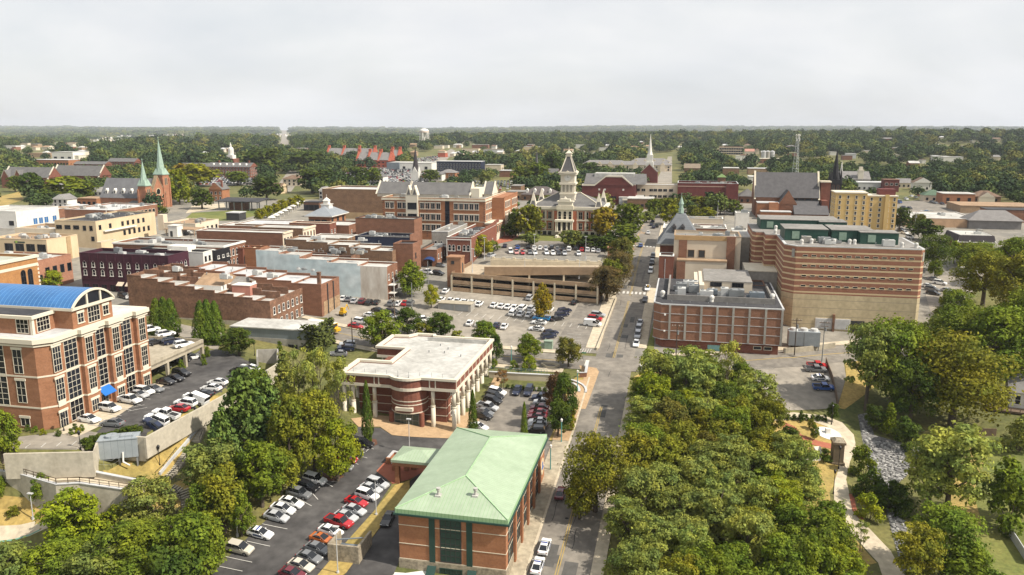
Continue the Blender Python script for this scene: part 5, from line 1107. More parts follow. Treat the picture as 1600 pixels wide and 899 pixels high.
b=building('link_block','low brick and concrete block between the beige block and the street','building',(1030,400),(1053,401),None,12,BRP,WRF,d=8,par=.6,coping=WHI); m=M(); m.box(b.w*.2,-.1,-3,b.w*.9,-.003,.2); m.box(b.w*.40,-.09,-3,b.w*.44,-.003,b.h-1); part('pale_trim',m,[LRF],b.o)
b=frame((1028,381),(1096,383),None,11.5,d=20); w,d,h=b.w,b.d,b.h
b.o=thing('customs_house','old brick building with a steep grey slate roof and copper cupola at the street corner','building',b.loc,-GA)
m=M(); m.box(.8,.8,-5,w-.8,d-.8,h); part('wall',m,[BRP],b.o)
m=M(); m.pyr(-.3,-.3,w+.3,d+.3,h,h+10.5,0,.2); m.box(-.5,-.5,h-.5,w+.5,d+.5,h-.002,1); rp=part('roof',m,[mat('blue_slate',(.17,.18,.19),(.13,.14,.15),.4,bands=(2,.6,.12,(.11,.115,.12))),COG],b.o)
for x in (w*.36,w*.56):
    m=M(); m.gable(-.9,-1.2,.9,1.5,1.6,2.8,'y'); m.box(-.7,-1.1,0,.7,1.5,1.6); m.box(-.4,-1.15,.3,.4,-1.1,1.4,1); part('dormer',m,[SLA,DFM],rp,(x,3.6,h+4.6))
m=M(); m.cyl(0,0,-.5,1.4,1.0,n=8); m.cyl(0,0,1.4,3.0,.7,n=8); m.cyl(0,0,3.0,6.0,1.0,.05,n=8); m.tube((0,0,5.5),(0,0,7.4),.08); part('cupola',m,[CUP],rp,(w*.5,d*.5,h+11.2))
wins(b,'F',lin(2.5,w-2.5,4),[1,5],1.3,2.4,fr=STO,off=-.8); b.w-=.8; wins(b,'L',lin(3,d-3,4),[1,5],1.3,2.4,fr=STO,off=-.8)
building('white_roof_block','low block with a big white roof behind the customs house','building',(1083,355),(1136,358),None,9,BR,WRF,d=16,par=.6,coping=WHI,ac=4,seed=97)
building('white_roof_block','flat white roofed block along the street left of the slate roof','building',(1036,356),(1062,357),None,9,COG,WRF,d=18,par=.4,coping=WHI,ac=2,seed=98)
building('white_roof_block','narrow pale roofed block with a long parapet behind the white roof','building',(1073,341),(1130,342.5),None,9,CRL,LRF,d=8,par=1.0,coping=WHI,ac=2,seed=99)
b=building('concrete_block','grey concrete block with a white pitched ridge beside the striped jail','building',(1149,371),(1186,372),None,17,COG,WRF,d=26,par=.1,ac=3,seed=101)
m=M(); m.gable(0,0,9,14,0,4.2,'y',0); part('ridge_house',m,[LRF],b.o,(b.w*.55,1,b.rz))
building('concrete_block','small white utility block with a dark door on the roofs left of the jail','building',(1150,333),(1171,333.6),None,11,WHI,WRF,d=8,par=.5,ac=1,seed=103)
building('flat_link','dark flat roofed link between the brick annex and the jail','building',(1105,441),(1196,447),None,10.5,BRD,DRF,d=9,par=.5,ac=3,seed=105)
# ------------------------------------------------------------------ brick church with big slate roof (right)
b=frame((1180,308.6),(1279.5,309.8),None,11,d=17); w,d,h=b.w,b.d,b.h
b.o=thing('slate_church','large brick church with a huge plain grey slate roof and cross gable','church',b.loc,-GA)
m=M(); m.box(0,0,-5,w,d,h); part('wall',m,[BR],b.o)
m=M(); m.gable(-.2,-1,w+.2,d+1,h,h+13.5,'x',0); rp=part('roof',m,[SLA],b.o)
for x in (0,w):
    m=M(); c=d/2; m.add([(x-.5,-1.2,h-1),(x+.5,-1.2,h-1),(x+.5,c,h+14.3),(x-.5,c,h+14.3),(x+.5,d+1.2,h-1),(x-.5,d+1.2,h-1)],[(0,1,2,3),(3,2,4,5)]); m.add([(x-.5,-1.2,h-1),(x-.5,c,h+14.3),(x-.5,d+1.2,h-1),(x+.5,-1.2,h-1),(x+.5,c,h+14.3),(x+.5,d+1.2,h-1)],[(0,1,2),(3,5,4)],1); part('gable_wall',m,[STO,BR],b.o)
m=M(); m.gable(w*.50-5,-7,w*.50+5,4,h-3.2,h+4.5,'y',0,1); m.box(w*.5-4.7,-6.9,-5,w*.5+4.7,-.01,h-3.21,1); part('cross_gable',m,[SLA,BR],b.o)
m=M(); m.box(w*.02,-9,-5,w*.36,-.01,h-2.6); m.box(w*.2,-12,-5,w*.34,-9.01,h-2.); m.box(w*.02,-9.2,h-2.6,w*.36,-.02,h-2.2,1); m.box(w*.06,-18,-5,w*.52,-12.02,h-6.5); m.box(w*.06,-18.2,h-6.5,w*.53,-12.03,h-6.1,1); part('brick_wing',m,[BRO,LRF],b.o)
m=M(); m.prism([(w*.60,-9),(w,-9),(w,-.2),(w*.60,-.2)],-5,[h-6.2,h-6.2,h-1.4,h-1.4],1,0); part('side_aisle',m,[SLA,BR],b.o)
m=M(); m.box(w*.58,-18,-5,w*1.08,-11,h-7.5,1); m.prism([(w*.57,-18.5),(w*1.09,-18.5),(w*1.09,-10.9),(w*.57,-10.9)],h-7.5,[h-7.3,h-7.3,h-3.2,h-3.2]); part('lean_to_roof',m,[SLA,BR],b.o)
wins(b,'F',lin(w*.62,w*.95,4),[h-3.0+1.2],3.4,1.5,fr=BRD,gl=DFM,sill=False)
m=M(); m.box(w+1,2,-5,w+6,8,h+8.5); m.box(w+.6,1.6,h+8.5,w+6.4,8.4,h+9.2,1); m.box(w+1,-5,-5,w+4,1.9,h-1,0); part('brick_tower',m,[BRP,STO],b.o); 
# black spired tower
q=T(1298,333); t_=thing('black_spire_tower','dark brick bell tower with three black spires behind the yellow hotel','tower',(q.x+1,q.y,q.z),-GA)
m=M(); m.box(-3.2,-3.2,-4,3.2,3.2,19.5); part('wall',m,[BLK],t_); m=M(); m.cyl(0,0,19.5,37,2.3,.05,n=8); 
for x in (-2.7,2.7):
    for y in (-2.7,2.7): m.cyl(x,y,17,27,.9,.03,n=6)
part('spire',m,[BLK],t_); me=winmesh(1.2,4,fr=BRD,gl=DFM,arch=True,sill=False)
for x in (-1.9,.7): link('louvre',me,t_,(x,-3.21,12.5))
# ------------------------------------------------------------------ yellow hotel
b=frame((1306,300.5),(1356,301.5),None,20.,d=13); w1=b.w; h=b.h
r=Vector((*UR(1399,306.4,b.top-1.8),0)); w=(Vector((r.x,r.y,0))-Vector((b.org.x,b.org.y,0))).dot(EX); b.w=w; d=13
b.o=thing('yellow_hotel','seven storey mustard yellow former hotel with rows of small windows','building',b.loc,-GA)
m=M(); m.box(0,0,-6,w1,d,h-.4); m.box(w1,1.2,-6,w,d-1,h-1.8); m.box(w*.80,.2,-6,w*.86,1.19,h-.9); part('wall',m,[YEL],b.o)
m=M(); m.box(-.3,-.3,h-.4,w1+.3,d+.3,h+.1); m.box(w1+.31,.9,h-1.8,w+.3,d-.8,h-1.3); part('roof',m,[LST],b.o)
for f in range(7):
    z=h-3.0-f*2.62
    wins(b,'F',[w1*k for k in (.14,.40,.66,.90)],[z],.95,1.45,fr=LST,nz=2,sill=True); 
    if f<6 or True: wins(b,'F',[w1+(w-w1)*k for k in (.16,.44,.90)] + [w1+(w-w1)*.7],[z-.9],.95,1.45,fr=LST,nz=2,off=-1.2)
wins(b,'L',lin(2,d-2,3),[h-3-2.62*k for k in range(7)],.9,1.4,fr=LST)
m=M(); m.box(w-8,4,h-1.3,w-.5,10,h+1.6); part('penthouse',m,[BRM],b.o)
# ------------------------------------------------------------------ large dark red civic blocks right of the tower
b=building('maroon_block','long windowless dark red brick block with pale bands','building',(1059,285.5),(1154,287.5),None,13.5,BRM,GRF,d=22,par=1.2,coping=LRF,ac=10,seed=111)
band(b,[b.h-2.2,4.2],.45,mat('pink_band',(.52,.36,.28),None,1),.08,faces='FRL'); m=M(); m.box(b.w*.80,-1.5,-4,b.w,-.003,b.h-.4); part('pavilion',m,[BRM],b.o); wins(b,'F',[b.w*.22],[1.2],3,1.8,fr=DFM,nx=3,sill=False)
m=M(); m.hip(-3,-3,3,3,3.0,5.2); m.box(-2.4,-2.4,-1,2.4,2.4,2.99,1); part('roof_kiosk',m,[mat('moss_green_roof',(.16,.24,.09),None,1),BRD],b.o,(b.w*.74,17,b.h))
b=building('white_wing','white three storey wing with square dark windows joining the dark red blocks','building',(992.7,288.5),(1058,289.5),None,11.5,CRL,LRF,d=14,par=.6,coping=LST)
w=b.w; wins(b,'F',[w*k for k in (.07,.20,.39,.48,.60,.72,.86)],[7.2,3.2],2.4,1.7,fr=LST,nx=2,sill=False)
b=building('meeting_church','dark red brick church hall with a broad white gable line and white roof','church',(909,288.5),(992.7,289.6),None,12.5,BRM,WRF,d=34,par=.3,coping=LST)
w,d,h=b.w,b.d,b.h; gx_=w*.60
m=M(); m.add([(gx_-12,-.3,h-.2),(gx_+12,-.3,h-.2),(gx_+5,-.3,h+5.2),(gx_-5,-.3,h+5.2),(gx_-12,24,h-.2),(gx_+12,24,h-.2),(gx_+5,24,h+5.2),(gx_-5,24,h+5.2)],[(0,1,2,3),(7,6,5,4),(0,3,7,4),(1,5,6,2),(3,2,6,7)],0); m.m[-3]=1; m.m[-2]=1; m.m[-1]=2; part('front_gable',m,[BRM,SLB,WRF],b.o)
m=M(); 
pts=[(0,h-.3),(gx_-12,h-.3),(gx_-5,h+5.3),(gx_+5,h+5.3),(gx_+12,h-.3)]
for p,q in zip(pts[:-1],pts[1:]): m.add([(p[0],-.5,p[1]-.5),(q[0],-.5,q[1]-.5),(q[0],-.5,q[1]+.4),(p[0],-.5,p[1]+.4),(p[0],.3,p[1]+.4),(q[0],.3,q[1]+.4)],[(0,1,2,3),(3,2,5,4)])
part('gable_trim',m,[LST],b.o); m=M(); m.gable(1,2,w+6,26,h+.3,h+6.2,'x',0); part('long_roof',m,[SLB],b.o); m=M(); m.box(w*.2,10,h+4,w*.95,22,h+6.5); part('white_roof_box',m,[WRF],b.o)
wins(b,'F',[gx_],[h+.8,3.6],3.6,1.8,fr=BRM,nx=2,sill=False); wins(b,'F',[gx_-9,gx_-5.5,gx_+6],[h-3.4],.8,.8,fr=WHI,gl=WHI,sill=False)
m=M(); m.box(w*.78,-7,3.4,w*1.28,-1,4.2); 
for x in (w*.8,w*1.0,w*1.25): m.box(x,-6.8,-3,x+.4,-6.4,3.4)
part('porch',m,[LST],b.o)
q=UR(1014.8,262.6,45); t_=thing('white_steeple','white needle steeple above the brick gable behind the dark red church','steeple',(q[0],q[1],30),-GA)
m=M(); m.box(-7,-3,-2,7,9,12); m.gable(-7,-3,7,9,12,18.5,'y',1,0); part('brick_gable',m,[BRM,SLB],t_)
m=M(); m.box(-3.2,-2.0,14,3.2,4.4,20); m.box(-2.5,-1.3,20,2.5,3.7,26); m.cyl(0,1.2,26,28.5,2.2,1.7,n=8); m.cyl(0,1.2,28.5,43.5,1.6,.03,n=8); part('steeple',m,[WHI],t_)
for s in (-1,1):
    m=M(); m.add([(s*7.4,-3.3,11.6),(0,-3.3,18.9),(0,-3.3,18.1),(s*6.6,-3.3,11.6)],[(0,1,2,3),(3,2,1,0)]); part('gable_trim',m,[LST],t_)
# ------------------------------------------------------------------ brick church with green spires (left)
q=T(250,326); t_=thing('green_spire_church','red brick gothic church with two pale green copper spires','church',(q.x,q.y,q.z),R(77.8))
CHB=mat('church_brick',(.36,.165,.095),(.28,.125,.07),.4,fine=(2,.12))
FW=13.5
m=M(); m.add([(-FW/2,0,-3),(FW/2,0,-3),(FW/2,0,9),(0,0,19.3),(-FW/2,0,9),(-FW/2,2,-3),(FW/2,2,-3),(FW/2,2,9),(0,2,19.3),(-FW/2,2,9)],[(0,1,2,3,4),(9,8,7,6,5),(1,6,7,2),(2,7,8,3),(3,8,9,4),(4,9,5,0)]); part('front_wall',m,[CHB],t_)
m=M()
for s in (-1,1): m.add([(s*(FW/2+.3),-.15,8.7),(0,-.15,19.8),(0,-.15,18.9),(s*(FW/2-.4),-.15,8.7),(s*(FW/2+.3),2.1,8.7),(0,2.1,19.8)],[(0,1,2,3),(3,2,1,0),(0,4,5,1),(1,5,4,0)])
part('gable_trim',m,[mat('tan_stone',(.55,.42,.27),None,.6)],t_)
m=M(); n=16; m.add([(1.7*math.cos(2*math.pi*i/n),-.06,10.2+1.7*math.sin(2*math.pi*i/n)) for i in range(n)],[tuple(range(n))],0); m.add([(2.2*math.cos(2*math.pi*i/n),-.03,10.2+2.2*math.sin(2*math.pi*i/n)) for i in range(n)],[tuple(range(n))],1); part('rose_window',m,[GLA,MT['tan_stone']],t_)
for x in (-4.3,4.3):
    m=M(); m.add([(.7*math.cos(2*math.pi*i/n),-.06,.7*math.sin(2*math.pi*i/n)) for i in range(n)],[tuple(range(n))],0); m.add([(1.0*math.cos(2*math.pi*i/n),-.03,1.0*math.sin(2*math.pi*i/n)) for i in range(n)],[tuple(range(n))],1); part('round_window',m,[GLA,MT['tan_stone']],t_,(x,0,7.5))
link('door',winmesh(2.2,4.6,fr=MT['tan_stone'],gl=DFM,arch=True,sill=False,fw=.6),t_,(-1.1,-.02,-.5))
def tower(x,y,s,hb,hs,lab):
    m=M(); m.box(x-s,y-s,-3,x+s,y+s,hb); o=part('tower',m,[CHB],t_)
    for sx in (-1,1):
        for sy in (-1,1):
            m=M(); m.box(x+sx*s-.5,y+sy*s-.5,-3,x+sx*s+.5,y+sy*s+.5,hb-2.5); m.pyr(x+sx*s-.5,y+sy*s-.5,x+sx*s+.5,y+sy*s+.5,hb-2.5,hb-1.2); part('buttress',m,[CHB],o)
    me=winmesh(.9,4.2,fr=MT['tan_stone'],gl=DFM,arch=True,sill=False)
    for k in (-1.1,.3): link('louvre',me,o,(x+k,y-s-.02,hb-6.0)); link('louvre',me,o,(x+s+.02,y+k,hb-6.0),R(90))
    m=M(); m.box(x-s-.4,y-s-.4,hb,x+s+.4,y+s+.4,hb+.6); m.pyr(x-s-.2,y-s-.2,x+s+.2,y+s+.2,hb+.6,hb+3.8,0,.62); m.cyl(x,y,hb+2.6,hb+hs,s*.82,.04,n=8,rot=math.pi/8)
    for k in range(4):
        a=k*math.pi/2; m.cyl(x+math.cos(a)*s*.75,y+math.sin(a)*s*.75,hb+.6,hb+5.2,.8,.03,n=4)
    m.tube((x,y,hb+hs-.4),(x,y,hb+hs+1.4),.1); m.box(x-.5,y-.06,hb+hs+.6,x+.5,y+.06,hb+hs+.8); part('spire',m,[CUP],o)
tower(FW/2+1.2,3.0,3.0,19.8,21.5,''); tower(-FW/2-2.6,2.4,2.5,14.2,14.8,'')
LN=35.; 
m=M(); m.box(-FW/2-.5,2.01,-3,FW/2+.5,LN,6.6); part('nave',m,[CHB],t_); m=M(); m.gable(-FW/2-1.2,2.01,FW/2+1.2,LN,6.6,18.0,'y'); rp=part('roof',m,[mat('church_slate',(.165,.165,.17),(.12,.12,.125),.3,bands=(2,.7,.1,(.11,.11,.115)))],t_)
for y in lin(6.5,29,5):
    m=M(); m.gable(-1.2,-.95,2,.95,1.8,3.2,'x',0); m.box(-1.1,-.85,0,2,.85,1.8); m.box(-1.16,-.4,.3,-1.1,.4,1.6,1); part('dormer',m,[WHI,DFM],rp,(-5.3,y+2,9.0))
for y in lin(6,33,8): link('window',winmesh(.8,2.0,fr=MT['tan_stone'],gl=DFM,arch=True,sill=False),t_,(-FW/2-.5,y,2.0),R(-90))
m=M(); m.box(-14,7,-3,-7.26,13,3.0); m.prism([(-14.3,6.8),(-7.27,6.8),(-7.27,13.2),(-14.3,13.2)],[3.0,3.0,3.0,3.0],[3.2,5.2,5.2,3.2],1); part('side_chapel',m,[CHB,SLB],t_)
# ------------------------------------------------------------------ far buildings
REDT=mat('terracotta_brick',(.40,.105,.06),(.32,.08,.045),.2)
HGY=mat('house_grey_roof',(.22,.21,.20),(.17,.16,.155),.5); HBR=mat('house_brown_roof',(.19,.125,.085),(.14,.092,.062),.5); HGN=mat('house_green_roof',(.10,.15,.10),(.075,.12,.08),.5)
def far(name,label,cat,px,py,wpx,h,d,kind,wall,roof,rise=3,rows=(),cols=0,ww=1.2,wh=1.5,rot=None,group=None,fr=DFM,par=.5,pier=False,sidecols=0):
    c=T(px,py); s=zc(c)/F; w=wpx*s; ga=GA if rot is None else R(rot)
    ex=Vector((math.cos(ga),-math.sin(ga),0)); p=c-ex*w/2
    b=B(); b.w,b.d,b.h=w,d,h; b.loc=Vector((p.x,p.y,c.z)); b.o=thing(name,label,cat,b.loc,-ga,group)
    m=M(); m.box(0,0,-6,w,d,h); part('wall',m,[wall],b.o)
    m=M()
    if kind=='flat': m.box(-.2,-.2,h,w+.2,d+.2,h+.35); b.rz=h+.35
    elif kind=='gx': m.gable(-.5,-.6,w+.5,d+.6,h,h+rise,'x',0,1)
    elif kind=='gy': m.gable(-.6,-.5,w+.6,d+.5,h,h+rise,'y',0,1)
    elif kind=='hip': m.hip(-.6,-.6,w+.6,d+.6,h,h+rise)
    b.roof=part('roof',m,[roof,wall],b.o)
    if cols: wins(b,'F',lin(w*.5/cols,w*(1-.5/cols),cols),list(rows),ww,wh,fr=fr,sill=False)
    if sidecols: wins(b,'R',lin(d*.5/sidecols,d*(1-.5/sidecols),sidecols),list(rows),ww,wh,fr=fr,sill=False)
    return b
# gabled school on the far left
for a in (('school_wing','red brick school wing with dark gables and a white trimmed centre gable, far left','school',42,294,82,8.5,14,(62,),0),('school_wing','long red brick dormitory wing with a dark slate gable roof and rows of white windows','school',120,293,84,9.5,14,(1,),1)):
    b=far(*a[:7],a[7],'gx',BRP,SLB,8,(1.4,5.2),14,1.2,1.9,fr=WHI,sidecols=4); w,d,h=b.w,b.d,b.h
    for x in (0,w):
        m=M(); c=d/2; m.add([(x-.5,-1.,h-.8),(x+.5,-1.,h-.8),(x+.5,c,h+8.8),(x-.5,c,h+8.8),(x+.5,d+1.,h-.8),(x-.5,d+1.,h-.8)],[(0,1,2,3),(3,2,4,5)]); m.add([(x-.5,-1.,h-1.6),(x-.5,c,h+8),(x-.5,c,h+8.8),(x-.5,-1,h-.8)],[(0,1,2,3)]); m.add([(x+.5,-1.,h-1.6),(x+.5,c,h+8),(x+.5,c,h+8.8),(x+.5,-1,h-.8)],[(0,1,2,3)]); part('gable_coping',m,[LST],b.o)
    if a[9]==0:
        for fx in (.08,.36):
            m=M(); m.gable(w*fx-4,-2,w*fx+4,6,h,h+6,'y',1,0); m.box(w*fx-3.8,-1.9,-4,w*fx+3.8,0,h); part('cross_gable',m,[BRP,SLB],b.o)
            m=M()
            for s in (-1,1): m.add([(w*fx+s*4.3,-2.1,h-.3),(w*fx,-2.1,h+6.6),(w*fx,-2.1,h+5.7),(w*fx+s*3.4,-2.1,h-.3)],[(0,1,2,3),(3,2,1,0)])
            part('gable_trim',m,[LST],b.o)
b=far('victorian_house','red brick victorian house with steep gable right of the brick church','house',338,314,22,7.5,9,'gy',BRO,SLB,4.5,(1,4.2),3,1.0,1.7,fr=WHI); m=M(); m.box(0,0,-2,1,1,5); part('chimney',m,[BRP],b.o,(b.w*.8,2,b.h+1))
b=far('hall_block','long red brick hall with a grey roof, dormers and rows of white windows','hall',358,277,74,10,14,'gx',BRP,SLB,4,(1.5,4.5,7.4),15,1.2,1.7,fr=WHI,sidecols=4)
for x in lin(b.w*.12,b.w*.88,6):
    m=M(); m.gable(-.9,0,.9,3,1.5,2.6,'y'); m.box(-.8,.1,0,.8,3,1.5); part('dormer',m,[WHI],b.roof,(x,1.6,b.h+.6))
for x in (b.w*.2,b.w*.55,b.w*.9): 
    m=M(); m.box(-.7,-.7,0,.7,.7,3); part('chimney',m,[BRP],b.o,(x,b.d/2,b.h+3.0))
q=T(363,268); t_=thing('domed_cupola','white domed cupola tower rising beyond the long red brick hall','tower',(q.x,q.y,q.z),-GA)
m=M(); m.box(-6,-6,-4,6,6,14); part('base',m,[BRP],t_); m=M(); m.box(-3.6,-3.6,14,3.6,3.6,18); m.cyl(0,0,18,24,3.0,n=10); m.ball(0,0,24,3.0,n=10,k=6); m.cyl(0,0,26.5,29,1.0,n=8); m.cyl(0,0,29,32,.8,.05,n=8); part('cupola',m,[WHI],t_)
far('campus_block','low brick campus block with grey roof left of the domed hall','hall',305,268,50,6,12,'gx',BRP,SLB,3,(1.5,),10,fr=WHI)
far('campus_block','brick dormitory with a dark roof and gable end among trees left of the green spires','hall',190,262,48,7,12,'gx',BRP,SLB,4,(1.2,4.0),10,fr=WHI)
far('campus_block','long grey roofed brick block among trees behind the school','hall',140,265,56,6,12,'gx',BRP,SLB,3,(1.2,),10,fr=WHI)
b=far('white_hall','white flat roofed hall far beyond the school','hall',98,250,38,11,26,'flat',WHI,WRF,rows=(2,),cols=3,ww=5,wh=2.4)
far('orange_school','low orange brick building with a line of dark doors and pale roof','school',80,259,64,7,22,'flat',BRO,LRF,rows=(.5,),cols=12,ww=2.2,wh=3)
far('tan_store','low tan store far behind the school','shop',62,246,40,6,20,'flat',TAN,TRF)
far('white_store','white flat roofed store far behind the school','shop',112,250,26,6,16,'flat',LST,WRF)
for i,(px,py,wp,lab) in enumerate(((95,326,26,'white clapboard house with a grey gable roof and porch'),(151,313,22,'white gabled house partly behind the big dark tree'),(84,305,12,'small white house roof showing left of the dark trees'),(47,292,20,'low grey roofed house under the school gable'))):
    b=far('white_house',lab,'house',px,py,wp,5.5,8,'gy' if i!=3 else 'gx',WHI,HGY,3,(1,3.6),3,1.0,1.4)
    m=M(); m.box(b.w,-.5,2.4,b.w+3.4,6,2.7); m.box(b.w+3,-.4,-2,b.w+3.2,-.1,2.4); m.box(b.w+.01,.5,-2,b.w+3,6,2.39); part('porch',m,[WHI],b.o)
b=building('white_showroom','long white flat roofed showroom with blue windows at the left edge','building',(-40,327),(24,331),(71,322),8.5,WHI,WRF,par=.5,coping=WHI); wins(b,'R',[b.d*k for k in (.42,.55,.68,.88)],[1.0],2.6,3.0,fr=WHI,gl=mat('blue_glass',(.05,.16,.36),None,1,rough=.2),nx=2,sill=False); wins(b,'F',[b.w*.9],[1.5],3,2.4,fr=WHI,sill=False)
b=building('long_red_block','low long dark red brick block with stepped white parapet line','building',(67,331.5),(178,329),(222,318.5),7,BR,LRF,par=.6,coping=WHI,ac=8,seed=121); wins(b,'R',lin(b.d*.25,b.d*.9,8),[1.8],2.0,3.0,fr=LST,sill=False)
far('brown_block','low brown brick building with white fascia in front of the white houses','building',136,322,36,4.5,12,'flat',BRO,TRF,rows=(1,),cols=4,ww=1.8,wh=1.6)
far('white_block','small white building with grey roof beside the church lawn','building',172,318,20,4.5,9,'flat',WHI,LRF)
for i in range(7):
    px=10+i*16; b=far('roof_shop',['small white roofed shop','tan roofed shop','red brick shop with white roof','low shop with pale roof','small brick shop','flat tan shop','brown shop with pale parapet'][i]+' crowded behind the beige block at the left edge','shop',px,353-i*2.6,20,5,12,'flat',[WHI,CRM,BR,CRL,BR,TAN,BRT][i],[WRF,TRF,WRF,LRF,WRF,TRF,LRF][i],rows=(1.4,),cols=3,ww=1.4,wh=1.6)
# pavilion roofs at the town square
q=T(371,330); t_=thing('market_shelter','long open market shelter with a dark flat roof on posts','shelter',(q.x,q.y,q.z),-GA)
m=M(); m.prism([(-14,0),(14,0),(14,13),(-14,13)],[5.2,5.2,6.4,6.4],[5.6,5.6,6.8,6.8]); part('roof',m,[DRF],t_)
for x in lin(-12.5,12.5,6):
    for y in (1,12):
        m=M(); m.box(-.25,-.25,-2,.25,.25,5.6); part('post',m,[STL],t_,(x,y,0))
m=M(); m.box(-8,5,-2,2,11,4.4); part('stall',m,[BRD],t_)
b=far('dark_shelter','dark roofed open pavilion with brick posts left of the brown wall','shelter',487,330,26,5,9,'flat',BRD,DRF,rows=(.5,),cols=3,ww=3,wh=3)
for i in range(8):
    q=T(425+i*6.6,347-i*3.7); m=M(); 
    t_=thing('market_tent','white square market tent, number %s from the near end of the line by the square'%['first','second','third','fourth','fifth','sixth','seventh','last'][i],'tent',(q.x,q.y,q.z),-GA,'white market tents by the square')
    m.pyr(-1.7,-1.7,1.7,1.7,2.3,3.6); part('tent_roof',m,[WHI],t_); m=M()
    for x in (-1.6,1.6):
        for y in (-1.6,1.6): m.box(x-.06,y-.06,-.5,x+.06,y+.06,2.3)
    m.box(-1.6,1.5,0,1.6,1.6,2.3); part('tent_frame',m,[WHI],t_)
far('grey_stall','small dark sided stall with pale roof on the town green','stall',364,345,22,4,7,'flat',DFM,LRF)
# red gabled complex
for i,(px,wp,lab) in enumerate(((553,92,'left wing of the terracotta apartment complex with red stepped gables'),(648*0+567,0,''),(560,0,''))):
    if not wp: continue
q=T(508,258); 
for i,(x0,x1,y,lab) in enumerate(((508,585,252,'terracotta brick complex with stepped red gables among trees, left half'),(556,610,262,'terracotta brick complex with stepped red gables, nearer right half'),(610,622,256,'small terracotta block with twin chimneys right of the gabled complex'))):
    b=far('gabled_complex',lab,'building',(x0+x1)/2,y,x1-x0,9,20,'gx',REDT,HGY,9,(1.5,5.5),8,1.8,1.2); w,d,h=b.w,b.d,b.h
    n=3 if i<2 else 2
    m=M()
    for k in range(n+ (1 if i<2 else 0)):
        x=w*k/max(n,1) if i<2 else w*k
        for q_ in ((x-1.2,x+1.2),):
            m.add([(q_[0],-1.4,h-1),(q_[1],-1.4,h-1),(q_[1],d/2-1,h+10.6),(q_[0],d/2-1,h+10.6),(q_[0],d/2+1,h+10.6),(q_[1],d/2+1,h+10.6),(q_[0],d+1.4,h-1),(q_[1],d+1.4,h-1)],[(0,1,2,3),(3,2,5,4),(4,5,7,6),(0,3,4,6),(1,7,5,2)]); m.box(q_[0]-.4,d/2-1.6,h+9,q_[1]+.4,d/2+1.6,h+13)
    part('gable_wall',m,[REDT],b.o)
b=far('dealership','white car showroom with grey glass front and flat roof','showroom',640,266,72,8,30,'flat',WHI,WRF,rows=(1,),cols=4,ww=3,wh=3); m=M(); m.box(-.5,-2,0,b.w*.28,-.01,8.6); part('glass_front',m,[GAL],b.o)
b=far('navy_apartments','dark navy flat roofed apartment block with pale window columns','apartments',717,274.5,72,14,16,'flat',NAV,LRF,rows=(1.6,5.4,9.4),cols=14,ww=1.3,wh=2.4,fr=LRF)
b=far('brick_office_block','small orange brick office with a grey hip roof in front of the navy apartments','office',699,282,26,7,12,'hip',BRO,HGY,3,(1.2,4),4,1.1,1.5,fr=WHI)
far('white_hall','long white hall with dark hip roof behind the gabled civic building','hall',581,287,38,6,12,'hip',WHI,SLB,3,(2.4,),7,1.1,1.6)
far('white_hall','low white hall with dark roof right of the black steeple','hall',676,283,30,6,12,'hip',WHI,SLB,3,(2,),5,1.1,1.6)
far('pale_house','pale stucco house with brown hip roof beside the far car park','house',456,291,30,6,12,'hip',CRL,HBR,3,(1,3.6),4)
far('tan_house','tan gabled house above the market shelter','house',432,303,16,5,10,'gx',CRM,HBR,2.5,(1.2,),3)
far('white_gable_house','narrow white house with two dark windows at the left end of the brown wall','house',504,312,10,6,8,'gy',WHI,HGY,2.5,(1,3.5),2)
q=T(650,284); t_=thing('black_steeple','slender black steeple rising from a white gabled base behind the civic building','steeple',(q.x,q.y,q.z),-GA)
m=M(); m.box(-3.6,-3.6,-3,3.6,3.6,9); part('tower',m,[WHI],t_)
for k in range(4):
    m=M(); m.add([(-2.6,-3.7,8.6),(2.6,-3.7,8.6),(0,-3.7,13.5),(0,0,13)],[(0,1,2),(0,2,3),(1,3,2)]); part('gablet',m,[WHI],t_,(0,0,0),k*math.pi/2)
m=M(); m.cyl(0,0,9,14,3.6,2.6,n=8); m.cyl(0,0,14,31.5,2.6,.05,n=8); part('spire',m,[mat('dark_shingle',(.05,.042,.045),(.035,.03,.032),.5)],t_)
# water tower
q=UR(663,222,44); gz=G(q[0],q[1]); q=Vector((q[0],q[1],gz)); sc=zc(q)/F; t_=thing('water_tower','white water tower with domed tank on six legs on the wooded ridge','water tower',(q.x,q.y,gz),0)
ht=80-zc(Vector((q.x,q.y,60)))*(math.sin(PT)+(201-449.5)/F*math.cos(PT)); hb=80-zc(Vector((q.x,q.y,60)))*(math.sin(PT)+(207.5-449.5)/F*math.cos(PT)); r=7.3*sc
m=M(); m.cyl(0,0,hb-gz,hb-gz+(ht-hb)*.4,r,n=20); m.ball(0,0,hb-gz+(ht-hb)*.4,r,n=20,k=8,sz=(ht-hb)*.6/r); part('tank',m,[WHI],t_)
m=M(); m.cyl(0,0,hb-gz+1,hb-gz+2.4,r*1.02,n=20); part('tank_band',m,[mat('faded_orange',(.52,.30,.16),None,1)],t_)
for k in range(6):
    a=k*math.pi/3+.3; m=M(); m.tube((r*1.02*math.cos(a),r*1.02*math.sin(a),-5),(r*.93*math.cos(a),r*.93*math.sin(a),hb-gz+1),r*.105,n=6); part('leg',m,[WHI],t_)
m=M(); m.cyl(0,0,-5,hb-gz,r*.12,n=8); part('riser',m,[WHI],t_)
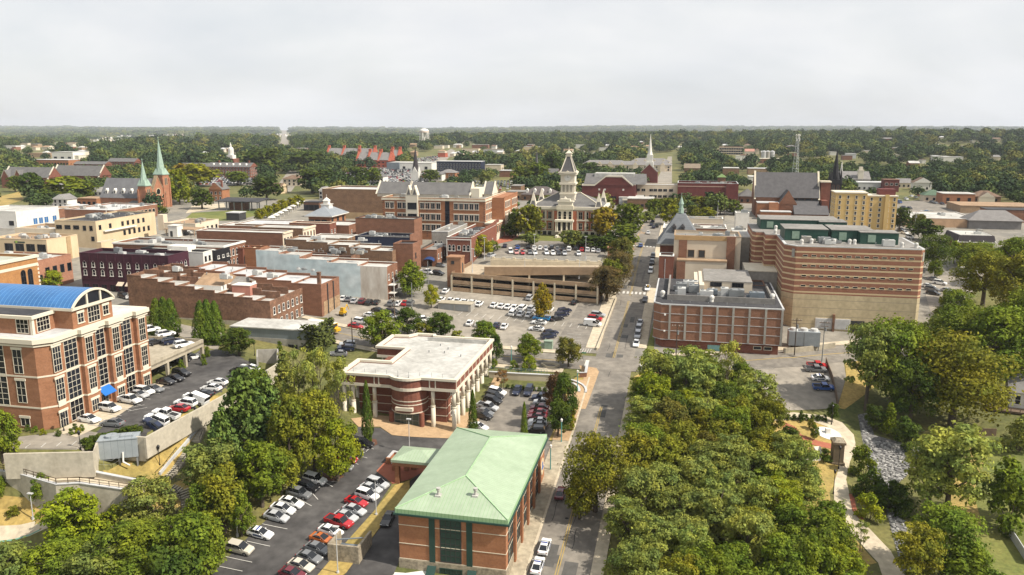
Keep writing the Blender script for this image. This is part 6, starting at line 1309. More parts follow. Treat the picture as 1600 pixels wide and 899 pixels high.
# behind the courthouse
b=far('dormer_hall','low brown hall with a dark mansard roof and white dormers left of the courthouse tower','hall',842,314,56,4,16,'hip',BRT,mat('brown_slate',(.12,.10,.095),(.09,.078,.074),.4),5,(1,),5)
for x in lin(b.w*.15,b.w*.8,4):
    m=M(); m.gable(-.9,0,.9,3,1.8,3,'y'); m.box(-.8,.1,0,.8,3,1.8); part('dormer',m,[WHI],b.roof,(x,1.2,b.h+1))
far('flat_shop','low tan shop with flat grey roof left of the courthouse','shop',806,312,30,5,14,'flat',TAN,GRF,rows=(1,),cols=4)
far('flat_shop','brown brick shop with arched front beside the civic building','shop',806,304,16,6,14,'flat',BRT,GRF,rows=(1.2,),cols=3)
b=far('brick_chapel','small dark brick chapel with grey roof and thin spire left of the clock tower','church',853,285,36,7,10,'gx',BRM,SLB,5,(1.2,),5,1.0,3.0,fr=WHI)
m=M(); m.box(-2,-2,-2,2,2,12.5); m.cyl(0,0,12.5,29,1.9,.05,n=6); part('spire',m,[SLA],b.o,(2,-1,0)); m=M(); m.box(-2.1,-2.1,-3,2.1,2.1,10); part('tower',m,[BRM],b.o,(2,-1,0))
for i,(px,py,wp) in enumerate(((945,266,70),(1003,268,90),(1015,262,60))):
    b=far('apartment_row',['cream apartment row with grey hip roof and white gables, left of the white steeple','long grey roofed apartment row with white gables behind the white roofed hall','grey hip roofed apartment block right of the white steeple'][i],'apartments',px,py,wp,7,14,'hip',CRL,HGY,4,(1.2,4),10,1.3,1.5)
    for x in lin(b.w*.15,b.w*.85,4):
        m=M(); m.gable(-3,-1.2,3,6,0,3.4,'y',1,0); m.box(-2.8,-1.1,-b.h-2,2.8,0,0,0); part('gable_bay',m,[CRL,HGY],b.o,(x,0,b.h-.2))
b=far('mill_building','cream three storey mill with rows of dark windows on the wooded hill','mill',1142,242.5,36,13,18,'flat',CRL,BR,rows=(1.2,5,9),cols=10,ww=3.2,wh=2.4,sidecols=5)
far('mill_shed','white low shed in front of the cream mill','shed',1160,251,20,6,12,'flat',WHI,WRF,rows=(1,),cols=2)
far('mill_shed','pink roofed shed right of the cream mill','shed',1171,246,14,9,12,'gx',LST,mat('pink_tin',(.42,.22,.17),None,.5),4)
for i,px in enumerate((1193,1199,1206)):
    q=T(px,250); s=zc(q)/F; t_=thing('silo',['left','middle','right'][i]+' one of three pale concrete silos beside the mill','silo',(q.x,q.y,q.z),0,'concrete silos')
    m=M(); m.cyl(0,0,-3,13*s,3.8*s,n=16); part('shaft',m,[LRF if i!=1 else COG],t_); m=M(); m.cyl(0,0,13*s,14.2*s,3.9*s,1.0,n=16); part('cap',m,[LRF],t_)
far('long_shed','long low pink brick shed below the silos','shed',1202,255.5,30,6,16,'flat',BR,LST,rows=(1,),cols=6)
b=far('barn_office','brown brick building with a tan gable roof behind the maroon block','building',1081,272,24,6,12,'gx',BRT,mat('tan_shingle',(.24,.19,.14),None,.5),4.5,(1.4,),4)
far('metal_store','brown store with white metal roof above the maroon block','shop',1140,274,28,7,18,'flat',BRT,WRF)
far('metal_store','low pale roofed store right of the white metal roof','shop',1184,273,30,6,16,'flat',TAN,LRF)
far('long_white_store','long white roofed store behind the slate church','shop',1203,288,64,6,18,'flat',WHI,WRF)
far('kiosk_house','small brick house with dark pyramid roof left of the slate church','house',1168,318,26,4.5,12,'hip',BRD,SLB,4.5,(1,),3)
far('street_block','low flat brick block behind the courthouse trees','building',1000,327,40,6,14,'flat',BRT,WRF,rows=(1.2,),cols=6,ww=1.4,wh=1.6)
far('street_block','white roofed block right of the courthouse corner','building',985,322,36,5,18,'flat',LRF,WRF)
# right side
b=far('gothic_hall','grey shingled church hall with a small white belfry behind the yellow hotel','church',1335,294,44,7,20,'gx',mat('grey_stone',(.34,.31,.27),(.26,.24,.21),.6),HGY,6,(1.5,),5,1.4,2.4,fr=WHI)
m=M(); m.box(-2,-2,-8,2,2,6); m.box(-2.3,-2.3,6,2.3,2.3,6.6); m.box(-1.3,-1.3,6.6,1.3,1.3,9); part('belfry',m,[LST],b.o,(b.w*.68,2,b.h+1))
q=T(1313.5,281); t_=thing('thin_white_spire','thin white church spire among trees behind the black spires','steeple',(q.x,q.y,q.z),0); m=M(); m.box(-1.6,-1.6,-4,1.6,1.6,6); m.cyl(0,0,6,18,1.4,.03,n=6); part('spire',m,[WHI],t_)
far('shop_block','low row of pale roofed shops behind the yellow hotel','shop',1362,298,44,6,16,'flat',LRF,LRF,rows=(1,),cols=6)
far('maroon_shop','dark red shop with white signs beside the yellow hotel roof','shop',1392,300,22,9,10,'flat',BRM,BRD,rows=(5,),cols=3,ww=2,wh=1.6,fr=WHI)
far('orange_office','orange brick flat roofed office beyond the far car park','office',1497,319.5,46,6.5,14,'flat',BRO,WRF,rows=(1,),cols=3,ww=1.6,wh=3,fr=DFM)
far('green_roof_house','small pale building with a dark green hip roof left of the orange office','house',1459,315,30,4,10,'hip',CRL,HGN,3.4,(.8,),3)
b=far('porch_house','tan bungalow with a white fronted gable beside the orange office','house',1541,317,40,4,12,'hip',BRT,HBR,3.5,(1,),3); m=M(); m.gable(-5,-3,5,5,3.6,7,'y',1,0); m.box(-4.8,-2.9,-2,4.8,0,3.6); part('porch',m,[LST,HBR],b.o,(b.w*.45,0,0))
far('grey_cottage','grey cottage with brown roof at the top of the far car park','house',1412,294,20,4,9,'gx',CRL,HGY,3.5,(1,),3); far('white_gable_cottage','white gabled cottage half hidden in trees beyond the car park','house',1441,298,26,6,9,'gy',WHI,HBR,4,(1,),2)
far('flat_brown_roof','wide flat brown roofed warehouse at the right edge','warehouse',1560,334,110,4,26,'flat',TAN,TRF); far('red_side_warehouse','low warehouse with a red brick side and dark roof at the right edge','warehouse',1580,348,70,6.5,12,'flat',BR,DRF)
b=building('white_roof_school','low sprawling building with a bright white roof and peach walls right of the yellow hotel','building',(1424,345),(1530,343),None,4.5,mat('peach_wall',(.52,.34,.21),None,.4),WRF,d=36,par=.3,coping=WHI,ac=4,seed=131); wins(b,'F',[b.w*.3],[.5],5,2.8,fr=WHI,gl=MT['blue_glass'],nx=3,sill=False)
m=M(); m.hip(0,0,26,14,-.2,4.6); m.box(1,1,-9,25,13,-.21); part('grey_hip',m,[HGY],b.o,(b.w*.82,-4,b.h)); 
# mansard building
b=frame((1478,362),(1553,372),None,8.0,d=17); w,d,h=b.w,b.d,b.h
b.o=thing('mansard_building','dark red brick building with a white flat roof and dark mansard slopes edged in white','building',b.loc,-GA)
m=M(); m.box(0,0,-6,w,d,h-2.0); part('wall',m,[BRM],b.o); m=M(); m.pyr(-.8,-.8,w+.8,d+.8,h-2.0,h+.8,0,.91); m.add([(.6,.5,h+.81),(w-.6,.5,h+.81),(w-.6,d-.5,h+.81),(.6,d-.5,h+.81)],[(0,1,2,3)],1); part('roof',m,[mat('mansard_slate',(.06,.05,.055),(.045,.038,.042),.6),WRF],b.o)
m=M(); 
for p,q in (((-.8,-.8,h-2),(.9,.7,h+.85)),((w+.8,-.8,h-2),(w-.9,.7,h+.85)),((.9,.7,h+.85),(w-.9,.7,h+.85)),((w-.9,.7,h+.85),(w-.9,d-.7,h+.85)),((-.8,-.8,h-2),(w+.8,-.8,h-2)),((w+.8,-.8,h-2),(w+.8,d+.8,h-2)),((w*.3,-.8,h-2),(w*.32,.7,h+.85)),((w*.7,-.8,h-2),(w*.69,.7,h+.85))): m.tube(p,q,.22,n=4)
part('white_edge',m,[WHI],b.o); wins(b,'F',lin(w*.1,w*.9,6),[1.2],1.3,2.2,fr=WHI,off=0); b.rz=h+.82; acs(b,2,133)
# house at right edge
q=T(1576,636); t_=thing('white_cottage','white cottage with grey roof and dark deck at the right edge','house',(q.x,q.y,q.z),R(-25))
m=M(); m.box(0,0,-3,14,8,4.2); part('wall',m,[WHI],t_); m=M(); m.gable(-.6,-.8,14.6,8.8,4.2,8.0,'x',0,1); part('roof',m,[HGY,WHI],t_)
me=winmesh(1.1,2.2,fr=WHI,nz=2); 
for x in (1.2,3.4): link('window',me,t_,(x,0,1.0))
link('door',winmesh(1.1,2.3,fr=WHI,gl=DFM,sill=False),t_,(6,0,.2)); link('window',me,t_,(0,5,1.0),R(-90))
m=M(); m.box(-6,-4,-.3,10,-.02,0); m.box(-6,-4,0,10,-3.9,.15,1); m.box(-6,-4,.75,10,-3.9,.9)
for x in lin(-6,9.8,9): m.box(x,-3.98,-3,x+.14,-3.86,.75)
part('deck',m,[WOOD,WOOD],t_)
# tiny roofs in the distance: houses and sheds scattered in the woods
rs=random.Random(12); names=[]
spots=[(1470,252,22,WHI,'white flat roof low in the woods, left of two'),(1489,254,28,WHI,'wide white flat roof showing through the woods at far right'),(770,268,26,CRL,'pale low store right of the navy apartments'),(790,277,20,BR,'small red brick store above the courthouse lot'),(735,238,26,CRL,'long pale store near the water tower road'),(770,240,30,LRF,'pale grey warehouse on the far slope'),(750,232,26,BR,'pinkish store on the far slope below the water tower'),(690,246,12,REDT,'little store with a red roof on the far road'),(830,235,30,CRM,'tan school block in the woods behind the chapel'),(827,231,8,BR,'small red brick house front in the far woods'),(905,232,16,WHI,'white house front far behind the clock tower'),(909,242,6,WHI,'small white church tower in the far woods'),(15,234,24,WHI,'white roof among trees at the far left edge'),(1302,243,10,WHI,'tiny white house in the woods right of the lattice mast'),(1330,248,14,LRF,'grey roofed house in the woods above the yellow hotel'),(470,238,16,HBR,'brown roofed house left of the terracotta complex')]
for px,py,wp,mt,lab in spots: far('distant_building',lab,'building',px,py,wp,rs.uniform(5,8),14,'flat',mt,[WRF,LRF,TRF][rs.randrange(3)] if mt is not WHI else WRF)
# the pale subdivision on the far slope, left: every little house
k=0
for row,(y0,n,xa,xb) in enumerate(((221.5,14,140,215),(217.5,22,150,300),(214.5,20,190,310),(215,8,395,470),(211.5,14,390,470),(225,9,138,185))):
    for i in range(n):
        px=xa+(xb-xa)*(i+rs.random()*.7)/n; py=y0+rs.uniform(-1.0,1.0)-(px-xa)*.012; c=T(px,py); s=zc(c)/F; ga=rs.uniform(0,3.1)
        t_=thing('suburban_house','tiny pale house in the far subdivision %s'%('left of the green spires' if xb<320 else 'beside the distant highway'),'house',(c.x,c.y,c.z),ga,'houses of the far subdivision' if xb<320 else 'houses beside the distant highway')
        w_,d_=rs.uniform(2.6,4.6)*s,rs.uniform(2,3)*s; hh=rs.uniform(1.3,2.1)*s; m=M(); m.box(-w_/2,-d_/2,-8,w_/2,d_/2,hh); part('wall',m,[rs.choice([WHI,WHI,LST,CRL])],t_); m=M(); m.gable(-w_/2,-d_/2,w_/2,d_/2,hh,hh*1.7,'x',0,1); part('roof',m,[rs.choice([LRF,HGY,LRF,HBR]),WHI],t_)
# pale roofs showing here and there between the distant trees
for lab,n,xa,xb,ya,yb in (('small pale building in the woods at the far left',16,0,130,226,247),('small pale building in the woods above the long red hall',10,280,420,222,246),('small pale store on the far slope around the water tower road',22,560,830,226,248),('small pale building in the woods behind the mill',12,1060,1240,218,248),('small pale house in the woods at the far right',18,1290,1600,216,262),('small pale house in the woods behind the clock tower',10,840,1040,218,246)):
    for i in range(n):
        px,py=rs.uniform(xa,xb),rs.uniform(ya,yb); far('distant_building',lab,'building',px,py,rs.uniform(5,15),rs.uniform(4,7),rs.uniform(8,16),rs.choice(['flat','flat','gx','hip']),rs.choice([WHI,LST,CRL,CRL,BR,TAN]),rs.choice([WRF,LRF,LRF,HGY,HBR,TRF]),2.5,group=lab+'s')
# lattice mast
q=T(1242,284); t_=thing('lattice_mast','tall grey steel lattice radio mast behind the slate church','mast',(q.x,q.y,q.z),.3); s=zc(q)/F; hM=(284-213)*s
m=M(); c3=[(math.cos(a)*1,math.sin(a)*1) for a in (0,2.094,4.189)]
def rad(z): return 3.6*(1-z/hM)+1.0*(z/hM)
NS=14
for i in range(NS):
    z0,z1=hM*i/NS,hM*(i+1)/NS
    for j in range(3):
        a,b_=c3[j],c3[(j+1)%3]; m.tube((a[0]*rad(z0),a[1]*rad(z0),z0),(a[0]*rad(z1),a[1]*rad(z1),z1),.15,n=4); m.tube((a[0]*rad(z0),a[1]*rad(z0),z0),(b_[0]*rad(z1),b_[1]*rad(z1),z1),.08,n=4); m.tube((a[0]*rad(z1),a[1]*rad(z1),z1),(b_[0]*rad(z1),b_[1]*rad(z1),z1),.1,n=4)
part('lattice',m,[mat('mast_steel',(.42,.44,.43),None,1,rough=.5)],t_); m=M()
for k in range(9):
    a=k*.7; m.box(1.6*math.cos(a)-.25,1.6*math.sin(a)-.25,hM-1-(k%3)*2,1.6*math.cos(a)+.25,1.6*math.sin(a)+.25,hM+1.2-(k%3)*2)
m.cyl(0,0,hM-.2,hM+.2,2.4,n=8); part('antenna',m,[WHI],t_); m=M(); m.box(-5,-4,-2,5,4,3); part('hut',m,[LRF],t_)
# ------------------------------------------------------------------ trees
mat_objcolor('leaf',.75,.15,island=.38,trans=.3); mat_objcolor('needle',.85,.1,island=.45,trans=.08)
def leafmesh(name,P,Nn,S,rs,m,asp=1.6):
    n=len(P); a=rs.normal(size=(n,3)); t=np.cross(Nn,a); t/=np.linalg.norm(t,axis=1,keepdims=True)+1e-9; u=np.cross(Nn,t)
    S=S[:,None]; t=t*S*.5*asp**.5; u=u*S*.5/asp**.5
    b=Nn*S*.12
    V=np.stack([P-t,P-u+b,P+t,P+u+b],1).reshape(-1,3); Fc=np.arange(4*n).reshape(n,4)
    me=bpy.data.meshes.new(name); me.vertices.add(4*n); me.vertices.foreach_set('co',V.ravel()); me.loops.add(4*n); me.loops.foreach_set('vertex_index',Fc.ravel()); me.polygons.add(n); me.polygons.foreach_set('loop_start',np.arange(0,4*n,4)); me.polygons.foreach_set('loop_total',np.full(n,4)); me.update(calc_edges=True); me.materials.append(m); return me
def crown(kind,seed,n,ls):
    """crown of a tree 10 m high, about 4 m in radius"""
    rs=np.random.default_rng(seed); P=[];Q=[]
    def lobe(c,r,k,flat=1.0,fill=.55):
        d=rs.normal(size=(k,3)); d/=np.linalg.norm(d,axis=1,keepdims=True); d[:,2]=np.where(rs.random(k)<.6,np.abs(d[:,2]),d[:,2])
        rad=r*(fill+(1-fill)*rs.random(k)**.6)*np.where(rs.random(k)<.16,1+.45*rs.random(k),1)*(1+.18*np.sin(d[:,0]*5+seed)+.12*np.sin(d[:,1]*7+c[0]))
        p=np.array(c)+d*rad[:,None]*np.array([1,1,flat]); q=d*.8+rs.normal(size=(k,3))*.45+np.array([0,0,.35]); P.append(p); Q.append(q)
    if kind in('oak','maple','locust','sparse','bush'):
        pr={'oak':(22,1.4,.85,2.4,9.0),'maple':(19,1.3,.9,1.8,9.2),'locust':(26,1.3,.45,2.8,9.5),'sparse':(15,1.0,.7,3,9.4),'bush':(11,1.5,1,.8,8.5)}[kind]
        L=[]
        for i in range(pr[0]):
            f=(i+.5)/pr[0]; z=pr[3]+(pr[4]-pr[3])*f; env={'oak':math.sin(math.pi*min(.95,.22+.72*f))**.7,'maple':math.sin(math.pi*min(.97,.2+.77*f))**.8,'locust':math.sin(math.pi*min(.95,.25+.6*f))**.6,'sparse':math.sin(math.pi*(.2+.72*f))**.8,'bush':math.sqrt(max(.05,1-f*f))}[kind]
            a=i*2.399+rs.random()*.9; R0=(4.0-pr[1]*.62)*env*(.35+.65*rs.random()**.5); r=pr[1]*(.5+.85*rs.random())*(.7+.4*env)
            L.append(((R0*math.cos(a),R0*math.sin(a),min(z,10-r*pr[2]*.8)),r))
        w=np.array([l[1]**2 for l in L]); w/=w.sum()
        for (c,r),q in zip(L,w): lobe(c,r,max(8,int(n*q)),pr[2])
    elif kind=='cone':
        z=rs.random(n)**1.25*9.7+.2; a=rs.random(n)*6.283; env=4.0*np.clip((1-z/10),0.01,1)**.55*np.clip(z/1.8,.55,1); rad=env*(.72+.28*rs.random(n))*(1+.12*np.sin(a*5+z*1.7)+.08*np.sin(a*9-z*3)); P.append(np.stack([rad*np.cos(a),rad*np.sin(a),z],1)); Q.append(np.stack([np.cos(a),np.sin(a),np.full(n,.5)],1)+rs.normal(size=(n,3))*.4)
    elif kind=='pine':
        k=18
        for i in range(k):
            f=(i+.5)/k; z=1.0+8.6*f; env=3.6*(1-f)**.75+.3
            for j in range(5):
                a=i*1.9+j*1.257+rs.random()*.6; r0=env*(.45+.5*rs.random()); lobe((r0*math.cos(a),r0*math.sin(a),z+rs.normal()*.2),.5+.62*(1-f)+.2*rs.random(),max(6,n//(k*5)),.5,.2)
    elif kind=='forest':
        for i in range(7):
            a=i*2.4; r0=0 if i==0 else 2.3; lobe((r0*math.cos(a),r0*math.sin(a),6.6-(.0 if i==0 else 1.2+rs.random())),2.1+.7*rs.random(),n//7,.85,.8)
    P=np.concatenate(P); Q=np.concatenate(Q); Q/=np.linalg.norm(Q,axis=1,keepdims=True)+1e-9; P[:,2]=np.maximum(P[:,2],.1)
    S=ls*(.65+.7*rs.random(len(P))); return leafmesh('crown',P,Q,S,rs,MT['needle' if kind in('cone','pine') else 'leaf'])
def trunkmesh(kind,seed):
    rs=random.Random(seed); m=M()
    if kind in('cone','pine'): m.cyl(0,0,-1,8.5,.22,.04,n=6)
    elif kind=='bush':
        for k in range(4): a=k*1.6+rs.random(); m.tube((0,0,-.5),(1.6*math.cos(a),1.6*math.sin(a),3.5),.12,.04,n=5)
    elif kind=='sparse':
        for b_ in range(3):
            bx,by=rs.uniform(-.8,.8),rs.uniform(-.8,.8); m.tube((bx,by,-1),(bx*1.6,by*1.6,8.2),.14,.03,n=5)
            for k in range(7): a=k*2.1+b_; z=2.5+k*.8; m.tube((bx*1.2,by*1.2,z),(bx*1.2+1.7*math.cos(a),by*1.2+1.7*math.sin(a),z+1.6),.05,.015,n=4)
    else:
        m.cyl(0,0,-1,3.2,.36,.25,n=8); top=(rs.uniform(-.3,.3),rs.uniform(-.3,.3),7.6); m.tube((0,0,3.2),top,.25,.06,n=6)
        for k in range(8):
            a=k*2.4+rs.random(); z=2.4+k*.62; L_=2.9-k*.16; p=(0,0,z); q=(L_*.55*math.cos(a),L_*.55*math.sin(a),z+1.2); r=(L_*math.cos(a+.3),L_*math.sin(a+.3),z+2.3); m.tube(p,q,.13,.09,n=5); m.tube(q,r,.09,.03,n=5)
    return m.mesh('trunk',[BARK])
PRO={}
for kind,nv,n,ls in (('oak',4,6000,.37),('maple',3,6000,.36),('locust',4,5600,.34),('sparse',2,3200,.27),('oak_big',3,11000,.24),('cone',3,4200,.36),('pine',3,4600,.42),('bush',3,2600,.50)):
    PRO[kind]=[(crown(kind.replace('_big',''),100+i*17+len(kind),n,ls),trunkmesh(kind,i)) for i in range(nv)]
for kind,n,ls in (('oak_mid',1100,.85),('maple_mid',1100,.8),('bush_mid',700,.9),('cone_mid',900,.75)):
    PRO[kind]=[(crown(kind[:-4],300+i*7,n,ls),PRO[kind[:-4]][0][1]) for i in range(3)]
TR=random.Random(5); TREES=[]
NAME={'oak':'broadleaf_tree','maple':'broadleaf_tree','locust':'locust_tree','sparse':'thin_tree','cone':'arborvitae','pine':'conifer','bush':'shrub'}
def tree_at(p,h,r,kind,col,label,group=None,lean=None):
    kind='oak_big' if kind=='oak' and r>5.6 else kind; k=kind.replace('_mid','').replace('_big',''); nm=NAME[k]
    o=thing(nm,label,'shrub' if k=='bush' else 'tree',p,TR.uniform(0,6.28),group); cm,tm=TR.choice(PRO[kind]); j=TR.uniform(.93,1.08)
    for nme,me in (('crown',cm),('trunk',tm)):
        c=link(nme,me,o); c.scale=(r/4*j,r/4/j,h/10); 
        if nme=='crown': v=TR.uniform(.88,1.14); c.color=(col[0]*v*TR.uniform(.94,1.06),col[1]*v,col[2]*v,1)
    TREES.append((p,h,r)); return o
def tree(px,top,base,wpx,kind,col,label,group=None):
    p=T(px,base); s=zc(p)/F; h=(base-top)*s*1.06; col=tuple(c*.74 for c in col) if p.y>330 else col
    return tree_at(p,h,wpx*s/2,kind if p.y<330 or kind in('cone','pine') else (kind+'_mid' if kind+'_mid' in PRO else 'oak_mid'),col,label,group)
GD=(.082,.118,.015); GM=(.152,.195,.017); GB=(.225,.26,.015); GY=(.30,.29,.015); OL=(.20,.20,.019); OB_=(.15,.138,.024); BW=(.16,.115,.04); YO=(.34,.25,.018); BG=(.092,.138,.032); GG=(.215,.24,.052); RB=(.135,.078,.034); LG=(.275,.30,.06)
for i,(x,n_) in enumerate(((247.7,'left'),(259,'middle'),(269.5,'right'))): tree(x,466+abs(i-1)*2,528,36,'cone',GD,'dark pointed arborvitae, %s one of the trio nearer the blue roof'%n_)
for i,(x,n_) in enumerate(((316.6,'left'),(327,'middle'),(339,'right'))): tree(x,470+abs(i-1)*2,538,36,'cone',GD,'dark pointed arborvitae, %s one of the trio nearer the metal shed'%n_)
tree(374,513,556,54,'oak',GD,'round dark green tree at the bend of the office drive')
tree(82,423,452,34,'oak',GB,'bright green tree showing above the blue vault roof'); tree(62,432,455,26,'oak',GM,'green tree left of the bright one above the blue vault roof')
tree(150,505*0+560,600,1,'bush',GM,'tiny shrub at the office deck corner') if False else None
for a in ((598,487,547,62,'maple',GM,'leafy green tree at the kerb behind the columned building, nearest the school bus'),(637,483,524,46,'oak',GD,'round dark tree left of the columned building roof corner'),(690,489,530,46,'oak',GD,'round dark tree behind the middle of the white columned roof'),(665,503,530,34,'oak',OL,'olive tree between two round dark trees behind the white roof'),(757,502,540,42,'oak',GM,'round tree behind the right corner of the white roof'),(716,515,540,26,'bush',OL,'low olive shrub behind the white roof parapet'),
(826,524,565,40,'oak',GM,'round yellowish green street tree left of the brown one at the upper lot'),(888,527,574,42,'oak',OB_,'round brownish street tree beside the crossing'),(847,446,500,38,'maple',YO,'tall orange and yellow tree standing in the upper car park'),(674,446,482,24,'maple',GY,'small yellow green tree beside the concrete enclosure'),(642,411,464,50,'maple',GM,'big bright green tree beside the mural building'),(775,524,566,26,'oak',GD,'small dark tree at the right end of the columned building'),
(948,416,472,62,'oak',BW,'wide brownish tree at the right corner of the parking garage, lowest of three'),(966,392,446,50,'oak',BW,'brown tree beside the street above the garage corner'),(958,404,452,40,'oak',OL,'olive tree between the two brown ones at the garage corner'),(972,372,420,44,'oak',OB_,'brownish tree beside the small tan stair hut'),(940,430,470,40,'oak',BW,'brown tree shading the lowest garage level'),
(826,322,373,46,'oak',OL,'olive tree at the left front corner of the courthouse'),(806,329,370,30,'maple',GM,'green tree left of the olive one by the courthouse'),(800,345,372,30,'oak',GD,'dark low tree at the far left of the courthouse lawn'),(943,325,374,50,'oak',YO,'golden leaved tree in front of the right side of the courthouse'),(983,319,374,48,'oak',GM,'large green tree at the right of the courthouse'),(972,352,388,56,'oak',GM,'low spreading green tree below the large one right of the courthouse'),(893,360,386,40,'oak',GG,'grey green tree in front of the courthouse steps'),(829,364,384,30,'oak',GG,'small grey green tree on the courthouse lawn'),(926,368,389,44,'oak',GD,'dark tree along the courthouse car park, left of two'),(950,370,392,40,'oak',GD,'dark tree along the courthouse car park, right of two'),(907,372,386,30,'oak',OL,'small olive tree behind the middle of the courthouse car park'),
(733,374,406,38,'maple',GY,'bright yellow green tree in front of the red brick shop, left of two'),(752,369,402,38,'maple',GY,'bright yellow green tree in front of the red brick shop, right of two'),(770,377,392,26,'bush',GM,'clipped green hedge shrub beside the yellow green trees'),
(1050,322,352,38,'maple',GY,'bright yellow green tree beside the copper cupola'),(1043,310,340,34,'oak',OL,'olive tree right behind the yellow green one by the cupola'),(1022,311,341,28,'oak',GM,'green street tree below the white wing'),(1010,330,348,24,'oak',GG,'small pale tree on the verge across from the white roofs'),(1104,324,344,32,'maple',GY,'yellow green tree in the gap behind the white roofed block'),(1083,322,344,24,'maple',OL,'olive tree in the gap left of the yellow green one'),(1146,313,336,30,'oak',GM,'green tree beside the small brick house left of the slate church'),(1125,308,336,30,'oak',OB_,'brownish tree in front of the maroon block'),(1092,308,334,40,'oak',OL,'sparse olive tree in front of the maroon block, left of the brownish one'),
(575,596,692,22,'cone',GD,'narrow columnar cypress at the left front of the columned building'),(739,610,679,18,'cone',GD,'narrow columnar cypress at the right front of the columned building'),(819,628,686,13,'cone',GM,'slim columnar cypress behind the green roof'),
(868,580,648,46,'oak',RB,'reddish brown tree in the bed beside the street'),(880,585,672,40,'oak',GD,'dark green tree in the bed beside the street, left of the brick walk'),(872,625,682,44,'oak',GD,'dark green tree over the parked cars of the side lot'),(893,636,672,16,'bush',GY,'yellowish shrub beside the brick sidewalk'),(897,618,640,12,'bush',OL,'small olive shrub high in the street bed'),(784,578,608,28,'sparse',(.25,.14,.05),'small orange leaved tree on the island by the retaining wall'),(827,553,577,26,'bush',GB,'bright green rounded shrub above the retaining wall'),(803,562,576,14,'bush',GM,'low shrub above the retaining wall'),(772,560,574,14,'bush',GM,'low shrub at the left end of the retaining wall'),
(1456,366,424,54,'oak',GD,'dark tree in front of the mansard building, left side'),(1443,342,376,42,'oak',GD,'dark tree beside the white roofed school'),(1405,325,362,30,'oak',GD,'dark tree right of the yellow hotel'),(1432,335,360,26,'oak',OL,'olive tree in the car park right of the yellow hotel'),(1490,378,412,26,'maple',GB,'bright green tree in front of the mansard building'),(1530,380,418,80,'oak',GM,'wide green tree covering the front of the mansard building'),(1592,384,416,50,'oak',GM,'green tree at the right edge beside the mansard building'),(1460,408,436,24,'oak',GM,'small tree behind the box truck fence'),(1505,400,424,22,'maple',GB,'small bright tree behind the white box truck')): tree(*a)
for a in ((111,276,313,72,'oak',GB,'big bright green tree behind the white clapboard house'),(53,270,311,42,'oak',GD,'dark tree in front of the school gable'),(68,296,322,32,'oak',GD,'dark tree left of the white clapboard house'),(24,276,300,26,'oak',GM,'tree below the left end of the school'),(135,283,313,34,'oak',GM,'green tree at the right of the big bright one by the white house'),(281,268,320,36,'maple',GB,'bright green tree just right of the tall green spire'),(309,256,292,62,'oak',GY,'bright yellow green tree left of the long red hall'),(288,256,292,44,'oak',YO,'autumn olive tree behind the tall green spire'),(316,296,327,38,'oak',GD,'dark tree left of the red victorian house'),(372,268,290,40,'oak',GM,'green tree in front of the long red hall'),(417,278,313,50,'oak',GD,'round dark tree above the market shelter'),(488,266,302,52,'oak',GD,'dark tree beside the pale stucco house, left of two'),(514,266,300,44,'oak',GD,'dark tree beside the pale stucco house, right of two'),(412,234,272,74,'oak',GD,'tall dark tree right of the long red hall'),(480,238,270,60,'oak',GD,'tall dark tree below the terracotta complex'),(559,262,292,40,'oak',GD,'dark tree in front of the far car park'),(583,263,288,26,'oak',GM,'green tree at the edge of the far car park'),(290,358,377,24,'maple',GB,'small bright tree in front of the cream building'),(248,321,334,26,'bush',GM,'green shrubs at the foot of the brick church'),(672,266,284,30,'oak',GM,'green tree right of the black steeple'),(758,268,288,22,'oak',GG,'tree right of the navy apartments'),(840,255,292,40,'oak',GM,'green tree left of the thin chapel spire'),(862,240,280,34,'oak',GD,'dark tree behind the brick chapel'),(922,254,276,46,'oak',GD,'green tree between the clock tower and the white roofed hall'),(812,260,292,30,'oak',GM,'green tree above the flat shops left of the courthouse')): tree(*a)
for i,(x,y) in enumerate(((406,343),(418,338),(430,334),(442,329),(454,325),(466,321))): tree(x,y-16,y+3,20,'maple',GY,'small bright yellow green tree in the row behind the market tents, %s from the left'%['first','second','third','fourth','fifth','last'][i],'yellow green trees behind the tents')
